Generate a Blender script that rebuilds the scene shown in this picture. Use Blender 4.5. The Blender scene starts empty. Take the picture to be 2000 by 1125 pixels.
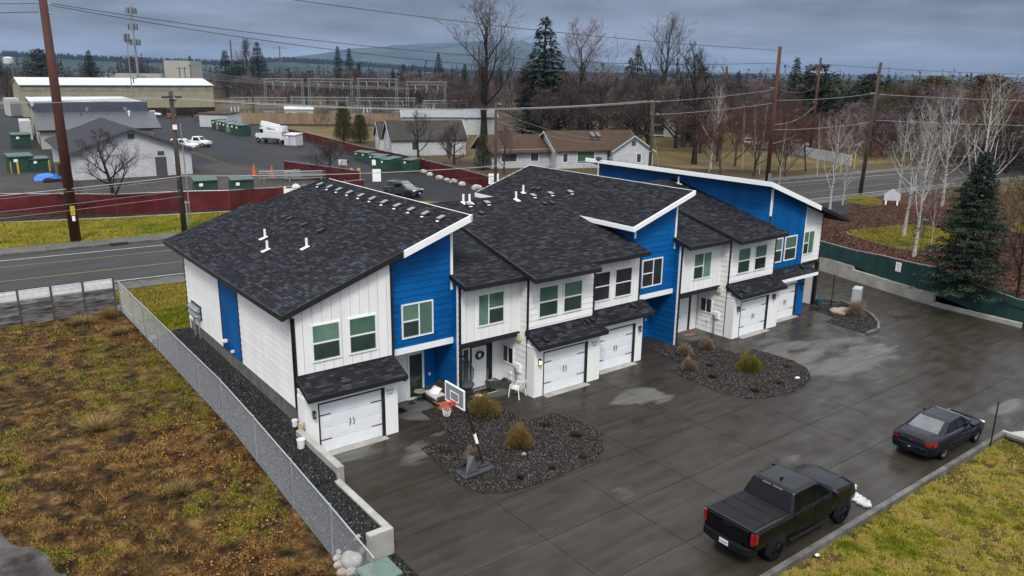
import bpy, math, random
import numpy as np
from mathutils import Vector, Matrix
random.seed(7); RNG = np.random.default_rng(11)
SC = bpy.context.scene; COL = SC.collection; R = math.radians

# ------------------------------------------------------------------ camera
cam = bpy.data.cameras.new('camera'); co = bpy.data.objects.new('camera', cam); COL.objects.link(co)
cam.sensor_fit = 'HORIZONTAL'; cam.sensor_width = 36.0; cam.lens = 36.0*1527.52/2000
cam.clip_start = .3; cam.clip_end = 20000
rt, up, fw = Vector((.7965,-.6046,.0120)), Vector((.1499,.2166,.9647)), Vector((.5858,.7665,-.2632))
Mx = Matrix((rt, up, -fw)).transposed().to_4x4(); Mx.translation = Vector((-10.661,-27.849,14.749))
co.matrix_world = Mx; SC.camera = co

# ------------------------------------------------------------------ sky, sun, exposure
EL, AZ = R(50), R(215)          # soft overcast sun, behind the camera's left shoulder
W = bpy.data.worlds.new('World'); SC.world = W; W.use_nodes = True
nt = W.node_tree; N = nt.nodes; L = nt.links; N.clear()
out = N.new('ShaderNodeOutputWorld'); bg = N.new('ShaderNodeBackground'); bg.inputs[1].default_value = .1
sky = N.new('ShaderNodeTexSky'); sky.sky_type = 'NISHITA'; sky.sun_disc = False
sky.sun_elevation = EL; sky.sun_rotation = AZ; sky.air_density = 1.3; sky.dust_density = 2.0
tc = N.new('ShaderNodeTexCoord'); sep = N.new('ShaderNodeSeparateXYZ'); L.new(tc.outputs['Generated'], sep.inputs[0])
# overcast layer: dark low band, out-of-view zenith raised to light the walls, broken by soft cloud bands
mp = N.new('ShaderNodeMapping'); mp.inputs['Scale'].default_value = (2.2,2.2,13); L.new(tc.outputs['Generated'], mp.inputs[0])
nz = N.new('ShaderNodeTexNoise'); nz.inputs['Scale'].default_value = 2.3; nz.inputs['Detail'].default_value = 7; nz.inputs['Roughness'].default_value = .52
L.new(mp.outputs[0], nz.inputs['Vector'])
rmp = N.new('ShaderNodeMapRange'); rmp.inputs[1].default_value = .34; rmp.inputs[2].default_value = .68
rmp.inputs[3].default_value = .60; rmp.inputs[4].default_value = 1.75; L.new(nz.outputs[0], rmp.inputs[0])
el = N.new('ShaderNodeMath'); el.operation = 'MAXIMUM'; L.new(sep.outputs[2], el.inputs[0]); el.inputs[1].default_value = 0
gr = N.new('ShaderNodeValToRGB'); L.new(el.outputs[0], gr.inputs[0])
cr = gr.color_ramp; cr.elements[0].position = 0; cr.elements[0].color = (.122,.140,.178,1)
cr.elements[1].position = 1; cr.elements[1].color = (1.22,1.235,1.26,1)
for p, c in ((.03,(.104,.125,.172,1)), (.09,(.080,.101,.150,1)), (.2,(.27,.32,.40,1)), (.45,(.68,.72,.78,1))):
    e = cr.elements.new(p); e.color = c
mul = N.new('ShaderNodeVectorMath'); mul.operation = 'SCALE'; L.new(gr.outputs[0], mul.inputs[0]); 
m10 = N.new('ShaderNodeMath'); m10.operation = 'MULTIPLY'; m10.inputs[1].default_value = 10.0
L.new(rmp.outputs[0], m10.inputs[0]); L.new(m10.outputs[0], mul.inputs['Scale'])
mx = N.new('ShaderNodeMix'); mx.data_type = 'RGBA'; mx.inputs[0].default_value = .9
L.new(sky.outputs[0], mx.inputs[6]); L.new(mul.outputs[0], mx.inputs[7])
L.new(mx.outputs[2], bg.inputs[0]); L.new(bg.outputs[0], out.inputs[0])
sl = bpy.data.lights.new('sun','SUN'); sl.energy = 1.5; sl.angle = R(14); sl.color = (1,.965,.91)
so = bpy.data.objects.new('sun', sl); COL.objects.link(so)
sd = Vector((math.sin(AZ)*math.cos(EL), math.cos(AZ)*math.cos(EL), math.sin(EL)))
so.rotation_euler = sd.to_track_quat('Z','Y').to_euler(); so.location = (0,0,60)
SC.view_settings.view_transform = 'Standard'; SC.view_settings.look = 'None'
SC.view_settings.exposure = 0.66; SC.view_settings.gamma = 1; SC.view_settings.use_curve_mapping = False
SC.render.engine = 'CYCLES'; cy = SC.cycles
cy.use_denoising = True; cy.max_bounces = 6; cy.diffuse_bounces = 3; cy.glossy_bounces = 3
cy.transmission_bounces = 4; cy.transparent_max_bounces = 8; cy.volume_bounces = 0; cy.volume_max_steps = 64
cy.use_adaptive_sampling = True; cy.adaptive_threshold = .02

# ------------------------------------------------------------------ materials
MATS = {}
def mat(name, c, c2=None, sc=8., rough=.7, bump=0., bsc=40., rnd=0., metal=0., spec=.4, coat=0., c3=None, detail=4., stretch=None, lo=.35, hi=.65, alpha=None, emit=0):
    """Principled material: two/three colours mixed by object-space noise; 'rnd' face attribute shifts value; fine bump."""
    if name in MATS: return MATS[name]
    m = bpy.data.materials.new(name); MATS[name] = m; m.use_nodes = True
    t = m.node_tree; n = t.nodes; l = t.links; b = n['Principled BSDF']
    b.inputs['Roughness'].default_value = rough; b.inputs['Metallic'].default_value = metal
    b.inputs['Specular IOR Level'].default_value = spec if rough < .8 else min(spec,.1); b.inputs['Coat Weight'].default_value = coat
    src = None
    tcn = n.new('ShaderNodeTexCoord')
    vec = tcn.outputs['Object']
    if stretch:
        mpn = n.new('ShaderNodeMapping'); mpn.inputs['Scale'].default_value = stretch; l.new(vec, mpn.inputs[0]); vec = mpn.outputs[0]
    if c2:
        tx = n.new('ShaderNodeTexNoise'); tx.inputs['Scale'].default_value = sc; tx.inputs['Detail'].default_value = detail
        tx.inputs['Roughness'].default_value = .6
        l.new(vec, tx.inputs['Vector'])
        rp = n.new('ShaderNodeValToRGB'); e = rp.color_ramp.elements
        e[0].position = lo; e[0].color = (*c,1); e[1].position = hi; e[1].color = (*c2,1)
        if c3: e3 = e.new((lo+hi)/2); e3.color = (*c3,1)
        l.new(tx.outputs[0], rp.inputs[0]); src = rp.outputs[0]
    if rnd:
        at = n.new('ShaderNodeAttribute'); at.attribute_name = 'rnd'
        mr = n.new('ShaderNodeMapRange'); mr.inputs[3].default_value = 1-rnd; mr.inputs[4].default_value = 1+rnd
        l.new(at.outputs['Fac'], mr.inputs[0])
        vm = n.new('ShaderNodeVectorMath'); vm.operation = 'SCALE'
        if src: l.new(src, vm.inputs[0])
        else: vm.inputs[0].default_value = c
        l.new(mr.outputs[0], vm.inputs['Scale']); src = vm.outputs[0]
    if src: l.new(src, b.inputs['Base Color'])
    else: b.inputs['Base Color'].default_value = (*c,1)
    if bump:
        t2 = n.new('ShaderNodeTexNoise'); t2.inputs['Scale'].default_value = bsc; t2.inputs['Detail'].default_value = 3
        l.new(vec, t2.inputs['Vector'])
        bp = n.new('ShaderNodeBump'); bp.inputs['Strength'].default_value = bump; bp.inputs['Distance'].default_value = .02
        l.new(t2.outputs[0], bp.inputs['Height']); l.new(bp.outputs[0], b.inputs['Normal'])
    if alpha is not None: b.inputs['Alpha'].default_value = alpha
    if emit:
        b.inputs['Emission Color'].default_value = (*c,1); b.inputs['Emission Strength'].default_value = emit
    return m
def ramp_mat(name, stops, rough=.8, var=0, spec=.06):
    """colour picked per face from the 'rnd' attribute (leaves, pebbles, grass blades)"""
    if name in MATS: return MATS[name]
    m = bpy.data.materials.new(name); MATS[name] = m; m.use_nodes = True
    t = m.node_tree; n = t.nodes; l = t.links; b = n['Principled BSDF']
    b.inputs['Roughness'].default_value = rough; b.inputs['Specular IOR Level'].default_value = spec
    at = n.new('ShaderNodeAttribute'); at.attribute_name = 'rnd'
    rp = n.new('ShaderNodeValToRGB'); e = rp.color_ramp.elements
    e[0].position = stops[0][0]; e[0].color = (*stops[0][1],1); e[1].position = stops[-1][0]; e[1].color = (*stops[-1][1],1)
    for p, c in stops[1:-1]: k = e.new(p); k.color = (*c,1)
    l.new(at.outputs['Fac'], rp.inputs[0]); l.new(rp.outputs[0], b.inputs['Base Color'])
    return m

# ------------------------------------------------------------------ mesh building
def npmesh(name, V, F, m, parent=None, rnd=None, smooth=False):
    V = np.asarray(V, np.float32).reshape(-1,3); F = np.asarray(F, np.int32); k = F.shape[1]; nf = len(F)
    me = bpy.data.meshes.new(name); me.vertices.add(len(V)); me.vertices.foreach_set('co', V.ravel())
    me.loops.add(nf*k); me.loops.foreach_set('vertex_index', F.ravel())
    me.polygons.add(nf); me.polygons.foreach_set('loop_start', np.arange(0, nf*k, k, dtype=np.int32))
    if smooth: me.polygons.foreach_set('use_smooth', np.ones(nf, bool))
    me.update(calc_edges=True)
    if rnd is not None:
        a = me.attributes.new('rnd','FLOAT','FACE'); a.data.foreach_set('value', np.asarray(rnd, np.float32))
    if m: me.materials.append(m)
    o = bpy.data.objects.new(name, me); COL.objects.link(o)
    if parent: o.parent = parent
    return o
class MB:
    def __init__(s): s.v = []; s.f = []; s.r = []
    def add(s, vs, fs, r=None):
        b = len(s.v); s.v += [tuple(p) for p in vs]; s.f += [tuple(i+b for i in f) for f in fs]
        rr = random.random() if r is None else r; s.r += [rr]*len(fs); return s
    def box(s, a, b, r=None):
        x0,y0,z0 = a; x1,y1,z1 = b
        return s.add([(x0,y0,z0),(x1,y0,z0),(x1,y1,z0),(x0,y1,z0),(x0,y0,z1),(x1,y0,z1),(x1,y1,z1),(x0,y1,z1)],
                     [(0,3,2,1),(4,5,6,7),(0,1,5,4),(1,2,6,5),(2,3,7,6),(3,0,4,7)], r)
    def fbox(s, O, U, Vv, Wv, r=None):     # box from a corner and three edge vectors
        O, U, Vv, Wv = map(Vector, (O,U,Vv,Wv))
        p = [O, O+U, O+U+Vv, O+Vv, O+Wv, O+U+Wv, O+U+Vv+Wv, O+Vv+Wv]
        fs = [(0,3,2,1),(4,5,6,7),(0,1,5,4),(1,2,6,5),(2,3,7,6),(3,0,4,7)]
        if U.cross(Vv).dot(Wv) < 0: fs = [f[::-1] for f in fs]
        return s.add(p, fs, r)
    def prism(s, poly, ext, r=None):       # polygon of 3D points extruded by a vector
        e = Vector(ext); P = [Vector(p) for p in poly]; n = len(P); Q = [p+e for p in P]
        nn = Vector((0,0,0))
        for i in range(n): nn += (P[i]-P[0]).cross(P[(i+1)%n]-P[0])
        fs = [tuple(range(n))[::-1], tuple(range(n,2*n))] + [(i,(i+1)%n,(i+1)%n+n,i+n) for i in range(n)]
        if nn.dot(e) < 0: fs = [f[::-1] for f in fs]
        return s.add(P+Q, fs, r)
    def poly(s, pts, r=None): return s.add(pts, [tuple(range(len(pts)))], r)
    def tube(s, pts, rad, n=8, cap=True, r=None):
        P = [Vector(p) for p in pts]; k = len(P)
        if not hasattr(rad,'__len__'): rad = [rad]*k
        vs = []
        for i, p in enumerate(P):
            d = (P[min(i+1,k-1)]-P[max(i-1,0)]).normalized()
            a = d.orthogonal() if abs(d.z) > .9 else d.cross(Vector((0,0,1)))
            if abs(d.z) > .9: a = Vector((1,0,0)) - d*d.x
            a.normalize(); b = d.cross(a)
            vs += [p + (a*math.cos(t*2*math.pi/n)+b*math.sin(t*2*math.pi/n))*rad[i] for t in range(n)]
        fs = [(i*n+j, i*n+(j+1)%n, (i+1)*n+(j+1)%n, (i+1)*n+j) for i in range(k-1) for j in range(n)]
        if cap: fs += [tuple(range(n))[::-1], tuple(range((k-1)*n, k*n))]
        return s.add(vs, fs, r)
    def lathe(s, prof, n=16, O=(0,0,0), A=(0,0,1), r=None):  # profile (radius, height) round axis A
        A = Vector(A).normalized(); X = A.orthogonal().normalized(); Y = A.cross(X); O = Vector(O); k = len(prof)
        vs = [O+A*h+(X*math.cos(j*2*math.pi/n)+Y*math.sin(j*2*math.pi/n))*q for q, h in prof for j in range(n)]
        fs = [(i*n+j, i*n+(j+1)%n, (i+1)*n+(j+1)%n, (i+1)*n+j) for i in range(k-1) for j in range(n)]
        fs += [tuple(range(n))[::-1], tuple(range((k-1)*n, k*n))]
        return s.add(vs, fs, r)
    def loft(s, rings, close=True, caps=True, r=None):
        n = len(rings[0]); k = len(rings); vs = [p for q in rings for p in q]; m = n if close else n-1
        fs = [(i*n+j, i*n+(j+1)%n, (i+1)*n+(j+1)%n, (i+1)*n+j) for i in range(k-1) for j in range(m)]
        if caps: fs += [tuple(range(n))[::-1], tuple(range((k-1)*n, k*n))]
        return s.add(vs, fs, r)
    def build(s, name, m, parent=None, smooth=False, kind=None, bevel=0):
        me = bpy.data.meshes.new(name); me.from_pydata(s.v, [], s.f); me.update()
        a = me.attributes.new('rnd','FLOAT','FACE'); a.data.foreach_set('value', s.r)
        if m: me.materials.append(m)
        if smooth: me.polygons.foreach_set('use_smooth', [True]*len(me.polygons))
        o = bpy.data.objects.new(name, me); COL.objects.link(o)
        if parent: o.parent = parent
        if kind: o['kind'] = kind
        if bevel:
            bv = o.modifiers.new('bevel','BEVEL'); bv.width = bevel; bv.segments = 2; bv.limit_method = 'ANGLE'
        return o
def tag(o, label=None, cat=None, group=None, kind=None):
    for k, v in (('label',label),('category',cat),('group',group),('kind',kind)):
        if v: o[k] = v
    return o
def thing(name, label, cat, loc=(0,0,0), rz=0, group=None):
    o = bpy.data.objects.new(name, None); o.empty_display_size = .3; COL.objects.link(o)
    o.location = loc; o.rotation_euler = (0,0,rz); return tag(o, label, cat, group)
def copy_tree(o, parent=None):
    c = o.copy(); COL.objects.link(c)
    if parent: c.parent = parent
    for ch in list(o.children): copy_tree(ch, c)
    return c
def dup(o, loc, rz=0, sc=1, label=None, group=None):
    c = copy_tree(o); c.location = loc; c.rotation_euler = (0,0,rz)
    c.scale = (sc,sc,sc) if not hasattr(sc,'__len__') else sc
    if label: c['label'] = label
    if group: c['group'] = group
    return c
def part_copy(o, parent, loc=None, rot=None, sc=None):
    c = o.copy(); COL.objects.link(c); c.parent = parent
    if loc is not None: c.location = loc
    if rot is not None: c.rotation_euler = rot
    if sc is not None: c.scale = sc
    return c
def text(s, parent, loc, rot, size, m, name='lettering'):
    cu = bpy.data.curves.new(name,'FONT'); cu.body = s; cu.size = size; cu.align_x = 'CENTER'; cu.align_y = 'CENTER'; cu.extrude = .002
    q = bpy.data.objects.new(name, cu); COL.objects.link(q); me = bpy.data.meshes.new_from_object(q); bpy.data.objects.remove(q)
    me.materials.clear(); me.materials.append(m); o = bpy.data.objects.new(name, me); COL.objects.link(o); o.parent = parent
    o.location = loc; o.rotation_euler = rot; return o
def clip_strip(poly, ax, lo, hi):
    def half(P, s, v):
        o = []
        for i in range(len(P)):
            a, b = P[i], P[(i+1)%len(P)]; da, db = s*(a[ax]-v), s*(b[ax]-v)
            if da >= 0: o.append(a)
            if da*db < 0:
                t = da/(da-db); o.append((a[0]+(b[0]-a[0])*t, a[1]+(b[1]-a[1])*t))
        return o
    P = half(poly, 1, lo)
    return half(P, -1, hi) if len(P) > 2 else []
def inpoly(x, y, P):
    c = np.zeros(np.shape(x), bool); n = len(P)
    for i in range(n):
        (x0,y0),(x1,y1) = P[i], P[(i+1)%n]
        if y0 == y1: continue
        c ^= ((y0 > y) != (y1 > y)) & (x < (x1-x0)*(y-y0)/(y1-y0)+x0)
    return c
def scatter(P, n):                        # n random points inside a polygon
    P = np.array(P); a, b = P.min(0), P.max(0); o = np.zeros((0,2))
    while len(o) < n:
        q = RNG.random((n*2,2))*(b-a)+a; o = np.vstack([o, q[inpoly(q[:,0], q[:,1], P)]])
    return o[:n]
def blades(P, z, h, w, rnd, lean=.5, name='blades', m=None, parent=None):
    """many single-triangle blades: base points P (n,2), heights h, widths w"""
    n = len(P); a = RNG.random(n)*2*np.pi; d = RNG.random(n)*2*np.pi; le = RNG.random(n)*lean
    B = np.c_[P, z]; s = np.c_[np.cos(a), np.sin(a), np.zeros(n)]*(w/2)[:,None]
    T = B + np.c_[np.cos(d)*le*h, np.sin(d)*le*h, h]
    V = np.stack([B-s, B+s, T], 1).reshape(-1,3); F = np.arange(3*n).reshape(-1,3)
    return npmesh(name, V, F, m, parent, rnd)
def pebbles(P, z, r, rnd, name, m, parent=None):
    n = len(P); o = np.array([(1,0,0),(-1,0,0),(0,1,0),(0,-1,0),(0,0,1),(0,0,-1)], float)
    f = np.array([(0,2,4),(2,1,4),(1,3,4),(3,0,4),(2,0,5),(1,2,5),(3,1,5),(0,3,5)])
    sc = r[:,None]*(.6+.8*RNG.random((n,3))); V = o[None]*sc[:,None,:]; a = RNG.random(n)*6.28; b = (RNG.random(n)-.5)*1.4
    ca, sa = np.cos(a)[:,None], np.sin(a)[:,None]; cb, sb = np.cos(b)[:,None], np.sin(b)[:,None]
    x, y, q = V[...,0], V[...,1], V[...,2]; x, q = x*cb-q*sb, x*sb+q*cb; x, y = x*ca-y*sa, x*sa+y*ca
    V = np.stack([x,y,q],-1) + np.c_[P, z][:,None,:]
    F = (f[None]+6*np.arange(n)[:,None,None]).reshape(-1,3)
    return npmesh(name, V.reshape(-1,3), F, m, parent, np.repeat(rnd, 8))
def vnoise(x, y, s, seed=0):              # smooth value noise for colour patches and heights
    g = np.random.default_rng(seed).random((64,64)); u, v = np.asarray(x)/s, np.asarray(y)/s
    i, j = np.floor(u).astype(int), np.floor(v).astype(int); a, b = u-i, v-j; a = a*a*(3-2*a); b = b*b*(3-2*b)
    G = lambda p, q: g[p%64, q%64]
    return (G(i,j)*(1-a)+G(i+1,j)*a)*(1-b)+(G(i,j+1)*(1-a)+G(i+1,j+1)*a)*b
def fbm(x, y, s, seed=0): return .5*vnoise(x,y,s,seed)+.3*vnoise(x,y,s/2.3,seed+1)+.2*vnoise(x,y,s/5.1,seed+2)
def struct(o): o['kind'] = 'structure'; return o
def stuff(o, label=None, cat=None): o['kind'] = 'stuff'; return tag(o, label, cat)
# ================================================================== THE GROUND
def lotz(x, y):
    y = np.asarray(y, float); return np.clip(.85+(y-2)*.083, -.6, .85)+(fbm(x,y,5.,3)-.5)*.22
def striptop(y): return np.where(np.asarray(y) < -4.5, .84, 1.10+.012*(np.asarray(y,float)))
def sheet(name, pts, z, m, kind='structure'):
    b = MB(); b.poly([(x,y,z) for x,y in pts]); return b.build(name, m, kind=kind)
ZB = 1.15
m_far = mat('dry_ground', (.040,.028,.018), (.10,.072,.04), .05, .95, .3, 3, c3=(.062,.048,.024), detail=9)
sheet('ground', [(-2.05,15.2),(9000,15.2),(9000,9000),(-9000,9000),(-9000,22.12),(-2.05,22.12)], ZB, m_far)
sheet('ground', [(45.6,15.19),(45.5,5.4),(42.75,-10.4),(42.4,-20),(41,-900),(9000,-900),(9000,15.19)], ZB, m_far)
sheet('subsoil', [(-9000,-900),(9000,-900),(9000,15.3),(-9000,15.3)], -1.2, m_far)
# --- concrete driveway: separate slabs with open joints over a dark bed
def concrete_mat():
    m = mat('wet_concrete', (.1,.1,.1)); t = m.node_tree; n = t.nodes; l = t.links; b = n['Principled BSDF']
    tcn = n.new('ShaderNodeTexCoord'); V = tcn.outputs['Object']
    def noise(s, d, st=None):
        q = n.new('ShaderNodeTexNoise'); q.inputs['Scale'].default_value = s; q.inputs['Detail'].default_value = d
        if st:
            k = n.new('ShaderNodeMapping'); k.inputs['Scale'].default_value = st; k.inputs['Rotation'].default_value = (0,0,.5); l.new(V,k.inputs[0]); l.new(k.outputs[0], q.inputs['Vector'])
        else: l.new(V, q.inputs['Vector'])
        return q.outputs[0]
    def math_(op, a, c):
        k = n.new('ShaderNodeMath'); k.operation = op
        for i, z in enumerate((a,c)):
            if hasattr(z,'links'): l.new(z, k.inputs[i])
            else: k.inputs[i].default_value = z
        return k.outputs[0]
    big = noise(.33, 5, (.6,1.5,1)); acc = big
    for (x,y,rx,amp) in ((27.5,-5.9,6.0,.29),(15.3,-4.3,2.4,.29),(6.5,1.4,3.2,.5),(10,1.0,2.0,.5),(24.5,1.0,2.2,.5),(1.6,-1.1,2.2,.22),(3.6,-3.0,2.0,.14),(32,-8,4,.18),(27,-18,6,.16)):
        vs = n.new('ShaderNodeVectorMath'); vs.operation = 'DISTANCE'; l.new(V, vs.inputs[0]); vs.inputs[1].default_value = (x,y,0)
        mr = n.new('ShaderNodeMapRange'); mr.interpolation_type = 'SMOOTHSTEP'; mr.inputs[1].default_value = rx; mr.inputs[2].default_value = rx*.2
        mr.inputs[3].default_value = 0; mr.inputs[4].default_value = amp; l.new(vs.outputs['Value'], mr.inputs[0]); acc = math_('ADD', acc, mr.outputs[0])
    mk = n.new('ShaderNodeMapRange'); mk.inputs[1].default_value = .685; mk.inputs[2].default_value = .765; l.new(acc, mk.inputs[0]); dry = mk.outputs[0]
    fine = noise(1.0, 9, (.45,2.6,1)); rp = n.new('ShaderNodeValToRGB'); e = rp.color_ramp.elements
    e[0].position = .3; e[0].color = (.022,.0175,.0125,1); e[1].position = .72; e[1].color = (.042,.0355,.0275,1); l.new(fine, rp.inputs[0])
    rp2 = n.new('ShaderNodeValToRGB'); e = rp2.color_ramp.elements
    e[0].position = .3; e[0].color = (.078,.076,.071,1); e[1].position = .7; e[1].color = (.125,.123,.117,1); l.new(fine, rp2.inputs[0])
    mi = n.new('ShaderNodeMix'); mi.data_type = 'RGBA'; l.new(dry, mi.inputs[0]); l.new(rp.outputs[0], mi.inputs[6]); l.new(rp2.outputs[0], mi.inputs[7])
    l.new(mi.outputs[2], b.inputs['Base Color'])
    r1 = n.new('ShaderNodeMapRange'); l.new(noise(.7,6), r1.inputs[0]); r1.inputs[1].default_value = .35; r1.inputs[2].default_value = .65; r1.inputs[3].default_value = .2; r1.inputs[4].default_value = .5
    r2 = n.new('ShaderNodeMix'); r2.data_type = 'FLOAT'; l.new(dry, r2.inputs[0]); l.new(r1.outputs[0], r2.inputs[2]); r2.inputs[3].default_value = .85
    l.new(r2.outputs[0], b.inputs['Roughness']); b.inputs['Specular IOR Level'].default_value = .17
    bp = n.new('ShaderNodeBump'); bp.inputs['Strength'].default_value = .25; bp.inputs['Distance'].default_value = .004; l.new(noise(60,3), bp.inputs['Height']); l.new(bp.outputs[0], b.inputs['Normal'])
    return m
m_conc = concrete_mat()
m_drk = mat('dark_joint', (.03,.028,.025), rough=.9)
drive = bpy.data.objects.new('driveway', None); COL.objects.link(drive); drive['kind'] = 'structure'
sheet('driveway_base', [(-.3,-16.0),(46,-16.0),(46,15.2),(-.3,15.2)], -.02, m_drk).parent = drive
sheet('driveway_base', [(24.9,-60),(46,-60),(46,-16.001),(24.9,-16.001)], -.02, m_drk).parent = drive
xs = [-.3,4.1,7.7,11.05,15.2,19.1,22.3,25.9,30.2,33.9,38,42,46]; ys = [-16.05,-13.4,-10.6,-7.75,-4.95,-2.45,.6,2.3]
def slab(x0,y0,x1,y1):
    b = MB(); g = .011; b.box((x0+g,y0+g,-.1),(x1-g,y1-g,random.uniform(0,.003))); b.build('concrete_slab', m_conc, drive)
for i in range(len(xs)-1):
    for j in range(len(ys)-1): slab(xs[i],ys[j],xs[i+1],ys[j+1])
for y0,y1 in ((2.3,6),(6,10),(10,15.2)): slab(37.5,y0,42,y1); slab(42,y0,46,y1)
for x0,x1 in ((28.2,32),(32,37),(37,42)):
    for y0 in range(-40,-17,4): slab(x0,y0,x1,y0+4 if y0+4<-16.1 else -16.05)
slab(25.15,-20,28.2,-16.05)
m_conc2 = mat('dry_concrete', (.27,.26,.235), (.38,.37,.335), 1.2, .85, .4, 30)
m_curb = mat('curb_concrete', (.075,.072,.066), (.15,.145,.135), 1.5, .8, .3, 30)
b = MB()
for i in range(11):
    x0 = -3+i*2.6; x1 = min(x0+2.59, 25.15)
    if x1 > x0: b.box((x0,-16.24,-.5),(x1,-16.04,.125+random.uniform(0,.004)))
b.build('kerb', m_curb, kind='structure', bevel=.015)
b = MB(); b.box((25.15,-19.8,-.3),(25.32,-16.05,.12)); b.box((26.6,-21,-.3),(28.2,-17.6,.10)); b.tube([(26.6,-17.5,.06),(27.6,-17.55,.06),(28.2,-18.2,.06),(28.25,-24,.06)],.09,6)
b.build('kerb', m_conc2, kind='structure')
sheet('footpath', [(25.32,-60),(26.6,-60),(26.6,-16.8),(25.32,-16.2)], .06, m_conc2)
# --- gravel beds
m_peb = ramp_mat('pebble', [(0,(.010,.009,.0085)),(.45,(.038,.034,.032)),(.8,(.085,.076,.071)),(1,(.20,.185,.17))], .75)
m_pebD = ramp_mat('pebble_dark', [(0,(.010,.009,.009)),(.5,(.030,.028,.027)),(.85,(.07,.066,.063)),(1,(.17,.165,.16))], .6)
m_bed = mat('gravel_base', (.014,.0125,.0115), (.036,.033,.030), 26, .9, .9, 24)
m_bedD = mat('gravel_base_dark', (.012,.011,.011), (.035,.033,.032), 26, .85, .9, 24)
BED = [[(5.92,.5),(5.75,-2.46),(4.08,-2.58),(3.85,-4.5),(3.71,-6.07),(4.05,-6.95),(4.71,-7.4),(5.9,-7.62),(7.42,-7.66),(8.9,-7.5),(10.03,-7.1),(10.85,-6.4),(11.12,-5.52),(11.05,-4.2),(10.76,-3.05),(9.19,-3.0),(9.13,-.4),(7.75,-.1),(7.5,.5)],
       [(20.64,.5),(20.32,-2.29),(19.0,-2.42),(18.79,-5.82),(19.2,-7.2),(20.33,-7.85),(21.6,-8.05),(22.9,-7.95),(24.09,-7.56),(25.2,-6.6),(25.64,-5.5),(25.6,-4.2),(25.45,-3.05),(24.0,-2.96),(24.13,-.2),(22.4,-.15),(22.2,.5)],
       [(36.5,.4),(35.2,-.3),(34.84,-2.36),(33.5,-2.57),(33.3,-5.29),(34.6,-5.3),(35.9,-4.6),(37.2,-3.4),(37.9,-2.4),(38.4,-.6),(38.2,.5)]]
for k, P in enumerate(BED):
    sheet('gravel_bed', P, .012, m_bed)
    n = (26000,26000,8000)[k]; q = scatter(P, n); z = np.full(n,.018)+RNG.random(n)*.012
    o = pebbles(q, z, .014+.022*RNG.random(n)**2, np.clip(RNG.random(n)**1.3,0,1), 'gravel', m_peb); stuff(o)
b = MB(); P = BED[2]
for i in (4,5,6,7,8): 
    a, c = Vector((*P[i],.0)), Vector((*P[i+1],.0)); d = (c-a).normalized(); b.fbox(a+Vector((d.y,-d.x,0))*.0, c-a, Vector((d.y,-d.x,0))*.16, (0,0,.13))
b.build('kerb', m_curb, kind='structure')
# --- raised gravel strip along the left wall
V = []; F = []; ny = 60; yy = np.linspace(-8.1,14.9,ny)
for y in yy:
    s = float(striptop(y)); l_ = float(np.clip(.80+(y-2)*.075,-.15,.80)); xr = -.5 if y < -4.45 else (-.38 if y < -.5 else 0.02)
    for x, z in ((-2.06,l_),(-1.9,l_+.12),(-1.3,l_+.75*(s-l_)),(-.5,s),(xr,s+.02)): V.append((x,y,z))
for i in range(ny-1):
    for j in range(4): F.append((i*5+j,i*5+j+1,i*5+j+6,i*5+j+5))
struct(npmesh('gravel_strip', V, F, m_bedD))
def stripz(x, y):
    s = striptop(y); l_ = np.clip(.80+(y-2)*.075,-.15,.80); q = l_+.75*(s-l_)
    return np.where(x < -1.3, l_+.12+(q-l_-.12)*np.clip((x+1.9)/.6,0,1), q+(s-q)*np.clip((x+1.3)/.8,0,1))
q = scatter([(-2.0,-8.0),(-.56,-8.0),(-.56,-4.4),(-.42,-4.3),(-.42,-.6),(0,0),(0,15),(-2.0,15)], 22000); n = len(q)
stuff(pebbles(q, stripz(q[:,0],q[:,1])+.012, .015+.026*RNG.random(n)**2, RNG.random(n)**1.4, 'gravel', m_pebD))
sheet('gravel_bed', [(-2.6,-16),(-.31,-16),(-.31,-8.2),(-2.6,-8.2)], -.01, m_bedD)
q = scatter([(-2.2,-12),(-.32,-12),(-.32,-8.4),(-2.2,-8.4)], 2600); stuff(pebbles(q, np.full(2600,.005), .02+.03*RNG.random(2600)**2, RNG.random(2600)**1.4, 'gravel', m_pebD))
# --- retaining wall (stepped), concrete
b = MB(); b.box((-.40,-4.42,-.3),(-.13,-.705,1.34)); b.box((-.55,-8.02,-.4),(-.30,-4.425,.90)); b.box((-1.15,-8.30,-.4),(-.30,-8.022,.90))
tag(b.build('retaining_wall', m_conc2, bevel=.02), 'stepped pale concrete retaining wall beside the nearest garage door','retaining wall')
# --- vacant lot on the left: rough ground with blades and leaves
gx = np.concatenate([np.linspace(-60,-16,30), np.linspace(-15.5,-2.05,55)]); gy = np.linspace(-45,22.1,140)
X, Y = np.meshgrid(gx, gy); Z = lotz(X,Y); Z = np.where(X > -2.3, np.clip(.80+(Y-2)*.075,-.6,.80), Z)
V = np.stack([X,Y,Z],-1).reshape(-1,3); a = len(gx); i, j = np.meshgrid(np.arange(len(gy)-1), np.arange(a-1), indexing='ij'); i = i*a+j; i = i.ravel()
m_lot = mat('lot_soil', (.012,.007,.004), (.15,.086,.030), 1.7, .95, 1.0, 14, c3=(.052,.031,.012), detail=13, lo=.38, hi=.66)
struct(npmesh('vacant_lot', V, np.c_[i,i+1,i+a+1,i+a], m_lot))
m_dead = ramp_mat('dead_grass', [(0,(.018,.010,.006)),(.2,(.060,.031,.012)),(.45,(.15,.078,.023)),(.70,(.29,.175,.058)),(.80,(.21,.165,.024)),(1,(.105,.135,.012))], .9)
n = 300000; q = scatter([(-16,-14),(-2.15,-10),(-2.15,21.8),(-16,21.8)], n); x, y = q[:,0], q[:,1]
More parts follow.
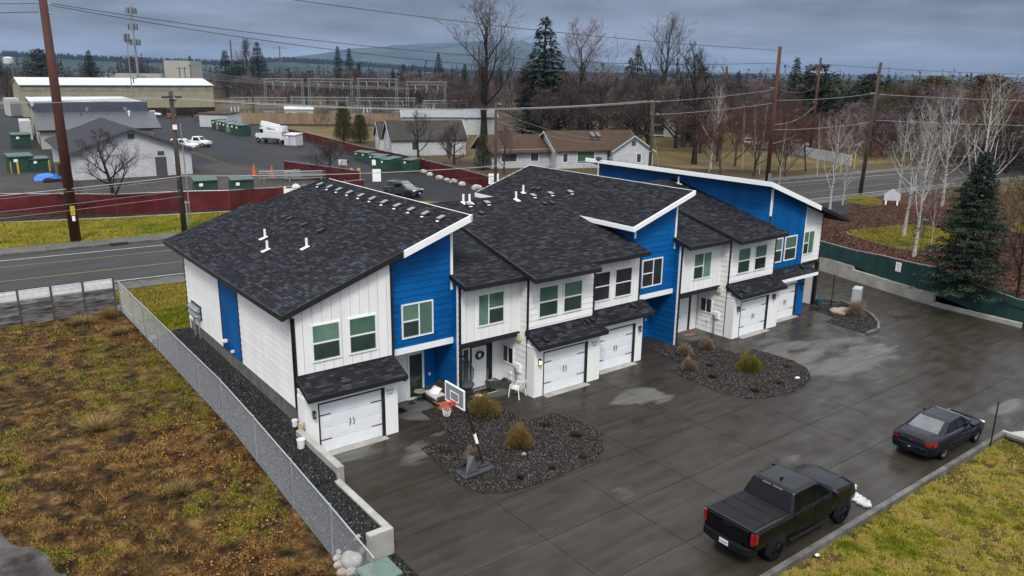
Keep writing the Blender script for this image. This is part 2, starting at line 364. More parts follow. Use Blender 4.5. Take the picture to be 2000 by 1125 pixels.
cl = fbm(x,y,.55,45); keep = RNG.random(n) < np.clip((cl-.30)*3.2, .05, 1)*np.clip(1.15-.03*(y+10),.45,1)
keep &= ~(x < -7.6-.32*(y+9)+1.6*(fbm(x,y,1.6,15)-.5)) | (RNG.random(n) < .04); x, y, cl = x[keep], y[keep], cl[keep]; n = len(x)
g = fbm(x,y,3.6,31)+.25*(fbm(x,y,.8,33)-.5); r = np.where(g > .565, .77+.23*RNG.random(n), np.clip(cl*1.5-.38+.35*(fbm(x,y,2.6,37)-.5)+(RNG.random(n)-.5)*.34,0,.74))
h = (.04+.13*np.clip(cl-.25,0,1)*RNG.random(n)**.7*1.6); stuff(blades(np.c_[x,y], lotz(x,y)-.005, h, .018+.03*RNG.random(n), r, 1.7, 'dead_grass', m_dead))
m_leaf = ramp_mat('fallen_leaf', [(0,(.03,.012,.006)),(.5,(.12,.042,.014)),(.85,(.25,.10,.032)),(1,(.36,.21,.11))], .7)
n = 16000; q = np.vstack([scatter([(-8,-10),(-2.1,-9.5),(-2.1,6),(-4.2,4)], 9000), scatter([(-10,14),(-2.1,12),(-2.1,21.8),(-10,21.8)], 4500), scatter([(-14,-10),(-2.1,-10),(-2.1,20),(-14,20)], 2500)])
x, y = q[:,0], q[:,1]; k = (fbm(x,y,1.5,61) > .52) & (RNG.random(n) < .6); x, y = x[k], y[k]; n = len(x); a = RNG.random(n)*6.28; s = .03+.04*RNG.random(n)
z0 = lotz(x,y)+.02+.03*RNG.random(n); ca, sa = np.cos(a)*s, np.sin(a)*s; t1, t2 = (RNG.random(n)-.3)*s*.9, (RNG.random(n)-.3)*s*.9
V = np.stack([np.c_[x+ca,y+sa,z0], np.c_[x-sa*.5,y+ca*.5,z0+t1], np.c_[x-ca,y-sa,z0+.01], np.c_[x+sa*.5,y-ca*.5,z0+t2]],1).reshape(-1,3)
stuff(npmesh('fallen_leaves', V, np.arange(4*n).reshape(-1,4), m_leaf, rnd=RNG.random(n)))
gx = np.linspace(-15,-6.5,60); gy = np.linspace(-16,-.5,90); X, Y = np.meshgrid(gx,gy); a = len(gx); i, j = np.meshgrid(np.arange(len(gy)-1), np.arange(a-1), indexing='ij'); i = (i*a+j).ravel()
edge = -7.6-.32*(Y+9)+1.6*(fbm(X,Y,1.6,15)-.5); Z = lotz(X,Y)+.03+np.clip((edge-X)*.25,-.4,.0)+.05*(fbm(X,Y,.5,19)-.5)
struct(npmesh('dirt_track', np.stack([X,Y,Z],-1).reshape(-1,3), np.c_[i,i+1,i+a+1,i+a], mat('grey_dirt',(.025,.021,.018),(.10,.097,.094),.9,.9,.8,12,detail=9)))
# tall straw tufts in the lot
m_straw = ramp_mat('straw', [(0,(.09,.055,.02)),(.6,(.23,.155,.06)),(1,(.36,.27,.13))], .85)
def tuft(name, label, x, y, z, rad, h, n, m, group=None, cat='grass tuft'):
    a = RNG.random(n)*6.28; d = rad*.45*np.sqrt(RNG.random(n)); P = np.c_[np.cos(a)*d, np.sin(a)*d]
    B = np.c_[P, np.zeros(n)]; out_ = np.c_[np.cos(a), np.sin(a)]*(rad*(.35+.65*RNG.random(n)))[:,None]*(d/(rad*.45))[:,None]
    hh = h*(.5+.5*RNG.random(n)); w = .016+.014*RNG.random(n); b2 = RNG.random(n)*6.28; s = np.c_[np.cos(b2),np.sin(b2),np.zeros(n)]*w[:,None]/2
    T = np.c_[P+out_, hh]; V = np.stack([B-s,B+s,T],1).reshape(-1,3)
    o = npmesh(name, V, np.arange(3*n).reshape(-1,3), m, rnd=RNG.random(n)); o.location = (x,y,z); return tag(o, label, cat, group)
for x,y,rd,h,lb in ((-6.3,5.2,.9,.5,'wide flattened straw tuft in the middle of the vacant lot'),(-4.9,-1.4,.55,.45,'upright straw tuft near the chain link fence in the vacant lot'),(-2.9,20.6,.5,.8,'tall orange brown weed clump in the corner of the two fences'),(-4.3,20.4,.9,.55,'low golden weed clump at the foot of the slatted fence'),(-3.1,17.2,.6,.5,'small rusty weed clump beside the far chain link posts')):
    tuft('straw_tuft', lb, x, y, float(lotz(x,y))-.03, rd, h, 900, m_straw)
# --- lawn beyond the kerb, bottom right
def lawnz(x, y): return np.clip(-.10+(y+16.2)*.05, -2, 0)+(fbm(x,y,2.5,77)-.5)*.14
gx = np.linspace(-2,25.15,70); gy = np.linspace(-40,-16.22,70); X, Y = np.meshgrid(gx,gy); a = len(gx)
i, j = np.meshgrid(np.arange(len(gy)-1), np.arange(a-1), indexing='ij'); i = (i*a+j).ravel()
m_lawnsoil = mat('lawn_soil', (.035,.022,.008), (.085,.065,.016), 2.4, .95, .9, 16, c3=(.055,.042,.010), detail=8)
struct(npmesh('lawn', np.stack([X,Y,lawnz(X,Y)],-1).reshape(-1,3), np.c_[i,i+1,i+a+1,i+a], m_lawnsoil))
sheet('lawn', [(26.7,-60),(28.1,-60),(28.1,-18),(27.4,-17.7),(26.7,-17.7)], .11, m_lawnsoil)
m_grass = ramp_mat('lawn_grass', [(0,(.07,.045,.012)),(.2,(.30,.215,.07)),(.42,(.40,.31,.09)),(.6,(.28,.25,.028)),(.8,(.13,.15,.012)),(1,(.045,.075,.008))], .85)
n = 300000; q = scatter([(6.5,-16.26),(25.1,-16.26),(25.1,-22),(17,-22),(9,-19)], n); q2 = scatter([(26.7,-24),(28.1,-24),(28.1,-18),(26.8,-17.8)], 12000)
x, y = q[:,0], q[:,1]; bare = (fbm(x,y,2.4,91) > .62) & (x > 14); cl = fbm(x,y,.42,98); k = (~bare | (RNG.random(n) < .2)) & (RNG.random(n) < np.clip((cl-.28)*4,.08,1)); x, y, cl = x[k], y[k], cl[k]; n = len(x)
r = np.clip(1.26-.80*fbm(x,y,1.2,95)-.70*fbm(x,y,.32,96)+(RNG.random(n)-.5)*.4, 0, 1)
stuff(blades(np.c_[x,y], lawnz(x,y)-.004, .025+.24*np.clip(cl-.25,0,.6)*(.4+.6*RNG.random(n)), .018+.024*RNG.random(n), r, 1.3, 'lawn_grass', m_grass))
n = len(q2); stuff(blades(q2, np.full(n,.10), .05+.06*RNG.random(n), .02+.02*RNG.random(n), np.clip(.4+.5*RNG.random(n),0,1), 1.2, 'lawn_grass', m_grass))
# --- the street behind, with kerbs, footpaths, verges and markings
m_road = mat('asphalt', (.030,.030,.029), (.048,.047,.045), .5, .7, .25, 60, spec=.12, detail=9, stretch=(.25,1.6,1))
m_walk = mat('footpath_concrete', (.055,.052,.047), (.09,.085,.077), .8, .75, .2, 30)
NE = [(-150,34),(-60,30.2),(0,27.0),(40,24.2),(67,22.4),(95,20.4),(200,8)]; FE = [(-150,53),(-60,45),(0,40.35),(40,38.2),(83,35.3),(102,32.8),(200,22)]
def band(name, A, B, z, m, kind='structure'):
    b = MB(); n = len(A)
    for i in range(n-1): b.poly([(*A[i],z),(*A[i+1],z),(*B[i+1],z),(*B[i],z)])
    return b.build(name, m, kind=kind)
off = lambda P, d: [(x, y+d) for x, y in P]
band('road', NE, FE, ZB+.006, m_road)
m_wl = mat('road_paint_white', (.30,.30,.29), (.5,.5,.48), 3, .7); m_yl = mat('road_paint_yellow', (.26,.17,.03), (.16,.12,.05), 3, .7)
for P, d, m in ((FE,-1.9,m_wl),(NE,1.0,m_wl),(FE,-4.2,m_yl),(NE,4.75,m_yl)): band('road_marking', off(P,d), off(P,d+.13), ZB+.012, m)
def walkbox(P, d0, d1, h, name, m, n=None):
    b = MB()
    for i in range(len(P)-1):
        (x0,y0),(x1,y1) = P[i], P[i+1]; k = max(1,int((x1-x0)/3.2))
        for j in range(k):
            xa, xb = x0+(x1-x0)*j/k+.015, x0+(x1-x0)*(j+1)/k-.015; ya, yb = y0+(y1-y0)*j/k, y0+(y1-y0)*(j+1)/k
            b.prism([(xa,ya+d0,ZB-.1),(xb,yb+d0,ZB-.1),(xb,yb+d1,ZB-.1),(xa,ya+d1,ZB-.1)],(0,0,h+.1))
    return b.build(name, m, kind='structure')
walkbox(FE, .0, .22, .15, 'kerb', m_curb); walkbox(FE, .23, 2.3, .13, 'footpath', m_walk); walkbox(NE, -.2, 0, .13, 'kerb', m_curb); walkbox(NE, -1.7, -.21, .11, 'footpath', m_walk)
m_verge = mat('verge_grass', (.05,.075,.005), (.27,.21,.030), .35, .9, .8, 20, c3=(.155,.15,.010), detail=9)
band('verge', [(-80,48.2),(-60,47.3),(0,42.65),(12,42.0),(40,40.5)], [(-80,76),(-60,73),(4,53.2),(13.9,50.9),(30,49)], ZB+.03, m_verge)
band('verge', [(-2.05,14.9),(12,14.9),(60,14.9)], [(-2.05,25.4),(12,24.7),(60,21.2)], ZB+.03, m_verge)
m_vg = ramp_mat('verge_blades', [(0,(.13,.10,.026)),(.35,(.27,.215,.036)),(.65,(.15,.155,.010)),(1,(.045,.08,.006))], .9)
q = np.vstack([scatter([(-9,43.5),(0,42.7),(14,42),(14,50.6),(4,53),(-9,57.5)], 26000), scatter([(-2,15),(.1,15),(3,25),(-2,25.2)], 13000)]); n = len(q)
stuff(blades(q, np.full(n,ZB+.03), .07+.07*RNG.random(n), .05+.04*RNG.random(n), np.clip(fbm(q[:,0]*.35,q[:,1],2.2,7)*1.5-.3+(RNG.random(n)-.5)*.35,0,1), 1.2, 'verge_grass', m_vg))
m_mulch = mat('dark_mulch', (.014,.010,.008), (.045,.03,.022), 1.5, .95, 1, 10)
band('mulch_bed', [(-80,76.1),(-60,73.1),(4,53.3),(13.9,51),(30,49.1)], [(-80,80),(-60,77),(.1,58.6),(4.5,55.4),(14.3,52.2),(30,50.4)][1:], ZB+.02, m_mulch)
walkbox([(-60,73.0),(4,53.2),(13.9,50.9),(30,49)], -.08, .08, .1, 'mulch_edging', m_conc2)
b = MB(); b.box((.9,40.1,ZB-.02),(2.2,40.6,ZB+.165)); tag(b.build('storm_drain', m_drk),'dark storm drain inlet in the far kerb','drain')
# --- utility yard and side lot (wet asphalt)
m_yard = mat('wet_asphalt', (.010,.010,.010), (.024,.024,.024), .06, .5, .15, 30, detail=8, c3=(.016,.016,.016), spec=.04)
m_yard2 = mat('worn_asphalt', (.036,.032,.028), (.056,.052,.046), .25, .8, .3, 30, detail=9)
sheet('yard', [(-90,58),(.2,58.8),(4.5,55.6),(14.4,52.4),(33,60),(34,78),(26.5,92),(30,150),(40,300),(-90,300)], ZB+.008, m_yard)
sheet('yard_patch', [(-12,62.5),(.3,59),(4.6,55.8),(14.4,52.6),(30.2,58.5),(31.5,77),(26.2,95),(21,92),(20.5,84.5),(5.4,86),(4,96),(-2,101),(-12,103)], ZB+.014, m_yard2)
sheet('side_lot', [(26,41),(45,40.5),(47.5,66),(49.5,81),(50,96),(58,147),(64,200),(66,262),(38,262),(31,150),(27.5,92.5),(34.2,78),(33.6,60),(30,50)], ZB+.018, m_yard)
band('mulch_bed', [(43.3,49),(43.6,54),(44.3,60),(46,68)], [(44.8,48.6),(45.4,52.5),(47.2,64.6),(49.2,79.8)], ZB+.03, m_mulch)
# --- right side: mulch, grass islands, drive
m_mred = mat('red_mulch', (.030,.013,.009), (.088,.042,.03), 2.4, .95, 1, 12, detail=7)
sheet('mulch_bed', [(45.6,6),(43.1,-11),(42.6,-26),(60,-40),(120,-30),(135,3),(100,13),(78,21.3),(66,16),(63,13.5),(57.5,15),(52,15)], ZB+.01, m_mred)
n = 26000; q = scatter([(45.7,5.5),(43.6,-9),(44,-14),(62,-12),(78,8),(78,20.5),(66,15.5),(58,14.5),(50,14)], n)
stuff(pebbles(q, np.full(n,ZB+.02), .05+.05*RNG.random(n), RNG.random(n), 'bark_chips', ramp_mat('bark', [(0,(.016,.008,.006)),(.6,(.06,.028,.02)),(1,(.14,.075,.05))], .9)))
def smooth_poly(P, k=3):
    for _ in range(k):
        Q = []
        for i in range(len(P)):
            a, c = np.array(P[i]), np.array(P[(i+1)%len(P)]); Q += [tuple(a*.75+c*.25), tuple(a*.25+c*.75)]
        P = Q
    return P
def island(P, label=None):
    P = smooth_poly(P); sheet('grass_island', P, ZB+.03, m_verge); n = 9000; q = scatter(P, n)
    stuff(blades(q, np.full(n,ZB+.03), .08+.08*RNG.random(n), .05+.05*RNG.random(n), np.clip(fbm(q[:,0],q[:,1],2.0,17)*1.6-.25+(RNG.random(n)-.5)*.4,0,1), 1.2, 'island_grass', m_vg))
    b = MB()
    for i in range(len(P)):
        a, c = Vector((*P[i],0)), Vector((*P[(i+1)%len(P)],0)); d = (c-a); u = Vector((d.y,-d.x,0)).normalized()*.12; b.fbox(a+Vector((0,0,ZB-.05)), d, u, (0,0,.13))
    b.build('island_edging', m_curb, kind='structure')
island([(56.2,10.2),(54.4,6.2),(53.2,2.5),(56,1.2),(62.5,1.2),(66,4),(66,8.3),(61,9)])
island([(75.5,22),(72.0,15.8),(76.4,16.6),(80.6,20.9)])
island([(57,-3),(56,-12),(66,-12),(68,-5)]); island([(70,2.2),(70,-2),(80,-3),(82,3)])
DA, DB = [(50,19),(58,17),(64.1,14.2),(65.8,11.6),(66.4,7.5),(69,1),(74,-14)], [(56,26),(66,24),(72.3,21.2),(71.9,15.2),(69.6,9),(73,2),(79,-14)]
band('side_drive', DA, DB, ZB+.022, m_yard)
m_field = mat('dormant_field', (.085,.058,.028), (.14,.10,.05), .12, .95, .4, 6, c3=(.10,.08,.03), detail=9)
sheet('field', [(84,52),(95,42),(128,39),(170,60),(150,112),(112,118),(84,75)], ZB+.006, m_field)
sheet('field', [(52,150),(60,126),(95,112),(105,150),(85,172),(68,200)], ZB+.006, m_field)
# --- hills on the horizon (polar height field round the view)
def hills():
    az = np.radians(np.linspace(-8,85,300)); rr = np.concatenate([np.linspace(2100,3200,24), np.linspace(3300,7000,40)])
    A, D = np.meshgrid(az, rr); cx, cy_ = -10.6, -27.8; X, Y = cx+np.sin(A)*D, cy_+np.cos(A)*D; deg = np.degrees(A)
    near = (28+26*vnoise(deg,deg*0,14,5)+8*vnoise(deg,deg*0,3,6))*np.clip((deg+12)/10,0,1)*np.exp(-((D-2650)/330.)**2)*np.interp(deg,[-8,0,22,27,34,85],[1.15,1.15,1.0,.75,.35,.35])
    prof = np.interp(deg, [-8,14,19,21,24,26,29,32.5,35,36.8,38,39.5,41,43,46,50,56,70,85],[10,25,70,105,138,172,200,224,240,252,244,205,155,118,75,50,45,40,30])
    far = prof*(np.exp(-((D-6000)/1250.)**2)+.16*(fbm(X,Y,420,8)-.5)*np.exp(-((D-5600)/1500.)**2)*(prof>60))+6*(fbm(X,Y,150,12)-.5)
    Z = np.maximum(near, far)-1; Z[0,:] = -3; a = len(az)
    i, j = np.meshgrid(np.arange(len(rr)-1), np.arange(a-1), indexing='ij'); i = (i*a+j).ravel()
    return struct(npmesh('hills', np.stack([X,Y,Z],-1).reshape(-1,3), np.c_[i,i+1,i+a+1,i+a], mat('hill_forest', (.014,.026,.024), (.045,.062,.058), .004, .95, 0, lo=.42, hi=.62, detail=10), smooth=True))
hills()
# ================================================================== THE TOWNHOUSE ROW
WHT = (.78,.77,.74); BLU = (.006,.075,.29); BLK = (.010,.010,.011)
m_white = mat('white_siding', (.77,.76,.735), (.84,.83,.805), 1.2, .55, .08, 60, rnd=.025, stretch=(1,1,.25))
m_blue = mat('blue_siding', (.001,.074,.245), (.001,.100,.325), .9, .55, .08, 60, rnd=.10, spec=.15, stretch=(1,1,.4))
m_black = mat('black_trim', (.010,.010,.011), (.018,.018,.019), 3, .5)
m_wtrim = mat('white_trim', (.84,.84,.82), rough=.5)
m_found = mat('foundation', (.10,.095,.085), (.17,.16,.145), 1.5, .9, .4, 20)
m_frame = mat('vinyl_frame', (.80,.80,.79), rough=.35)
m_pg = mat('pane_green', (.075,.155,.11), (.125,.215,.165), .9, .06, spec=.6, rnd=.3); m_pd = mat('pane_screened', (.022,.040,.031), (.034,.055,.044), 2, .16, spec=.5); m_pk = mat('pane_dark', (.012,.014,.015), (.03,.033,.034), 1.2, .06, spec=.6)
m_door = mat('white_door', (.72,.74,.75), rough=.4); m_gar = mat('garage_door_white', (.74,.76,.77), (.79,.81,.82), 2, .42)
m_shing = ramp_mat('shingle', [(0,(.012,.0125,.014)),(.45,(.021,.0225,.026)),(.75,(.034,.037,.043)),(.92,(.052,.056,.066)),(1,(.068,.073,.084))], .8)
m_under = mat('roof_underlay', (.018,.019,.021), rough=.9)
m_metalw = mat('white_pipe', (.82,.82,.82), rough=.35); m_vent = mat('grey_vent', (.22,.23,.235), rough=.4, metal=.3); m_vblk = mat('black_vent', (.015,.015,.015), rough=.5)
m_steel = mat('galvanised', (.36,.38,.40), (.48,.50,.52), 6, .4, metal=.7); m_brass = mat('warm_lamp', (1,.72,.4), emit=1.2)
m_gap = mat('gap_shade', (.045,.045,.046), rough=.9)  # wall core: dark colour stands in for shade in the siding gaps
TH = thing('townhouse_building', 'long two storey townhouse row of five white and blue units with black shingle roofs', 'building')
def V3(*a): return Vector(a)
def wall(P0, U, Nn, poly, style, m, cut=None, e=.30, bw=.41, name='wall'):
    """wall section: solid core, then separate lap boards or battens. poly in (u,z) on the plane P0+u*U"""
    P0, U, Nn = Vector(P0), Vector(U), Vector(Nn); at = lambda u, z, d=0: P0+U*u+Vector((0,0,z))+Nn*d
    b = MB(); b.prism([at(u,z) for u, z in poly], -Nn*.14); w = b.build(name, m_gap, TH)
    zs = [p[1] for p in poly]; us = [p[0] for p in poly]
    if style == 'lap':
        z = min(zs)
        while z < max(zs)-.02:
            q = clip_strip(poly, 1, z+(.013 if z > min(zs)+.01 else 0), min(z+e, max(zs)))
            if len(q) > 2:
                n = len(q); fr = [at(u,zz,.007+.024*(1-(zz-z)/e)) for u, zz in q]; bk = [at(u,zz,-.003) for u, zz in q]
                bb = MB(); bb.add(fr+bk, [tuple(range(n))]+[(i,i+n,(i+1)%n+n,(i+1)%n) for i in range(n)]); bb.build('siding_board', m, w)
            z += e
    elif style == 'batten':
        u = min(us)
        while u < max(us)-.01:
            q = clip_strip(poly, 0, u, min(u+bw-.016, max(us)))
            if len(q) > 2: bb = MB(); bb.prism([at(a,z,-.002) for a, z in q], Nn*.024); bb.build('siding_panel', m, w)
            u += bw
    return w
def bar(P0, U, Nn, u0, z0, u1, z1, d0, d1, m, name, parent=None):
    P0, U, Nn = Vector(P0), Vector(U), Vector(Nn); b = MB()
    b.fbox(P0+U*u0+Vector((0,0,z0))+Nn*d0, U*(u1-u0), (0,0,z1-z0), Nn*(d1-d0)); return b.build(name, m, parent or TH)
def window(P0, U, Nn, u0, z0, u1, z1, style, lo=m_pd, hi=m_pg):
    P0, U, Nn = Vector(P0), Vector(U), Vector(Nn); at = lambda u, z, d: P0+U*u+Vector((0,0,z))+Nn*d
    b = MB(); fb = lambda a, c, z, w_, d0=.0, d1=.075: b.fbox(at(a,z,d0), U*(c-a), (0,0,w_-z), Nn*(d1-d0)); t = .065
    fb(u0,u1,z0,z0+t); fb(u0,u1,z1-t,z1); fb(u0,u0+t,z0+t,z1-t); fb(u1-t,u1,z0+t,z1-t)
    a0,a1,c0,c1 = u0+t,u1-t,z0+t,z1-t; zm = (c0+c1)/2; um = (a0+a1)/2; P = []; r = .03
    if style == 'hung': fb(a0,a1,zm-r,zm+r,0,.06); P = [(a0,zm+r,a1,c1,hi),(a0,c0,a1,zm-r,lo)]
    elif style == 'left': fb(um-r+.08,um+r+.08,c0,c1,0,.06); fb(a0,um-r+.08,zm-r,zm+r,0,.06); P = [(a0,zm+r,um+.05,c1,hi),(a0,c0,um+.05,zm-r,lo),(um+.11,c0,a1,c1,hi)]
    elif style == 'right': fb(um-r-.14,um+r-.14,c0,c1,0,.06); fb(um+r-.14,a1,zm-r,zm+r,0,.06); P = [(a0,c0,um-.17,c1,hi),(um-.11,zm+r,a1,c1,hi),(um-.11,c0,a1,zm-r,lo)]
    else: fb(um-r,um+r,c0,c1,0,.06); P = [(a0,c0,um-r,c1,lo),(um+r,c0,a1,c1,hi)]
    w = b.build('window', m_frame, TH)
    for x0,y0,x1,y1,m in P:
        if m is lo and hi is m_pg: bb = MB(); [bb.fbox(at(p,q_,.046), U*(r-p), (0,0,s_-q_), Nn*.012) for p,q_,r,s_ in ((x0,y0,x0+.03,y1),(x1-.03,y0,x1,y1),(x0+.03,y0,x1-.03,y0+.03),(x0+.03,y1-.03,x1-.03,y1))]; bb.build('screen_frame', m_vent, w)
    for x0,y0,x1,y1,m in P: bb = MB(); bb.fbox(at(x0,y0,.034), U*(x1-x0), (0,0,y1-y0), Nn*.012); bb.build('pane', m, w)
    return w
X1, FY = (1,0,0), (0,-1,0)
A0 = (0,0,0)
# solid body behind the facade so nothing is hollow
b = MB(); b.box((.16,2.2,.6),(36.2,14.6,5.6)); b.build('core', m_found, TH)
# ---- left side wall (x = 0), faces -x; u runs along +y
SW = dict(P0=(0,0,0), U=(0,1,0), Nn=(-1,0,0))
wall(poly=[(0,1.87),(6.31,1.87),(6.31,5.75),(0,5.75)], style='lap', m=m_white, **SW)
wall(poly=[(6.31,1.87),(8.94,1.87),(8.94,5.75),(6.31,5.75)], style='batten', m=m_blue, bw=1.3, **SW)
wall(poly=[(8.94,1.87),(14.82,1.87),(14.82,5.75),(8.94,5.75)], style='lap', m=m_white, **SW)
for u in (0,6.27,8.9,14.74): bar(SW['P0'],SW['U'],SW['Nn'],u,1.87,u+.09,5.75,0,.04,m_black,'corner_trim')
b = MB(); b.box((.03,.0,-.3),(.2,14.8,1.872)); b.box((.0,-.69,-.2),(.2,.0,1.2)); b.build('foundation', m_found, TH)
b = MB(); b.box((.02,14.7,.5),(36.4,14.84,5.75)); b.build('wall', m_white, TH)
# ---- facade sections
SL = 3.01/8.57
zr = lambda x: 5.89+(x+.5)*SL-.20
xb, xc, xd, xe, xf, xg, xh, xi, xj, xk = 4.31, 7.62, 11.04, 15.27, 19.0, 22.30, 25.83, 30.2, 33.96, 36.45
def sec(x0, x1, y, poly, style, m): return wall((0,y,0), X1, FY, poly, style, m)
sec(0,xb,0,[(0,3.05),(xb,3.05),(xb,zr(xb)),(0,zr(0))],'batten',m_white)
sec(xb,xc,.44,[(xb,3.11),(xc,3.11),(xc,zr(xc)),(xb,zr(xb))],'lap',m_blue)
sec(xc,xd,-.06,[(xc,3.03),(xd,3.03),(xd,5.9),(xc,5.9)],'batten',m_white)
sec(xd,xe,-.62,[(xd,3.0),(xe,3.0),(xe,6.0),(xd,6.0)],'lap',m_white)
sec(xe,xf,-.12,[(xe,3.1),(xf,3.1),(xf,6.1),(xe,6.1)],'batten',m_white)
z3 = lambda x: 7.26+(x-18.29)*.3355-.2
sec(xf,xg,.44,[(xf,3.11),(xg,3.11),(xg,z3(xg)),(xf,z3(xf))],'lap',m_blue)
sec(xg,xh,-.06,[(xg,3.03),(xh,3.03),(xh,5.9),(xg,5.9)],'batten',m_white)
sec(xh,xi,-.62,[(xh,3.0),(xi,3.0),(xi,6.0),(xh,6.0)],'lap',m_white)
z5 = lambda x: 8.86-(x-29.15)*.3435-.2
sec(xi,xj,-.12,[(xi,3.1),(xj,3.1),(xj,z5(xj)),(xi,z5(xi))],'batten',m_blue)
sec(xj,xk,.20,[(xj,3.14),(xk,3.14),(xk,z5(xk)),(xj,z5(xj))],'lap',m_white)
# returns (walls facing -x) between sections
def ret(x, y0, y1, z0, z1, m, style='lap', tri=None):
    poly = [(-y1,z0),(-y0,z0),(-y0,z1),(-y1,z1)] if tri is None else tri
    return wall((x,0,0), (0,-1,0), (-1,0,0), poly, style, m)
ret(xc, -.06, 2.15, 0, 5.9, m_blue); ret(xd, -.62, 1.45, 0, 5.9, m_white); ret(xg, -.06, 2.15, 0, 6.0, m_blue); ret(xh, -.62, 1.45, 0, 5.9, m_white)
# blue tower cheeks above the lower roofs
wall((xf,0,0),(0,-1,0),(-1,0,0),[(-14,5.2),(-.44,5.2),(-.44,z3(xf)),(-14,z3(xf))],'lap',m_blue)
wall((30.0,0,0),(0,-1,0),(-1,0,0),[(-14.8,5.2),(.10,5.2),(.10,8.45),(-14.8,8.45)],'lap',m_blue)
b = MB(); b.box((7.48,.5,5.0),(7.61,14,zr(7.6))); b.box((22.16,.5,5.0),(22.29,14,z3(22.2))); b.box((36.3,.3,0),(36.44,14.8,z5(36.4))); b.build('wall', m_white, TH)
# corner trims, bands
T = lambda u0,z0,u1,z1,y,m,d=.045,n='corner_trim': bar((0,y,0),X1,FY,u0,z0,u1,z1,0,d,m,n)
T(0,1.2,.09,5.62,0,m_black); T(xb-.05,3.1,xb+.06,zr(xb),0,m_black); T(xc-.12,5.5,xc,zr(xc)-.02,.44,m_wtrim,.06)
T(xc,0,xc+.10,5.75,-.06,m_black); T(xd-.02,0,xd+.09,5.75,-.62,m_black); T(xe-.07,3.1,xe+.04,5.75,-.62,m_black); T(xf-.06,3.1,xf+.05,5.9,-.12,m_black)
T(xf,6.5,xf+.13,z3(xf),.44,m_wtrim,.05); T(xg-.12,5.55,xg,z3(xg),.44,m_wtrim,.06); T(xg,0,xg+.10,5.75,-.06,m_black); T(xh-.02,0,xh+.09,5.75,-.62,m_black)
T(xi-.05,3.1,xi+.03,5.75,-.62,m_black); T(30.0,6.7,30.16,z5(30.1),-.12,m_wtrim,.06); T(xk-.08,3.1,xk,z5(xk),.20,m_black); T(xj-.06,3.1,xj+.03,z5(xj),-.12,m_wtrim,.03)
for x in (xc,xg): bar((x,0,0),(0,-1,0),(-1,0,0),-.05,0,.055,5.75,0,.05,m_wtrim,'corner_trim')
T(xb+.06,3.0,xc-.02,3.27,.44,m_wtrim,.07,'band_board'); T(xf+.06,3.0,xg-.02,3.27,.44,m_wtrim,.07,'band_board')
T(xc+.1,2.80,xd,3.04,-.06,m_black,.05,'band_board'); T(xg+.1,2.80,xh,3.04,-.06,m_black,.05,'band_board'); T(xj,2.95,xk+.03,3.16,.20,m_black,.05,'band_board')
b = MB(); b.box((xk-.2,.08,0),(xk-.0,.28,2.95)); b.build('porch_post', m_black, TH)
# porch ceilings
b = MB(); b.box((xb,.46,3.02),(xc-.03,2.2,3.1)); b.box((xf,.46,3.02),(xg-.03,2.2,3.1)); b.box((xc+.1,-.04,2.95),(xd-.03,1.5,3.02)); b.box((xg+.1,-.04,2.95),(xh-.03,1.5,3.02)); b.box((xj,.22,3.0),(xk,3,3.1)); b.build('porch_ceiling', m_wtrim, TH)
# ---- upper windows
Wn = lambda y, u0, u1, st, **k: window((0,y,0), X1, FY, u0, 3.66, u1, 5.22, st, **k)
Wn(0,.72,1.96,'hung'); Wn(0,2.30,3.57,'hung'); Wn(.44,4.99,6.57,'left'); Wn(-.06,8.60,10.12,'right'); Wn(-.62,11.68,12.92,'hung'); Wn(-.62,13.21,14.46,'hung')
Wn(-.12,15.56,16.82,'hung',lo=m_pk,hi=m_pk); Wn(-.12,17.13,18.40,'hung',lo=m_pk,hi=m_pk); Wn(.44,19.71,21.32,'left',lo=m_pk,hi=m_pk)
Wn(-.06,23.32,24.90,'left'); Wn(-.62,26.55,27.74,'hung'); Wn(-.62,28.14,29.32,'hung',lo=m_pk); Wn(-.12,30.52,31.62,'hung'); Wn(-.12,31.87,33.14,'hung'); Wn(.20,34.2,35.6,'left')
for x in (xd,xh): window((x,0,0),(0,-1,0),(-1,0,0),-1.18,1.16,-.28,2.08,'slider',lo=m_pk,hi=m_pk)
# ---- entries
def entry_b(x, yb=2.0):        # door + tall sidelight at the back of the blue recess, wall blue to the right
    x0 = x; x += .70
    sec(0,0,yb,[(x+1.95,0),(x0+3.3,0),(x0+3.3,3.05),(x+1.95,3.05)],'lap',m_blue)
    b = MB(); b.box((x0,yb,0),(x+1.95,yb+.12,3.05)); b.build('wall', m_wtrim, TH)
    b = MB(); b.box((x+.15,yb-.045,.03),(x+.98,yb-.002,2.1)); d = b.build('entry_door', m_door, TH)
    b = MB(); b.tube([(x+.88,yb-.09,1.05),(x+.88,yb-.05,1.05)],.03,8); b.box((x+.93,yb-.1,1.0),(x+.97,yb-.04,1.25)); b.build('handle', m_black, d)
    for z0,z1 in ((.25,.9),(1.05,1.9)): b = MB(); b.box((x+.27,yb-.055,z0),(x+.86,yb-.044,z1)); b.build('door_panel', m_door, d)
    b = MB(); b.box((x+1.07,yb-.06,0),(x+1.17,yb,2.3)); b.box((x+1.85,yb-.06,0),(x+1.95,yb,2.3)); b.box((x+1.17,yb-.06,2.2),(x+1.85,yb,2.3)); b.box((x+1.17,yb-.06,0),(x+1.85,yb,.1)); f = b.build('sidelight', m_frame, TH)
    b = MB(); b.box((x+1.17,yb-.03,.1),(x+1.85,yb-.015,2.2)); b.build('pane', m_pd, f)
    b = MB(); b.box((x+2.2,yb-.05,1.0),(x+2.3,yb-.03,1.14)); b.build('outlet_cover', m_wtrim, TH)
entry_b(4.33); entry_b(19.02)
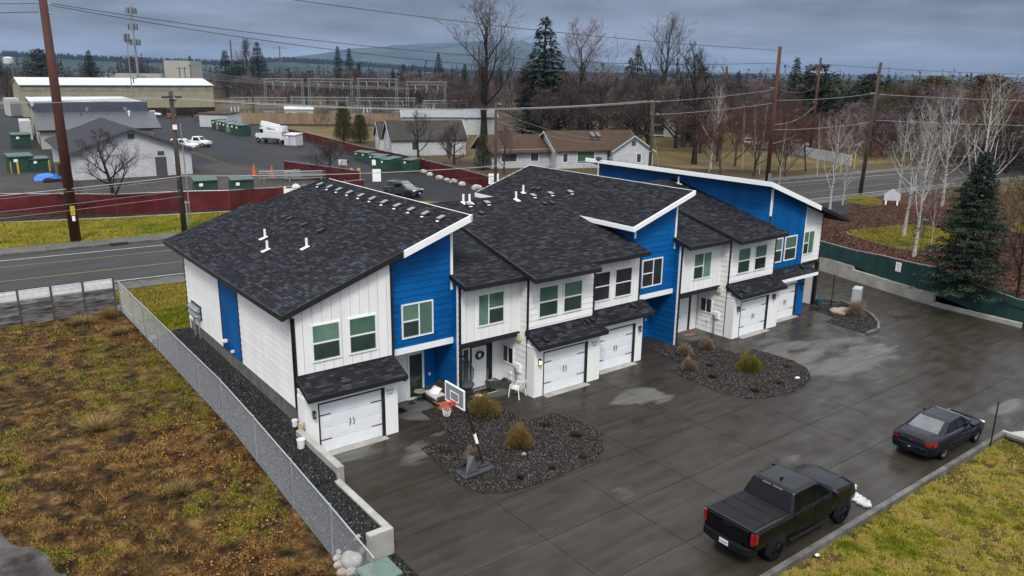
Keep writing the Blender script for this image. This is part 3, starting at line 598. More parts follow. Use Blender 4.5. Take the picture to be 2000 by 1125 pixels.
def entry_c(x, wreath):
    y = 1.4
    sec(0,0,y,[(x+2.9,0),(xd-xc+x,0),(xd-xc+x,3.0),(x+2.9,3.0)],'batten',m_white)
    b = MB(); b.box((x,y,0),(x+2.9,y+.12,3.0)); b.build('wall', m_black, TH)
    dx = x+(1.68 if wreath else 1.80)
    b = MB(); b.box((dx,y-.045,.05),(dx+.84,y-.002,2.1)); d = b.build('entry_door', m_door, TH)
    for z0,z1 in ((.2,.75),(.85,1.2),(1.3,1.95)): b = MB(); b.box((dx+.1,y-.056,z0),(dx+.74,y-.044,z1)); b.build('door_panel', m_door, d)
    b = MB(); b.tube([(dx+.08,y-.1,1.0),(dx+.08,y-.04,1.0)],.03,8); b.build('handle', m_black, d)
    b = MB(); b.box((dx-.05,y-.10,0),(dx+.9,y-.01,.05)); b.build('sill', m_vent, d)
    if wreath:
        b = MB(); u = x+1.12; b.box((u,y-.05,.1),(u+.06,y,2.15)); b.box((u+.36,y-.05,.1),(u+.42,y,2.15)); b.box((u+.06,y-.05,2.09),(u+.36,y,2.15)); b.box((u+.06,y-.05,.1),(u+.36,y,.16)); f = b.build('sidelight', m_frame, TH)
        b = MB(); b.box((u+.06,y-.03,.16),(u+.36,y-.015,2.09)); b.build('pane', m_pd, f)
    b = MB(); b.box((x+.0,-.02,0),(x+.10,1.4,2.9)); b.build('wall', m_black, TH)
entry_c(xc, True); entry_c(xg, False)
# end unit porch: wall set back
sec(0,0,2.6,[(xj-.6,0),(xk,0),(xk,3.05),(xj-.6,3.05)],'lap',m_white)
# ---- garages
def garage(x0, x1, y, yw, d0, d1, zl, zw, endr=None, mR=None):
    """projecting garage box x0..x1 front at y; door d0..d1; piers either side, lean-to added apart"""
    b = MB(); b.box((x0,y,0),(d0-.05,yw,2.52)); b.box((d0-.05,y,2.17),(d1+.05,yw,2.52)); b.box((x0+.02,y+.3,2.5),(x1-.02,yw,2.75)); b.build('wall', m_white, TH)
    b = MB(); b.box((d1+.05,y,0),(x1,yw,2.52)); b.build('wall', mR or m_white, TH)
    yd = y+.10
    b = MB(); b.box((d0-.05,yd,0),(d1+.05,yd+.05,2.17)); g = b.build('garage_door', m_gar, TH)
    h = 2.11/4
    for k in range(4):
        b = MB(); z = .02+k*h; b.box((d0,yd-.03,z+.006),(d1,yd-.001,z+h-.006)); n = 4; w = (d1-d0)/n
        for i in range(n): 
            a, c = d0+i*w+.08, d0+(i+1)*w-.08; zz0, zz1 = z+.10, z+h-.09
            b.add([(a,yd-.031,zz0),(c,yd-.031,zz0),(c,yd-.031,zz1),(a,yd-.031,zz1),(a+.04,yd-.036,zz0+.04),(c-.04,yd-.036,zz0+.04),(c-.04,yd-.036,zz1-.04),(a+.04,yd-.036,zz1-.04)],[(4,5,6,7),(0,1,5,4),(1,2,6,5),(2,3,7,6),(3,0,4,7)])
        b.build('panel', m_gar, g)
    for zz in (.55,1.62):
        for a, s in ((d0+.02,1),(d1-.02,-1)): b = MB(); b.fbox((a,yd-.055,zz),(.46*s,0,0),(0,0,.035),(0,.012,0)); b.build('hinge', m_black, g)
    um = (d0+d1)/2
    for s in (-.07,.07): b = MB(); b.tube([(um+s,yd-.05,.92),(um+s*1.5,yd-.10,1.0),(um+s*1.1,yd-.10,1.12),(um+s,yd-.05,1.22)],.017,6); b.build('handle', m_black, g)
    b = MB(); b.box((d1+.005,y-.012,0),(d1+.13,y+.098,2.19)); b.box((d0-.06,y-.012,2.13),(d1+.005,y+.098,2.19)); b.box((d0-.06,y-.012,0),(d0-.005,y+.098,2.13)); b.build('door_trim', m_black, TH)
    b = MB(); b.box((d0-.05,y-.35,.0),(d1+.1,y+.1,.012)); b.build('door_apron', m_conc2, TH)
garage(0.0,4.1,-.70,.0,.62,3.37,2,3); garage(xd,xe-.02,-1.24,-.6,11.64,14.28,2,3); garage(xe,18.98,-.56,-.1,15.76,18.31,2,3); garage(xh,xi-.02,-1.24,-.6,26.49,29.0,2,3); garage(xi,33.9,-.56,-.1,30.9,33.0,2,3,mR=m_blue)
def sconce(x, y, z, lit=False):
    b = MB(); b.box((x-.05,y-.02,z-.08),(x+.05,y,z+.10)); b.box((x-.06,y-.2,z+.10),(x+.06,y-.02,z+.13)); b.box((x-.02,y-.15,z+.13),(x+.02,y-.08,z+.18))
    for u,v in ((-.055,-.18),(.043,-.18),(-.055,-.06),(.043,-.06)): b.box((x+u,y+v,z-.14),(x+u+.012,y+v+.012,z+.1))
    b.box((x-.06,y-.19,z-.15),(x+.06,y-.04,z-.135)); s = b.build('wall_lantern', m_black, TH)
    b = MB(); b.box((x-.035,y-.16,z-.12),(x+.035,y-.075,z+.08)); b.build('lantern_glass', m_brass if lit else m_pg, s)
sconce(.36,-.70,1.82); sconce(11.32,-1.24,1.78,True); sconce(18.7,-.56,1.85); sconce(26.15,-1.24,1.8); sconce(29.55,-1.24,2.0); sconce(33.55,-.56,1.9)
m_script = mat('grey_script', (.12,.12,.115), rough=.6)
text('forty', TH, (3.75,-.712,2.02), (R(90),0,0), .17, m_script, 'house_number'); text('two', TH, (3.75,-.712,1.86), (R(90),0,0), .15, m_script, 'house_number')
text('forty', TH, (14.85,-1.252,2.04), (R(90),0,0), .17, m_script, 'house_number'); text('four', TH, (14.85,-1.252,1.88), (R(90),0,0), .15, m_script, 'house_number')
# ---- roofs: deck, individual shingle tabs, fascia
KEEP = [0]; PROTO = {}
def roof(O, U, Wd, poly, name='roof', near=0, th=.16, deckm=None):
    """poly in (u,v): u along the eave, v up the slope; shingle tabs laid as real stepped pieces"""
    O, U, Wd = Vector(O), Vector(U).normalized(), Vector(Wd).normalized(); Nn = U.cross(Wd); Nn = Nn if Nn.z > 0 else -Nn
    at = lambda u, v, d=0: O+U*u+Wd*v+Nn*d
    b = MB(); b.prism([at(u,v) for u, v in poly], -Nn*th); rf = b.build(name, m_under, TH)
    e = .142; vmax = max(p[1] for p in poly); v = min(p[1] for p in poly); Vs = []; rs = []; tabs = []; j = 0
    while v < vmax-.01:
        q = clip_strip(poly, 1, v, min(v+e, vmax))
        if len(q) > 2:
            mid = [p for p in q]; a, c = min(p[0] for p in mid), max(p[0] for p in mid); u = a-random.uniform(0,.3)
            while u < c:
                w = random.choice((.20,.27,.33,.40)); u0, u1 = max(u,a), min(u+w-.006,c); u += w
                if u1-u0 < .04: continue
                # trim tabs at slanted edges
                um = (u0+u1)/2; vm = v+e/2
                if not inpoly(np.array([um]), np.array([min(vm,vmax-.002)]), poly)[0]: continue
                tabs.append((u0,u1,v,min(v+e+.01,vmax), min(1,.10+.80*random.random()**1.25), random.choice((.014,.017,.026))))
        v += e; j += 1
    for u0,u1,v0,v1,r,h in tabs:
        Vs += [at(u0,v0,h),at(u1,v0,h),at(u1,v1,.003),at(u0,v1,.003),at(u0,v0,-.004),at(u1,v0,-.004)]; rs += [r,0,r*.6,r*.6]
    near = min(near, len(tabs)); n = len(tabs); V = np.array([tuple(p) for p in Vs]).reshape(-1,6,3)
    order = np.argsort(np.linalg.norm(V[:,0]-np.array([-10.7,-27.8,14.7]),axis=1)); single = order[:near]; rest = order[near:]
    if len(rest):
        k = 6*np.arange(len(rest)); q = lambda *i: np.stack([k+x for x in i],1)
        F = np.stack([q(0,1,2,3),q(4,5,1,0),q(4,0,3,3),q(1,5,2,2)],1)
        F4 = np.concatenate([F[:,0],F[:,1]]); rr = np.array(rs).reshape(-1,4)[rest]
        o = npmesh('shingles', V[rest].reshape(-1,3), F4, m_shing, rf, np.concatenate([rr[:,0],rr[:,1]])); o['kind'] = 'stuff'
    for i in single:
        u0,u1,v0,v1,r,h = tabs[i]; key = round(u1-u0,2)*1000+int(r*8)
        if key not in PROTO:
            wv = U*(u1-u0); vv = Wd*(v1-v0); mb = MB(); mb.add([Nn*h, wv+Nn*h, wv+vv+Nn*.003, vv+Nn*.003, -Nn*.004, wv-Nn*.004],[(0,1,2,3),(4,5,1,0)], r); PROTO[key] = mb.build('shingle', m_shing, rf).data; bpy.data.objects[-1] if 0 else None
            o = [x for x in rf.children if x.data == PROTO[key]][0]; o.location = at(u0,v0); continue
        o = bpy.data.objects.new('shingle', PROTO[key]); COL.objects.link(o); o.parent = rf; o.location = at(u0,v0)
    return rf, at
def fascia(a, c, h, m, t=.05, name='fascia', out=(0,-1,0), drop=0):
    a, c = Vector(a), Vector(c); b = MB(); o = Vector(out).normalized()*t
    b.fbox(a+Vector((0,0,.015-drop)), c-a, o, (0,0,-h)); return b.build(name, m, TH)
S1 = Vector((8.57,0,3.01)); L1 = S1.length
PROTO.clear()
r1, at1 = roof((-.5,-.31,5.89),(0,1,0),S1,[(0,0),(16.85,0),(16.6,L1*.555),(0,L1*.555)],near=300)
r1b, _ = roof(tuple(Vector((-.5,-.31,5.89))+S1*.5551),(0,1,0),S1,[(0,0),(15.35,0),(14.3,L1*.4449),(0,L1*.4449)])
P = lambda t, y=-.31: (-.5+8.57*t, y, 5.89+3.01*t)
fascia(P(0),P(.61),.24,m_black); fascia(P(.615,-.33),P(1.008,-.33),.30,m_wtrim,.06); fascia((-.5,-.36,5.89),(-.5,16.5,5.89),.22,m_black,.05,out=(-1,0,0)); fascia((8.07,-.39,8.9),(8.07,14,8.9),.26,m_wtrim,.05,out=(1,0,0))
fascia(P(0,16.6),P(1,14.3),.22,m_black,.05,out=(0,1,0))
# gable roofs between the towers: front plane, back plane
q = 1/math.sqrt(1+.0625)
def gab(x0, x1, ye, ze, yr=7.4, near=0):
    zr_ = ze+.25*(yr-ye); Lf = (yr-ye)/q
    roof((x0,ye,ze),(1,0,0),(0,1,.25),[(0,0),(x1-x0,0),(x1-x0,Lf),(0,Lf)]); roof((x1,2*yr-ye,ze),(-1,0,0),(0,-1,.25),[(0,0),(x1-x0,0),(x1-x0,Lf-.01),(0,Lf-.01)])
    fascia((x0,ye,ze),(x1,ye,ze),.22,m_black); return zr_
gab(7.5,10.9,-.77,5.89); 
def rake(x, ye, ze, yr=7.4, h=.22): fascia((x,ye-.05,ze),(x,yr,ze+.25*(yr-ye)),h,m_black,.05,out=(-1,0,0)); fascia((x,yr,ze+.25*(yr-ye)),(x,2*yr-ye,ze),h,m_black,.05,out=(-1,0,0))
rake(7.5,-.77,5.89)
Z3 = lambda x: 7.26+(x-18.29)*.3355
zE = 5.91+.25*(7.4+1.55)
roof((10.77,-1.55,5.91),(1,0,0),(0,1,.25),[(0,0),(4.0,0),(4.0,.62),(0,.62)])
roof((10.77,-1.55+.62*q,5.91+.62*q*.25),(1,0,0),(0,1,.25),[(0,.0),(8.05,.0),(8.05,4.9),(9.9,8.55),(0,8.6)])
roof((20.8,16.35,5.91),(-1,0,0),(0,-1,.25),[(0,0),(10.03,0),(10.03,9.2),(0,9.2)])
fascia((10.77,-1.55,5.91),(14.8,-1.55,5.91),.22,m_black); fascia((14.78,-.95,6.06),(18.84,-.95,6.06),.22,m_black); rake(10.77,-1.55,5.91)
# shed roof over the middle blue tower
S3 = Vector((4.56,0,1.53)); r3, at3 = roof((18.29,-.17,7.26),(0,1,0),S3,[(0,0),(14.3,0),(14.4,S3.length),(0,S3.length)])
fascia((18.29,-.17,7.26),(22.85,-.17,8.79),.27,m_wtrim,.06); fascia((18.29,-.22,7.26),(18.29,14.1,7.26),.24,m_wtrim,.05,out=(-1,0,0)); fascia((22.85,-.25,8.79),(22.85,14.2,8.79),.24,m_wtrim,.05,out=(1,0,0)); fascia((18.29,14.1,7.26),(22.85,14.2,8.79),.24,m_wtrim,.05,out=(0,1,0))
gab(22.12,25.65,-.82,5.89); rake(22.12,-.82,5.89)
gab(25.54,29.98,-1.53,5.91); rake(25.54,-1.53,5.91)
b = MB(); b.box((29.0,-1.5,5.72),(29.52,-.2,5.9)); b.build('soffit', m_black, TH)
# mirrored shed over the end tower
S5 = Vector((-9.03,0,3.10)); L5 = S5.length
roof((38.18,-.66,5.76),(0,1,0),S5,[(0,.0),(16.2,0),(16.2,L5),(0,L5)],)
t5 = lambda x, y: (x, y, 8.86-(x-29.15)*.3433)
fascia(t5(29.15,-.66),t5(34.62,-.66),.30,m_wtrim,.06); fascia(t5(34.64,-.64),t5(38.18,-.64),.22,m_black); fascia((29.15,-.72,8.86),(29.15,15.4,8.86),.27,m_wtrim,.06,out=(-1,0,0)); fascia(t5(38.18,-.66),t5(38.18,15.4),.2,m_black,.05,out=(1,0,0))
# lean-to roofs over the garages
def leanto(x0, x1, ye, yw, ze, sl=.47, mf=None, rk=True):
    Lv = (yw-ye)*math.sqrt(1+sl*sl); roof((x0,ye,ze),(1,0,0),(0,1,sl),[(0,0),(x1-x0,0),(x1-x0,Lv),(0,Lv)],'lean_to_roof',th=.06)
    mf = mf or m_black; fascia((x0,ye,ze),(x1,ye,ze),.19,mf); fascia((x0,ye-.05,ze),(x0,yw,ze+sl*(yw-ye)),.19,mf,.05,out=(-1,0,0)); fascia((x1,ye-.05,ze),(x1,yw,ze+sl*(yw-ye)),.19,mf,.05,out=(1,0,0))
    b = MB(); b.box((x0+.02,ye+.02,ze-.19),(x1-.02,yw-.02,ze-.17)); b.build('soffit', m_wtrim, TH)
    b = MB(); b.fbox((x0,yw-.03,ze+sl*(yw-ye)-.02),(x1-x0,0,0),(0,.05,0),(0,0,.08)); b.build('flashing', m_black, TH)
leanto(.04,4.32,-1.12,-.0,2.66); leanto(xd-.05,15.30,-1.66,-.62,2.66); leanto(15.31,19.35,-.98,-.12,2.78); leanto(xh-.05,30.22,-1.66,-.62,2.66); leanto(30.23,34.5,-.98,-.12,2.78)
fascia((30.6,-1.045,2.78),(34.5,-1.045,2.78),.2,m_wtrim,.03,drop=.0)
# ---- roof furniture
def box_vent(p, up):
    x, y, z = p; b = MB(); u = Vector(up).normalized(); s = Vector((0,1,0)) if abs(u.x) > .5 else Vector((1,0,0)); n = s.cross(u); n = n if n.z > 0 else -n
    o = Vector(p); b.fbox(o-u*.16-s*.13, u*.32, s*.26, n*.10); v = b.build('roof_vent', m_vblk, TH)
    b = MB(); b.fbox(o-u*.17-s*.15+n*.10, u*.34, s*.30, n*.03); b.build('vent_cap', m_vent, v)
    b = MB(); b.fbox(o-u*.27-s*.11+n*.02, u*.09, s*.20, n*.008); b.build('vent_flange', m_metalw, v)
for y in (13.41,12.16,10.97,9.7,8.4,7.17,5.91,4.64,3.34,2.08,.78): box_vent((7.3,y,8.63),S1)
def pipe(p, up, h=.42):
    o = Vector(p); u = Vector(up).normalized(); b = MB(); b.tube([o-Vector((0,0,.1)),o+Vector((0,0,h))],.06,10); v = b.build('vent_pipe', m_metalw, TH)
    s = Vector((0,1,0)) if abs(u.x) > .5 else Vector((1,0,0)); n = s.cross(u); n = n if n.z > 0 else -n; b = MB(); b.fbox(o-u*.30-s*.13+n*.02, u*.42, s*.26, n*.01); b.build('pipe_flange', m_metalw, v)
for p in ((2.47,9.22,6.93),(1.89,7.4,6.73),(2.95,5.29,7.1)): pipe(p,S1)
def cap(p, up):
    o = Vector(p); u = Vector(up).normalized(); s = Vector((0,1,0)) if abs(u.x) > .5 else Vector((1,0,0)); n = s.cross(u); n = n if n.z > 0 else -n
    b = MB(); b.fbox(o-u*.13-s*.10, u*.26, s*.20, n*.13); b.fbox(o-u*.20-s*.12+n*.09, u*.10, s*.24, n*.05); b.build('exhaust_cap', m_vblk, TH)
for p in ((4.12,10.67,7.51),(4.15,10.07,7.52),(4.13,8.14,7.52),(4.13,6.28,7.52)): cap(p,S1)
UY = (0,1,.25)
for x,y,z in ((12.71,6.66,7.96),(13.88,6.61,7.95),(17.33,6.9,8.02),(18.65,6.93,8.03),(20.1,6.85,8.02)): box_vent((x,y,z),UY)
for x,y,z in ((12.63,7.04,8.06),(12.98,6.96,8.04),(15.98,6.74,7.98),(17.4,7.9,8.1),(29.42,6.62,7.95)): pipe((x,y,z),UY,.46)
for x,y,z in ((12.66,5.48,7.67),(17.21,5.78,7.74),(17.74,5.74,7.73),(28.7,6.2,7.85)): cap((x,y,z),UY)
cap((20.02,10.15,7.86),S3); cap((20.07,9.71,7.88),S3)
for x,y,z in ((11.55,-1.35,2.83),(14.6,-.9,3.02),(14.95,-.82,3.06),(18.3,-.35,3.1),(26.3,-1.35,2.83),(29.7,-.85,3.04),(33.6,-.4,3.08)): cap((x,y,z),(0,1,.47))
# satellite dish on the far fascia
b = MB(); b.tube([(29.05,13.9,7.6),(29.0,13.9,7.7),(29.0,13.9,8.75)],.03,8); d = b.build('dish_mast', m_metalw, TH)
b = MB(); b.lathe([(.02,.0),(.14,.02),(.26,.07),(.27,.08),(.25,.085),(.14,.035),(.02,.012)],20,(29.0,13.85,8.85),(.55,.3,.55)); b.build('dish', m_vent, TH)
# meters and pipes
b = MB(); b.box((-.05,12.3,2.30),(-.005,14.0,3.05)); mp_ = b.build('meter_panel', m_black, TH)
for i in range(5):
    for j in range(2):
        b = MB(); y, z = 12.55+i*.3, 2.5+j*.33; b.box((-.2,y-.11,z-.13),(-.05,y+.11,z+.13)); b.lathe([(.085,0),(.085,.1),(.06,.12)],12,(-.2,y,z),(-1,0,0)); b.build('meter', m_steel, mp_)
b = MB(); b.tube([(-.12,12.6,1.1),(-.12,12.6,2.35)],.035,8); b.tube([(-.12,13.4,1.1),(-.12,13.4,2.35)],.05,8); b.build('conduit', m_steel, TH)
b = MB(); b.box((-.3,8.3,2.3),(-.02,8.5,2.42)); b.box((-.16,7.4,2.05),(-.02,7.5,2.15)); b.build('dryer_vent', m_metalw, TH)
for x in (xd,xh):
    b = MB(); b.box((x-.13,-.28,1.0),(x-.03,.12,1.4)); m_ = b.build('gas_meter', m_wtrim, TH); b = MB(); b.lathe([(.09,0),(.09,.08),(.03,.1)],12,(x-.13,-.02,1.15),(-1,0,0)); b.tube([(x-.08,-.02,1.0),(x-.08,-.02,0)],.025,6); b.tube([(x-.08,.08,1.0),(x-.08,.08,0)],.02,6); b.build('meter_dial', m_steel, m_)
    b = MB(); b.box((x-.16,-.30,2.62),(x-.03,-.02,2.92)); b.build('speaker_vent', mat('beige_plastic',(.62,.55,.38)), TH)
    b = MB(); b.tube([(x-.04,.5,.0),(x-.06,.5,.7),(x-.09,.5,.7)],.02,6); b.box((x-.1,.44,.68),(x-.03,.56,.8)); b.build('hose_tap', m_wtrim, TH)
# ================================================================== FENCES, PATIO, YARD OBJECTS
m_wire = mat('chain_link', (.42,.44,.46), rough=.45, metal=.3)
def chain_fence():
    ys = [21.9,18.6,15.9,13.1,9.7,6.2,2.9,-.9,-4.4,-7.5]; x0 = -2.05
    gz = lambda y: float(np.clip(.80+(y-2)*.075,-.15,.80)); top = lambda y: gz(y)+1.83
    f = thing('chain_link_fence','long galvanised chain link fence between the vacant lot and the gravel strip','fence',(x0,7,0))
    o = (-x0,-7,0)
    def put(b, n, m): q = b.build(n, m, f); q.location = o; return q
    for i, y in enumerate(ys):
        b = MB(); b.tube([(x0,y,gz(y)-.2),(x0,y,top(y)+.03)], .045 if i in (0,9) else .036, 8); b.lathe([(.035,0),(.03,.03),(.01,.045)],8,(x0,y,top(y)+.03)); put(b,'post',m_steel)
    yl = ys[::-1]+[]; P = [(x0,-10.4,top(-10.4)-.05)]+[(x0,y,top(y)) for y in yl]; b = MB(); b.tube(P,.030,8); put(b,'top_rail',m_steel)
    V = []; F = []
    for s in (1,-1):
        for yy in np.arange(-12,24,.085):
            n = 5; pts = []
            for k in range(n):
                t = k/(n-1); y = yy+s*t*1.78
                if y < -10.4 or y > 21.9: continue
                pts.append((y, gz(y)+.03+t*1.78))
            if len(pts) < 2: continue
            (ya,za),(yb_,zb_) = pts[0], pts[-1]; w = .0021; k = len(V)
            V += [(x0-.006*s,ya-w,za),(x0-.006*s,ya+w,za),(x0-.006*s,yb_+w,zb_),(x0-.006*s,yb_-w,zb_)]; F.append((k,k+1,k+2,k+3))
            V += [(x0-w-.006*s,ya,za),(x0+w-.006*s,ya,za),(x0+w-.006*s,yb_,zb_),(x0-w-.006*s,yb_,zb_)]; F.append((k+4,k+5,k+6,k+7))
    q = npmesh('wire_mesh', V, F, m_wire, f); q.location = o; q['kind'] = 'stuff'
chain_fence()
m_wood = mat('weathered_board', (.03,.028,.027), (.20,.19,.185), 1.6, .85, .4, 14, rnd=.4, stretch=(.7,1,5), detail=8)
m_post = mat('grey_post', (.05,.05,.052), (.09,.09,.09), 4, .8); m_slat = mat('pale_slat', (.60,.61,.61), (.75,.76,.76), 3, .6, rnd=.1)
def slat_fence():
    f = thing('slatted_fence','weathered grey board fence with pale slats along its top','fence',(-9,22.0,.8))
    for k in range(10):
        x = -2.3-1.62*k-9*-1
        b = MB(); b.box((x-.05,-.06,-.3),(x+.05,.06,2.14)); b.build('post', m_post, f)
        if k == 9: break
        for j in range(7):
            b = MB(); t = random.uniform(-.006,.006); b.box((x-1.57,-.025+t,.06+j*.195),(x-.05,.015+t,.06+j*.195+.185)); b.build('board', m_wood, f)
        for j in range(8):
            b = MB(); b.box((x-1.57,-.02,1.50+j*.073),(x-.05,.01,1.50+j*.073+.048)); b.build('slat', m_slat, f)
        b = MB(); b.box((x-1.57,-.04,2.085),(x-.05,.04,2.13)); b.build('cap_rail', m_post, f)
slat_fence()
# ---- boulders at the end wall
def rock_mesh(seed, flat=.75):
    rg = np.random.default_rng(seed); import bmesh
    bm = bmesh.new(); bmesh.ops.create_icosphere(bm, subdivisions=3, radius=.5); d = rg.normal(size=(9,3)); d /= np.linalg.norm(d,axis=1)[:,None]; k = .30+.16*rg.random(9)
    for v in bm.verts:
        p = np.array(v.co); 
        for i in range(9):
            h = p@d[i]-k[i]*1.05
            if h > 0: p = p-d[i]*h*.78
        p = p*(1+.05*(vnoise(np.array([p[0]*5+9]),np.array([p[1]*5+p[2]*4+9]),1,seed)[0]-.5)); v.co = (p[0],p[1],p[2]*flat)
    me = bpy.data.meshes.new('boulder'); bm.to_mesh(me); bm.free(); me.polygons.foreach_set('use_smooth',[True]*len(me.polygons)); return me
m_rock = mat('pale_boulder', (.24,.23,.21), (.42,.40,.37), 3, .85, .8, 18); m_rockt = mat('tan_boulder', (.24,.18,.13), (.38,.31,.24), 3, .85, .8, 18)
RK = [rock_mesh(s) for s in (1,2,3,4)]
def boulder(label, x, y, z, s, m, k, group=None, name='boulder', cat='boulder', sc=(1,1,1)):
    me = RK[k%4].copy(); me.materials.clear(); me.materials.append(m); o = bpy.data.objects.new(name, me); COL.objects.link(o)
    o.location = (x,y,z); o.scale = (s*sc[0]*1.25,s*sc[1]*1.25,s*sc[2]*1.25); o.rotation_euler = (0,0,k*1.7); return tag(o, label, cat, group)
gq = 'boulders between the fence and the end of the retaining wall'
boulder('largest round pale boulder beside the chain link fence', -1.75,-8.1,.2,.62,m_rock,0,gq); boulder('tall tan boulder leaning on the retaining wall end', -1.25,-7.75,.36,.52,m_rockt,1,gq,sc=(.8,.8,1.5))
for i,(x,y,s,l) in enumerate(((-1.45,-7.3,.24,'small pale stone behind the tall tan boulder'),(-1.62,-7.42,.22,'small pale stone touching the tan boulder on its left'),(-1.83,-7.52,.26,'pale stone next to the fence uphill of the round boulder'),(-2.0,-7.75,.24,'flat pale stone squeezed against the fence post'),(-2.12,-8.1,.26,'pale stone left of the largest round boulder'),(-2.2,-8.5,.28,'brownish stone at the fence below the round boulder'),(-1.98,-8.62,.3,'pale stone below the largest round boulder'),(-1.7,-8.85,.34,'tan stone half hidden by the green cabinet'))):
    boulder(l,x,y,.18,s,m_rockt if 'tan' in l and 'touch' not in l or 'brown' in l else m_rock,i+2,gq)
m_gbox = mat('green_cabinet', (.085,.135,.105), (.11,.165,.13), 4, .45)
g = thing('utility_cabinet','pale green utility cabinet at the fence beside the end of the retaining wall','utility cabinet',(-1.6,-9.75,0))
b = MB(); b.prism([(-.5,-.45,0),(.5,-.45,0),(.5,.45,0),(-.5,.45,0)],(0,0,.62)); b.build('body', m_gbox, g, bevel=.03)
b = MB(); b.prism([(-.54,-.5,.622),(.54,-.5,.622),(.54,.5,.622),(-.54,.5,.622)],(0,0,.1)); b.build('lid', m_gbox, g, bevel=.04)
# ---- buckets
m_bucket = mat('white_bucket', (.72,.73,.72), rough=.4)
for x,y,z,l in ((-.62,-1.75,1.08,'white bucket standing on the dark gravel by the wall'),(-.28,-.35,1.34,'white bucket on the wall top at the house corner')):
    t = thing('bucket', l, 'bucket', (x,y,z)); b = MB(); b.lathe([(.12,0),(.15,.34),(.158,.345),(.158,.36),(.14,.36),(.115,.03)],16); b.build('body', m_bucket, t); b = MB(); b.tube([(-.155,0,.33),(-.1,.1,.2),(0,.15,.15),(.1,.1,.2),(.155,0,.33)],.005,4); b.build('handle', m_steel, t)
    if z > 1.2: t.scale = (.75,.75,.75)
b = MB(); b.tube([(-.15,-.71,1.55),(-.15,-.85,1.55),(-.25,-.95,1.5)],.02,6); b.box((-.3,-.8,1.34),(-.05,-.72,1.6)); tag(b.build('hose_bracket', mat('tan_metal',(.45,.38,.24),rough=.5)),'tan hose bracket on the wall top at the garage corner','bracket')
# ---- basketball hoop
m_blkp = mat('black_plastic', (.022,.024,.027), (.04,.042,.046), 6, .5); m_red = mat('red_rim', (.55,.06,.03), rough=.45); m_net = mat('net_cord', (.75,.74,.72), rough=.8); m_netr = mat('net_cord_red', (.55,.07,.05), rough=.8)
h = thing('basketball_hoop','portable basketball hoop with black base standing on the gravel bed','basketball hoop',(4.75,-5.5,.02))
b = MB(); b.loft([[(-.72,-.36,0),(.72,-.36,0),(.72,.36,0),(-.72,.36,0)],[(-.72,-.37,.10),(.74,-.37,.10),(.74,.37,.10),(-.72,.37,.10)],[(-.6,-.28,.19),(.62,-.3,.2),(.62,.3,.2),(-.6,.28,.19)]]); b.box((.05,-.2,.19),(.5,.2,.27)); b.build('base', m_blkp, h, bevel=.025)
b = MB(); b.prism([(-.62,-.3,.2),(-.05,-.34,.22),(-.12,-.1,.72),(-.3,.05,.78)],(0,.05,.02)); b.prism([(-.60,.26,.2),(-.05,.3,.2),(-.12,-.04,.72)],(0,.05,0)); b.build('ballast_lid', m_blkp, h, bevel=.015)
b = MB(); b.tube([(.36,-.05,.2),(-.22,.34,2.78)],.055,10); b.build('pole', m_black, h); b = MB(); b.tube([(.155,.088,1.12),(.065,.148,1.52)],.060,10); b.build('pole_label', m_wtrim, h)
b = MB(); b.tube([(.12,.12,1.28),(.16,.42,1.75),(-.20,.50,2.9)],.02,6); b.tube([(-.20,.33,2.72),(-.58,.47,2.85)],.024,6); b.tube([(-.22,.34,2.78),(-.58,.47,3.35)],.024,6); b.build('brace', m_black, h)
bx = -.60
fr = MB()
for (y0,z0,y1,z1) in ((-.18,2.75,1.12,2.80),(-.18,3.48,1.12,3.53),(-.18,2.80,-.13,3.48),(1.07,2.80,1.12,3.48)): fr.box((bx-.02,y0,z0),(bx+.03,y1,z1))
for (y0,z0,y1,z1) in ((.18,2.90,.76,2.935),(.18,3.24,.76,3.275),(.18,2.935,.215,3.24),(.725,2.935,.76,3.24)): fr.box((bx-.022,y0,z0),(bx-.008,y1,z1))
bo = fr.build('backboard', m_wtrim, h); b = MB(); b.box((bx-.006,-.13,2.80),(bx+.008,1.07,3.48)); b.build('pane', mat('acrylic',(.16,.18,.21),rough=.12,spec=.6), bo)
b = MB(); ry, rz, rc = .47, 2.88, bx-.36
b.tube([(rc+.23*math.cos(a),ry+.23*math.sin(a),rz) for a in np.linspace(0,6.283,25)],.016,6,cap=False); b.box((bx-.12,ry-.09,rz-.09),(bx-.022,ry+.09,rz+.05)); b.build('rim', m_red, h)
def net(c0,c1):
    b = MB(); n = 12
    for i in range(n):
        for s in (1,-1):
            pts = []
            for k in range(6):
                t = k/5
                if not (c0 <= t <= c1): continue
                a = 2*math.pi*(i+.5*k*s)/n; q = .225*(1-t)+.11*t; pts.append((rc+q*math.cos(a), ry+q*math.sin(a), rz-.45*t))
            if len(pts) > 1: b.tube(pts,.009,4,cap=False)
    return b
net(0,.41).build('net', m_netr, h); net(.39,1).build('net', m_net, h)
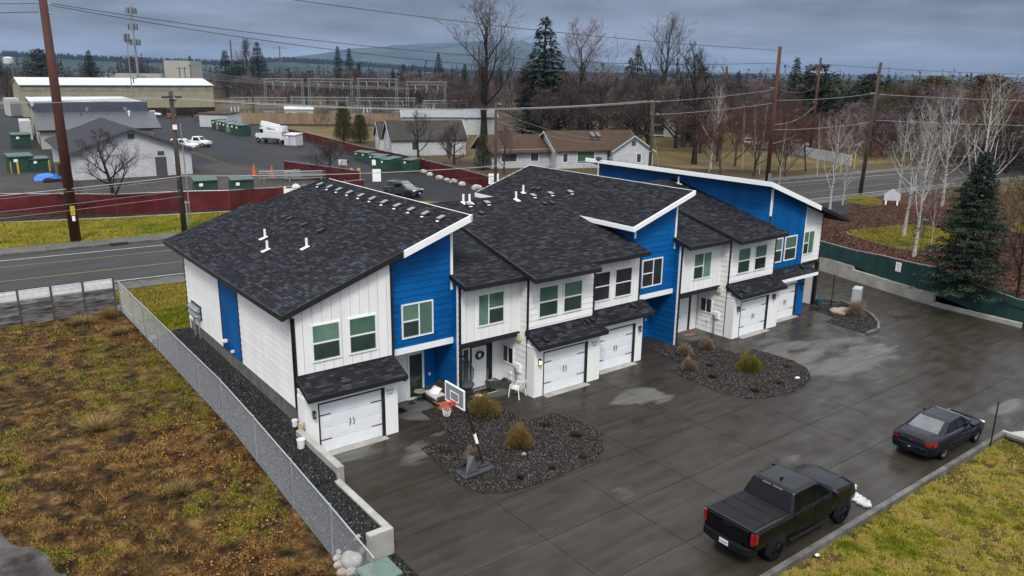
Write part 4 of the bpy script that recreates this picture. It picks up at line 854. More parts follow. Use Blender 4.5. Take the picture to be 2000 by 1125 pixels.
# ---- patio of the first unit
m_wick = mat('brown_wicker', (.045,.032,.024), (.09,.065,.05), 60, .8, .6, 90); m_cush = mat('grey_cushion', (.50,.51,.54), (.60,.61,.64), 5, .9); m_card = mat('cardboard', (.34,.18,.085), rough=.9)
s = thing('patio_sofa','brown wicker patio sofa with pale grey cushions in the blue porch','sofa',(7.08,1.02,0))
def rb(b, a, c): b.box(a, c); return b
b = MB(); b.box((-.36,-.72,.12),(.42,.72,.32)); b.build('frame', m_wick, s, bevel=.03)
b = MB(); b.loft([[(.30,-.74,.3),(.46,-.74,.3),(.46,.74,.3),(.30,.74,.3)],[(.34,-.74,.62),(.46,-.74,.62),(.46,.74,.62),(.34,.74,.62)],[(.38,-.5,.86),(.47,-.5,.86),(.47,.5,.86),(.38,.5,.86)]]); b.build('backrest', m_wick, s, bevel=.03)
for y in (-.72,.62): b = MB(); b.box((-.38,y,.30),(.32,y+.10,.56)); b.build('armrest', m_wick, s, bevel=.03)
for x,y in ((-.33,-.68),(-.33,.68),(.38,-.68),(.38,.68)): b = MB(); b.tube([(x,y,0),(x,y,.13)],.025,6); b.build('leg', m_black, s)
for y in (-.60,.01): b = MB(); b.box((-.36,y,.325),(.28,y+.59,.46)); b.build('seat_cushion', m_cush, s, bevel=.05)
o = thing('throw_pillow','white pillow lying on the wicker patio sofa','pillow',(7.1,1.15,.5)); b = MB(); b.loft([[(-.05,-.05,0),(.05,-.05,0),(.05,.05,0),(-.05,.05,0)],[(-.24,-.24,.04),(.24,-.24,.04),(.24,.24,.04),(-.24,.24,.04)],[(-.22,-.22,.08),(.22,-.22,.08),(.22,.22,.08),(-.22,.22,.08)],[(-.06,-.06,.13),(.06,-.06,.13),(.06,.06,.13),(-.06,.06,.13)]]); b.build('cover', m_wtrim, o, smooth=True); o.rotation_euler = (.2,-.5,.3)
m_iron = mat('bronze_iron', (.10,.085,.07), rough=.5)
t = thing('side_table','small round bistro table between the door and the sofa','table',(6.42,1.42,0)); b = MB(); b.lathe([(.27,.56),(.28,.57),(.28,.585),(.0,.59)],20); b.build('top', mat('tile_top',(.22,.19,.16),(.32,.29,.25),14), t)
for k in range(3):
    a = k*2.1; b = MB(); b.tube([(.22*math.cos(a),.22*math.sin(a),.56),(.07*math.cos(a),.07*math.sin(a),.3),(.24*math.cos(a),.24*math.sin(a),0)],.014,6); b.build('leg', m_iron, t)
for i,(x,l) in enumerate(((5.98,'left black shoe on the porch by the tall sidelight'),(6.14,'right black shoe on the porch by the tall sidelight'))):
    b = MB(); b.loft([[(-.05,-.14,0),(.05,-.14,0),(.05,-.14,.06),(-.05,-.14,.06)],[(-.055,0,0),(.055,0,0),(.04,0,.07),(-.04,0,.07)],[(-.045,.14,0),(.045,.14,0),(.04,.14,.12),(-.04,.14,.12)]]); o = tag(b.build('shoe', m_blkp, bevel=.015), l, 'shoe', 'pair of black shoes on the porch'); o.location = (x,1.55,.0)
o = thing('cardboard_box','open cardboard box on the patio behind the basketball net','box',(6.95,.35,0)); b = MB(); b.box((-.25,-.2,.002),(.25,.2,.30)); b.build('body', m_card, o); 
for sx in (-1,1): b = MB(); b.fbox((sx*.25,-.2,.30),(sx*.16,0,.06),(0,.4,0),(0,0,.008)); b.build('flap', m_card, o)
def mat_(name, label, x, y, w, d, m, fringe=None, rz=0):
    o = thing(name, label, 'door mat', (x,y,.004), rz); b = MB(); b.box((-w/2,-d/2,0),(w/2,d/2,.012)); b.build('pile', m, o)
    if fringe:
        b = MB()
        for k in range(8): b.box((-w/2+k*w/7.5,-d/2-.07,0),(-w/2+k*w/7.5+.05,d/2+.07,.006))
        b.build('fringe', fringe, o)
    return o
m_rug = mat('black_mat', (.012,.012,.013), rough=.95)
mat_('door_mat','plain black door mat beside the first garage pier',5.05,1.15,.8,.5,m_rug); mat_('door_mat','black and white fringed mat in front of the wreath door',9.72,.78,.95,.55,m_rug,m_wtrim); mat_('door_mat','red patterned mat in front of the plain white door of the fourth unit',24.45,.75,.8,.5,mat('red_mat',(.16,.05,.04),(.30,.20,.15),9,.95),m_rug)
# wreath
w = thing('door_wreath','dark green wreath hanging on the white door of the second unit','wreath',(9.72,1.335,1.68)); P = []; rs = []
V = []; F = []; n = 500
for i in range(n):
    a = random.random()*6.283; q = random.uniform(.11,.21); c = Vector((q*math.cos(a),random.uniform(-.05,.0),q*math.sin(a))); d = Vector((math.cos(a)+random.uniform(-.8,.8),random.uniform(-.6,.1),math.sin(a)+random.uniform(-.8,.8)))*.05; s_ = d.orthogonal().normalized()*.018; k = len(V); V += [c-s_,c+s_,c+d]; F.append((k,k+1,k+2))
npmesh('foliage', [tuple(v) for v in V], F, ramp_mat('wreath_leaf',[(0,(.008,.014,.008)),(1,(.03,.05,.025))]), w, RNG.random(n)); b = MB(); b.tube([(.16*math.cos(a),-.01,.16*math.sin(a)) for a in np.linspace(0,6.283,20)],.02,6,cap=False); b.build('ring', m_iron, w)
# hanging egg chair
e = thing('hanging_egg_chair','grey wicker hanging egg chair on a curved black stand by the wreath door','chair',(8.55,.75,0))
b = MB(); b.tube([(-.5,.0,.03),(.55,0,.03)],.03,8); b.tube([(0,-.62,.03),(0,.5,.03)],.03,8); b.tube([(-.0,.5,.03),(0,.62,.6),(0,.62,1.3),(0,.5,1.75),(0,.25,1.98),(0,.05,1.95)],.032,8); b.build('stand', m_black, e)
b = MB(); n = 14
def egg(a, t): 
    q = .46*math.sin(math.pi*min(1,t*.92+.02))**.75*(1-.18*t); return (q*math.sin(a), .05-q*math.cos(a)*.8*-1, .42+1.42*t)
for i in range(n): 
    a = -1.9+3.8*i/(n-1); b.tube([egg(a,t) for t in np.linspace(.0,1,11)],.016,5)
for t in np.linspace(.04,.95,16): b.tube([egg(a,t) for a in np.linspace(-1.9,1.9,15)],.012,4)
b.build('basket', mat('grey_wicker',(.10,.10,.10),(.16,.16,.16),20,.8), e); b = MB(); b.lathe([(.1,.42),(.36,.5),(.42,.6),(.38,.68),(.1,.66)],16,(0,.05,0)); b.build('cushion', mat('charcoal_cushion',(.08,.08,.085),rough=.95), e, smooth=True)
b = MB(); b.tube([(0,.05,1.84),(0,.05,1.95)],.012,6); b.build('hanger', m_black, e)
b = MB(); b.box((-.16,-.4,.10),(.16,-.12,.13)); b.tube([(-.14,-.38,0),(-.14,-.38,.1)],.02,6); b.tube([(.14,-.38,0),(.14,-.38,.1)],.02,6); b.tube([(-.14,-.14,0),(-.14,-.14,.1)],.02,6); b.tube([(.14,-.14,0),(.14,-.14,.1)],.02,6); tag(b.build('foot_stool', m_wtrim),'small white step stool in front of the egg chair','stool').location = (8.95,.55,0)
# baskets, chair, board
for x,y,rz,l in ((10.25,.95,.1,'grey crate filled with cords left of the meter pipes'),(10.78,.62,.5,'dark open bin below the gas meter beside the white chair')):
    o = thing('storage_bin', l, 'bin', (x,y,0), rz); b = MB(); b.loft([[(-.24,-.2,.0),(.24,-.2,.0),(.24,.2,0),(-.24,.2,0)],[(-.3,-.25,.36),(.3,-.25,.36),(.3,.25,.36),(-.3,.25,.36)],[(-.27,-.22,.36),(.27,-.22,.36),(.27,.22,.36),(-.27,.22,.36)],[(-.23,-.18,.2),(.23,-.18,.2),(.23,.18,.2),(-.23,.18,.2)]]); b.build('body', mat('grey_bin',(.07,.068,.066),rough=.7), o)
    b = MB(); pts = [(random.uniform(-.24,.24),random.uniform(-.2,.2),random.uniform(.3,.42)) for _ in range(12)]; b.tube(pts,.012,5); b.build('cord', m_steel if 'grey' in l else m_blkp, o)
b = MB(); b.tube([(10.2,1.36,.85),(10.2,1.30,.8),(10.12,1.2,.2),(10.0,1.25,.03),(10.25,1.1,.02),(10.4,1.2,.03)],.014,6); tag(b.build('garden_hose', mat('hose_grey',(.3,.3,.3))),'grey garden hose hanging from the tap by the wreath door','hose')
c = thing('plastic_chair','white moulded plastic armchair on the wet drive beside the second garage','chair',(10.55,-.62,0),R(200))
b = MB(); b.loft([[(-.25,-.25,.43),(.25,-.25,.43),(.26,.22,.41),(-.26,.22,.41)],[(-.27,-.27,.46),(.27,-.27,.46),(.27,.24,.44),(-.27,.24,.44)]]); b.build('seat', m_wtrim, c, bevel=.015)
b = MB(); b.loft([[(-.26,.20,.44),(.26,.20,.44),(.26,.24,.44),(-.26,.24,.44)],[(-.29,.28,.68),(.29,.28,.68),(.29,.31,.68),(-.29,.31,.68)],[(-.24,.33,.82),(.24,.33,.82),(.24,.36,.82),(-.24,.36,.82)]]); b.build('backrest', m_wtrim, c, bevel=.012)
for sx in (-1,1):
    b = MB(); b.tube([(sx*.27,.26,.66),(sx*.31,.0,.66),(sx*.30,-.22,.63)],.025,8); b.build('armrest', m_wtrim, c)
    for y0,y1,z1 in ((-.24,-.30,.63),(.22,.30,.45)): b = MB(); b.tube([(sx*.28,y0,z1),(sx*.31,y1,0)],.024,8); b.build('leg', m_wtrim, c)
b = MB(); b.box((8.35,-.62,.03),(9.12,-.35,.07)); tag(b.build('white_board', m_wtrim),'flat white board lying at the edge of the gravel bed','board').rotation_euler = (0,0,0)
# ---- shrubs and dead perennials in the beds
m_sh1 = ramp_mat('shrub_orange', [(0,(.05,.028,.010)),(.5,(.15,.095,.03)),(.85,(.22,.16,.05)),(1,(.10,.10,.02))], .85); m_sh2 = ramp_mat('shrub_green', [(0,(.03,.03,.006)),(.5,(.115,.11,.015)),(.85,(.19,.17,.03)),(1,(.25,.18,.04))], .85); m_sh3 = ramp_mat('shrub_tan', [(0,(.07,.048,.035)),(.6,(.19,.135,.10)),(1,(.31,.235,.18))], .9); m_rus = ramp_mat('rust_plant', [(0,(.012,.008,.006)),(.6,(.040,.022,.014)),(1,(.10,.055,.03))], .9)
def shrub(label, x, y, rad, h, m, n=3200, group='shrubs in the gravel beds', name='shrub'):
    t = thing(name, label, 'shrub', (x,y,.02)); u = RNG.random(n); a = RNG.random(n)*6.28; el_ = np.arcsin(RNG.random(n)**.8)
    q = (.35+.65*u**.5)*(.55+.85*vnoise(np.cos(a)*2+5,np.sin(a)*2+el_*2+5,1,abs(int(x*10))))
    d = np.c_[np.cos(a)*np.cos(el_), np.sin(a)*np.cos(el_), np.sin(el_)]; Pm = d*np.c_[q*rad,q*rad,q*h]+[0,0,h*.06]
    dirn = d+[0,0,.9]+RNG.normal(size=(n,3))*.35; dirn /= np.linalg.norm(dirn,axis=1)[:,None]; L_ = (.08+.14*RNG.random(n)**1.5)[:,None]; w = (.007+.008*RNG.random(n))[:,None]
    s_ = np.cross(dirn, RNG.normal(size=(n,3))); s_ /= np.linalg.norm(s_,axis=1)[:,None]
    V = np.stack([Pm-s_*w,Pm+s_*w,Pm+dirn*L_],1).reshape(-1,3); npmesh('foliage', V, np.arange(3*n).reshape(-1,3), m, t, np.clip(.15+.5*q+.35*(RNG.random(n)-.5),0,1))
    b = MB()
    for k in range(14):
        a_ = k*.449*2; b.tube([(0,0,0),(rad*.35*math.cos(a_),rad*.35*math.sin(a_),h*.4),(rad*.7*math.cos(a_),rad*.7*math.sin(a_),h*(.55+.3*(k%3)/2))],[.014,.01,.004],4)
    b.build('stems', m_iron, t); return t
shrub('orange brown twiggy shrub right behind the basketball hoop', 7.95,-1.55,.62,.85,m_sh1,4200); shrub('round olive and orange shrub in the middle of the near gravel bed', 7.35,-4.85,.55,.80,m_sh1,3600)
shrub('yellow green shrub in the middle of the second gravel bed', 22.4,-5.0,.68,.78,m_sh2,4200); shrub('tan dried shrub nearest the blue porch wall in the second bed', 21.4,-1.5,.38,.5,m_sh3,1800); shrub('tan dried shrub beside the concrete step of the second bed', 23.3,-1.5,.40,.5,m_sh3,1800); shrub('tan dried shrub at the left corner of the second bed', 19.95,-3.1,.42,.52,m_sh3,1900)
shrub('straw coloured shrub in front of the grey cabinet in the small far bed', 36.1,-3.0,.6,.9,m_sh3,1800)
shrub('pale straw clump behind the black base of the hoop', 5.25,-4.7,.38,.45,m_sh3,900)
for i,(x,y,rd) in enumerate(((4.79,-3.4,.5),(9.57,-3.89,.4),(9.94,-5.47,.38),(8.91,-7.05,.26),(7.31,-7.06,.22),(5.82,-6.96,.2),(8.45,-3.48,.25),(21.26,-3.37,.3),(20.06,-4.52,.38),(24.56,-5.83,.4),(22.17,-6.97,.42),(20.26,-6.92,.3),(35.56,-.63,.4),(22.5,-.8,.4))):
    wh = ('near bed','second bed','small far bed')[0 if x < 12 else (1 if x < 30 else 2)]
    lb = ['low rusty plant by the step in the near bed','low dark plant against the concrete notch of the near bed','low dark plant near the right curve of the near bed','small rusty tuft right of centre in the near bed','tiny rusty tuft in front of the round olive shrub','tiny rusty tuft near the front edge of the near bed','small rusty tuft behind the round olive shrub','small maroon tuft between the tan shrubs of the second bed','low brown plant at the left edge of the second bed','dark maroon plant near the right end of the second bed','brown plant below the yellow green shrub','rusty plant at the front edge of the second bed','dark low plant by the porch in the small far bed','dark low plant against the porch step of the second bed'][i]
    tuft('dead_perennial', lb, x, y, .02, rd*.85, .09+.06*(i%3), 260, m_rus, 'dead perennials in the gravel beds','plant')
boulder('small pale stone in front of the round olive shrub', 7.12,-5.5,.05,.16,m_rockt,2,None,'stone','stone'); boulder('large tan rock in the small far gravel bed',35.75,-2.0,.15,.75,m_rockt,1,None,'stone','stone',(1.2,.8,.7)); boulder('flat grey rock beside the tan rock in the far bed',36.6,-2.0,.1,.7,m_rock,3,None,'stone','stone',(1.2,.9,.5))
b = MB(); b.box((23.42,-7.2,.03),(23.62,-7.05,.08)); tag(b.build('litter', m_wtrim),'small white scrap lying in the second gravel bed','litter'); b = MB(); b.box((-.07,-.05,0),(.07,.05,.05)); o = tag(b.build('litter', m_wtrim, bevel=.02),'crumpled white paper on the lawn edge by the kerb','litter'); o.location = (10.6,-16.36,-.06)
# ---- snow heap
m_snow = mat('old_snow', (.36,.36,.36), (.56,.56,.57), 5, .6, .8, 14)
P = scatter([(14.5,-15.75),(14.75,-14.6),(15.1,-14.5),(15.2,-14.95),(14.95,-15.7),(14.7,-15.9)], 1100); n = len(P)
o = pebbles(P, .02+.05*RNG.random(n), .02+.06*RNG.random(n)**2, RNG.random(n), 'snow_heap', m_snow); tag(o,'strip of old melting snow on the drive ahead of the pickup','snow')
# ---- thin post at the kerb, far cabinet
b = MB(); b.tube([(23.45,-16.3,-.2),(23.45,-16.3,2.0)],.032,8); tag(b.build('sign_post', m_black),'thin dark post without a sign on the kerb beside the sedan','post')
b = MB(); b.tube([(36.9,-.85,-.1),(36.9,-.85,2.25)],.035,8); tag(b.build('sign_post', m_black),'thin dark post without a sign in the small far bed','post')
m_cab = mat('grey_cabinet', (.36,.38,.39), (.42,.44,.45), 3, .45, metal=.2)
t = thing('mailbox_cabinet','grey metal mail cabinet on a pedestal at the small far bed','mail cabinet',(36.75,-2.62,0),R(20)); b = MB(); b.box((-.45,-.25,.78),(.45,.25,1.75)); b.build('body', m_cab, t, bevel=.02); b = MB(); b.box((-.12,-.1,0),(.12,.1,.78)); b.build('pedestal', m_cab, t)
for i in range(3):
    for j in range(4): b = MB(); b.box((-.42+i*.285,-.262,.82+j*.225),(-.42+i*.285+.27,-.252,.82+j*.225+.21)); b.build('mailbox_door', m_cab, t)
t = thing('flower_pot','teal flower pot with a bare stem at the end unit porch post','flower pot',(36.55,-.15,0)); b = MB(); b.lathe([(.16,0),(.22,.36),(.24,.37),(.24,.42),(.2,.42),(.19,.34)],16); b.build('pot', mat('teal_glaze',(.02,.09,.10),rough=.3), t); b = MB(); b.tube([(0,0,.3),(.05,0,.7),(.2,.1,.95)],.012,5); b.tube([(.03,0,.6),(-.1,.05,1.0)],.01,5); b.build('stem', m_iron, t)
b = MB(); b.tube([(36.2,.05,.03),(36.9,-.2,.05),(37.6,-.9,.06),(38.3,-1.1,.05)],.03,6); tag(b.build('edging_pipe', m_blkp),'black drainage pipe lying along the edge of the small far bed','pipe')
# ---- concrete wall and green screened fence on the right
wl = [(45.6,5.6),(42.75,-4.75)]; a, c = Vector((*wl[0],0)), Vector((*wl[1],0)); d = (c-a).normalized(); nrm = Vector((d.y,-d.x,0))
b = MB(); b.prism([a+Vector((0,0,-.3)), c+Vector((0,0,-.3)), c+Vector((0,0,.86)), a+d*3.6+Vector((0,0,.86)), a+d*3.5+Vector((0,0,1.12)), a+Vector((0,0,1.12))], -nrm*.25); tag(b.build('retaining_wall', m_conc2, bevel=.02),'pale concrete retaining wall below the green screened fence','retaining wall')
b = MB(); b.fbox(c+Vector((0,0,-.3)), Vector((42.4,-10.3,0))-c, (.28,0,0), (0,0,.58)); tag(b.build('retaining_wall', m_conc2, bevel=.02),'low concrete curb wall continuing toward the right picture edge','retaining wall')
m_green = mat('green_screen', (.004,.032,.028), (.010,.050,.042), .8, .75, .3, 60); 
f = thing('screened_fence','dark green privacy screen on a chain link fence along the right drive','fence',(45.8,5.6,0)); o_ = Vector((-45.8,-5.6,0))
gp = [(46.0,7.0,1.1,2.35),(45.4,4.5,1.1,2.3),(44.75,2.1,1.05,2.3),(44.1,-.3,.85,2.45),(43.45,-2.6,.85,2.5),(42.95,-4.6,.8,2.6),(43.2,-7.0,.25,1.95),(43.0,-9.6,.1,1.6),(42.6,-12.6,.05,1.6),(42.3,-16,.05,1.6)]
for i,(x,y,z0,z1) in enumerate(gp):
    b = MB(); b.tube([(x,y,z0-.3),(x,y,z1+.05)],.035,8); q = b.build('post', m_steel, f); q.location = o_
    if i < len(gp)-1:
        x2,y2,u0,u1 = gp[i+1]; b = MB(); k = 5; top = []; bot = []
        for j in range(k+1):
            s_ = j/k; sag = -.05*math.sin(math.pi*s_); wv = .03*math.sin(j*2.1+i); top.append((x+(x2-x)*s_-.05+wv,y+(y2-y)*s_,z1+(u1-z1)*s_+sag)); bot.append((x+(x2-x)*s_-.05-wv,y+(y2-y)*s_,z0+(u0-z0)*s_+.03))
        for j in range(k): b.poly([bot[j],bot[j+1],top[j+1],top[j]])
        q = b.build('screen_panel', m_green, f); q.location = o_
        b = MB(); b.tube([(x,y,z1+.03),(x2,y2,u1+.03)],.022,6); q = b.build('top_rail', m_steel, f); q.location = o_
sg = thing('parking_sign','white no parking sign with red letters on the green screen','sign',(43.55,-1.75,1.85),0)
sg.rotation_euler = (R(90),0,math.atan2(d.y,d.x)); sg.location = (43.52,-1.75,2.0)
b = MB(); b.box((-.23,-.33,-.01),(.23,.33,.01)); b.build('panel', m_wtrim, sg, bevel=.008); m_sred = mat('sign_red',(.5,.05,.05)); m_sblk = mat('sign_black',(.03,.03,.03))
for s_, y, z, m in (('NO',.2,.13,m_sblk),('PARKING',.08,.10,m_sred),('ANY',-.03,.09,m_sred),('TIME',-.13,.09,m_sred),('TOW ZONE',-.25,.06,m_sblk)): text(s_, sg, (0,y,.012), (0,0,0), z, m)
# ================================================================== VEHICLES (local: +x forward, rear bumper at x=0, ground z=0)
m_tyre = mat('tyre', (.010,.010,.010), rough=.85); m_rimb = mat('black_rim', (.014,.014,.015), rough=.3, metal=.4); m_rims = mat('silver_rim', (.42,.43,.44), rough=.35, metal=.9)
m_glass = mat('tinted_glass', (.004,.005,.005), rough=.03, spec=.4); m_tail = mat('tail_light', (.17,.006,.007), (.26,.012,.012), 14, .15, coat=.3); m_lens = mat('clear_lens', (.6,.62,.64), rough=.15)
m_tp = mat('black_paint', (.003,.003,.0035), rough=.2, spec=.2, coat=.18, bump=.22, bsc=45); m_matte = mat('tonneau_vinyl', (.006,.006,.0065), (.010,.010,.0105), 5, .55, .3, 50, spec=.15); m_np = mat('navy_paint', (.006,.006,.012), rough=.18, spec=.25, coat=.1, bump=.1, bsc=45)
m_chrome = mat('chrome', (.6,.6,.62), rough=.2, metal=1); m_plate = mat('licence_plate', (.62,.63,.66), rough=.5); m_dplate = mat('plate_ink',(.05,.06,.15))
def wheel(parent, x, y, r, w, m, side, spokes=6, name='wheel'):
    b = MB(); pr = [(r*.62,-w/2),(r*.93,-w/2),(r,-w*.34),(r,w*.34),(r*.93,w/2),(r*.62,w/2)]
    n = 24; O = Vector((x,y,r)); vs = []; fs = []
    for q, hh in pr: vs += [O+Vector((math.cos(t*2*math.pi/n)*q, hh, math.sin(t*2*math.pi/n)*q)) for t in range(n)]
    k = len(pr); fs = [(i*n+j,i*n+(j+1)%n,(i+1)*n+(j+1)%n,(i+1)*n+j) for i in range(k-1) for j in range(n)]; b.add(vs, fs)
    wh = b.build(name, m_tyre, parent, smooth=True)
    b = MB(); yo = side*w*.30
    b.tube([O+Vector((0,yo-side*.06,0)),O+Vector((0,yo-side*.05,0))], r*.62, 20)
    for i in range(spokes):
        a = 2*math.pi*i/spokes+.3
        for da in (-.13,.13):
            c, s_ = math.cos(a+da), math.sin(a+da); b.tube([O+Vector((.06*math.cos(a),yo+side*.03,.06*math.sin(a))), O+Vector((c*r*.60,yo+side*.015,s_*r*.60))],[.028,.022],5)
    b.tube([O+Vector((math.cos(t)*r*.62,yo,math.sin(t)*r*.62)) for t in np.linspace(0,6.283,25)],.022,5,cap=False); b.tube([O+Vector((0,yo-.01,0)),O+Vector((0,yo+side*.045,0))],.055,10); b.build('rim', m, wh)
def ring(x, w, zb, zt, cr=.03, tum=.05):
    h = zt-zb; P = [(w*.90,zb),(w*.985,zb+h*.18),(w,zb+h*.5),(w-tum*.5,zt-h*.16),(w-tum-.06,zt-.015),(w*.45,zt+cr)]
    return [(x,-y,z) for y, z in P]+[(x,y,z) for y, z in P[::-1]]
def quad_on(parent, name, m, pts, t=.012, bev=0):
    P = [Vector(p) for p in pts]; nn = (P[1]-P[0]).cross(P[2]-P[0]).normalized(); c = sum(P,Vector())/len(P)
    if nn.dot(c-Vector((c.x*.5+1.4,0,1.2))) < 0: nn = -nn
    b = MB(); b.prism([p-nn*.01 for p in P], nn*(t+.01)); return b.build(name, m, parent, bevel=bev)
def arch(parent, x, y, r, side, m):
    b = MB(); n = 16; o_ = []; 
    for i in range(n+1):
        a = math.pi*(-.06+1.12*i/n); o_.append((x+math.cos(a)*r, r*.86+math.sin(a)*r*.98))
    b.prism([(px,y-side*.02,max(pz,.3)) for px,pz in o_],(0,side*.035,0)); return b.build('wheel_arch', m, parent)
def pickup():
    t = thing('pickup_truck','large black crew cab pickup truck with a folded bed cover parked along the kerb','pickup truck',(7.98,-14.72,0),R(-.9))
    b = MB(); b.loft([ring(.10,.95,.62,1.30),ring(.18,1.0,.55,1.33),ring(1.2,1.01,.52,1.35,.0),ring(2.0,1.01,.50,1.35,.0),ring(3.2,1.01,.50,1.34),ring(4.3,1.01,.50,1.36,.05),ring(4.75,1.01,.52,1.37,.07),ring(5.45,.985,.54,1.30,.06),ring(5.80,.93,.56,1.20,.03),ring(5.9,.84,.60,1.02,.0)]); b.build('body', m_tp, t, smooth=False, bevel=.02)
    cab = [(2.02,.97,1.34),(4.42,.97,1.36),(2.28,.80,1.90),(3.62,.79,1.92)]
    B0 = [(1.98,-.90,1.33),(2.06,-.97,1.33),(4.30,-.97,1.35),(4.50,-.86,1.36),(4.50,.86,1.36),(4.30,.97,1.35),(2.06,.97,1.33),(1.98,.90,1.33)]
    B1 = [(2.24,-.74,1.88),(2.30,-.80,1.88),(3.46,-.80,1.90),(3.58,-.72,1.90),(3.58,.72,1.90),(3.46,.80,1.90),(2.30,.80,1.88),(2.24,.74,1.88)]
    B2 = [(2.36,-.62,1.945),(2.42,-.66,1.95),(3.36,-.66,1.965),(3.46,-.6,1.96),(3.46,.6,1.96),(3.36,.66,1.965),(2.42,.66,1.95),(2.36,.62,1.945)]
    b = MB(); b.loft([B0,B1,B2]); b.build('cab', m_tp, t, bevel=.015)
    lp = lambda a, c, s_: tuple(a[i]+(c[i]-a[i])*s_ for i in range(3))
    for s_ in (-1,1):
        f = lambda x, z: (x, s_*(.97-(z-1.34)*.17/.55+.002), z)
        quad_on(t,'side_window',m_glass,[f(2.42,1.42),f(3.22,1.42),f(3.22,1.82),f(2.52,1.80)]); quad_on(t,'side_window',m_glass,[f(3.30,1.42),f(4.18,1.43),f(3.62,1.83),f(3.30,1.82)])
        b = MB(); b.prism([(2.40,s_*.985,1.395),(4.25,s_*.985,1.405),(4.25,s_*.985,1.425),(2.40,s_*.985,1.415)],(0,s_*.02,0)); b.build('beltline_trim', m_rimb, t)
        for x in (2.50,3.55): b = MB(); b.box((x,min(s_*1.0,s_*1.045),1.16),(x+.22,max(s_*1.0,s_*1.045),1.20)); b.build('door_handle', m_chrome if 0 else m_rimb, t)
        for x0,x1 in ((2.16,3.22),(3.26,4.25)): b = MB(); b.box((x0,min(s_*.995,s_*1.012),.62),(x1,max(s_*.995,s_*1.012),1.27)); b.build('door', m_tp, t, bevel=.008)
        b = MB(); b.tube([(4.02,s_*.99,1.42),(4.05,s_*1.12,1.45)],.03,6); b.loft([[(3.98,s_*1.08,1.38),(4.10,s_*1.08,1.38),(4.10,s_*1.08,1.60),(3.98,s_*1.08,1.60)],[(3.98,s_*1.27,1.40),(4.10,s_*1.27,1.40),(4.08,s_*1.27,1.58),(3.98,s_*1.27,1.58)]]); b.build('wing_mirror', m_rimb, t, bevel=.02)
        b = MB(); b.tube([(1.95,s_*1.0,.42),(4.1,s_*1.0,.42)],.06,8); b.build('side_step', m_matte, t)
        for x in (1.22,4.95): arch(t, x, s_*1.0, .52, s_, m_rimb); wheel(t, x, s_*.90, .42, .29, m_rimb, s_, 6)
        b = MB(); b.prism([(.07,s_*.86,.90),(.07,s_*.97,.90),(.07,s_*.95,1.27),(.07,s_*.88,1.27)],(.02,0,0)); b.fbox((.055,s_*.86,.90),(.1,0,0),(0,s_*.10,0),(0,0,.37)); b.fbox((.11,s_*.90,.95),(.13,0,0),(0,s_*.118,0),(0,0,.30)); b.build('tail_light', m_tail, t)
        b = MB(); b.fbox((5.72,s_*.62,.95),(.14,0,0),(0,s_*.30,0),(0,0,.16)); b.build('headlight', m_lens, t)
    quad_on(t,'rear_window',m_glass,[(2.03,-.80,1.40),(2.03,.80,1.40),(2.225,.68,1.81),(2.225,-.68,1.81)]); b = MB(); b.box((2.21,-.38,1.845),(2.25,-.02,1.87)); b.box((2.21,.08,1.845),(2.25,.38,1.87)); b.build('brake_light_trim', m_chrome, t)
    quad_on(t,'windscreen',m_glass,[(4.47,-.80,1.40),(4.47,.80,1.40),(3.63,.68,1.87),(3.63,-.68,1.87)])
    for i,(x0,x1) in enumerate(((.16,.72),(.74,1.30),(1.32,1.92))): b = MB(); b.box((x0,-.86,1.345),(x1,.86,1.39)); b.build('bed_cover_panel', m_matte, t, bevel=.012)
    b = MB(); b.box((.08,-.88,1.33),(.16,.88,1.385)); b.box((.10,-.98,1.33),(1.95,-.87,1.375)); b.box((.10,.87,1.33),(1.95,.98,1.375)); b.build('bed_rail', m_rimb, t, bevel=.012)
    b = MB(); b.box((.04,-.80,.80),(.11,.80,1.33)); tg = b.build('tailgate', m_tp, t, bevel=.02); b = MB(); b.box((.015,-.18,1.2),(.045,.18,1.28)); b.build('handle', m_rimb, tg); b = MB(); b.box((.03,-.72,.98),(.045,.72,1.1)); b.build('stamped_panel', m_tp, tg, bevel=.006)
    b = MB(); b.loft([[(.0,-.90,.50),(.30,-1.0,.50),(.30,-1.0,.76),(.0,-.90,.76)],[(-.08,-.5,.48),(.2,-.5,.48),(.2,-.5,.74),(-.08,-.5,.74)],[(-.08,.5,.48),(.2,.5,.48),(.2,.5,.74),(-.08,.5,.74)],[(.0,.90,.50),(.30,1.0,.50),(.30,1.0,.76),(.0,.90,.76)]]); b.build('rear_bumper', m_matte, t, bevel=.02)
    b = MB(); b.box((-.11,-.04,.38),(.1,.04,.46)); b.build('hitch', m_rimb, t); b = MB(); b.box((-.105,-.17,.56),(-.085,.17,.72)); p = b.build('licence_plate', m_plate, t); text('C72910C', p, (-.109,0,.64), (R(90),0,R(-90)), .085, m_dplate)
    b = MB(); b.loft([[(2.62,-.02,1.955),(2.80,-.02,1.96),(2.80,.02,1.96),(2.62,.02,1.955)],[(2.62,-.01,2.03),(2.68,-.01,2.03),(2.68,.01,2.03),(2.62,.01,2.03)]]); b.build('antenna_fin', m_tp, t)
    for y in (-.45,.45): b = MB(); b.fbox((4.62,y-.05,1.415),(1.0,0,-.08),(0,.1,0),(0,0,.022)); b.build('hood_crease', m_tp, t, bevel=.01)
    b = MB(); b.box((5.86,-.7,.62),(5.95,.7,1.0)); b.build('grille', m_rimb, t)
pickup()
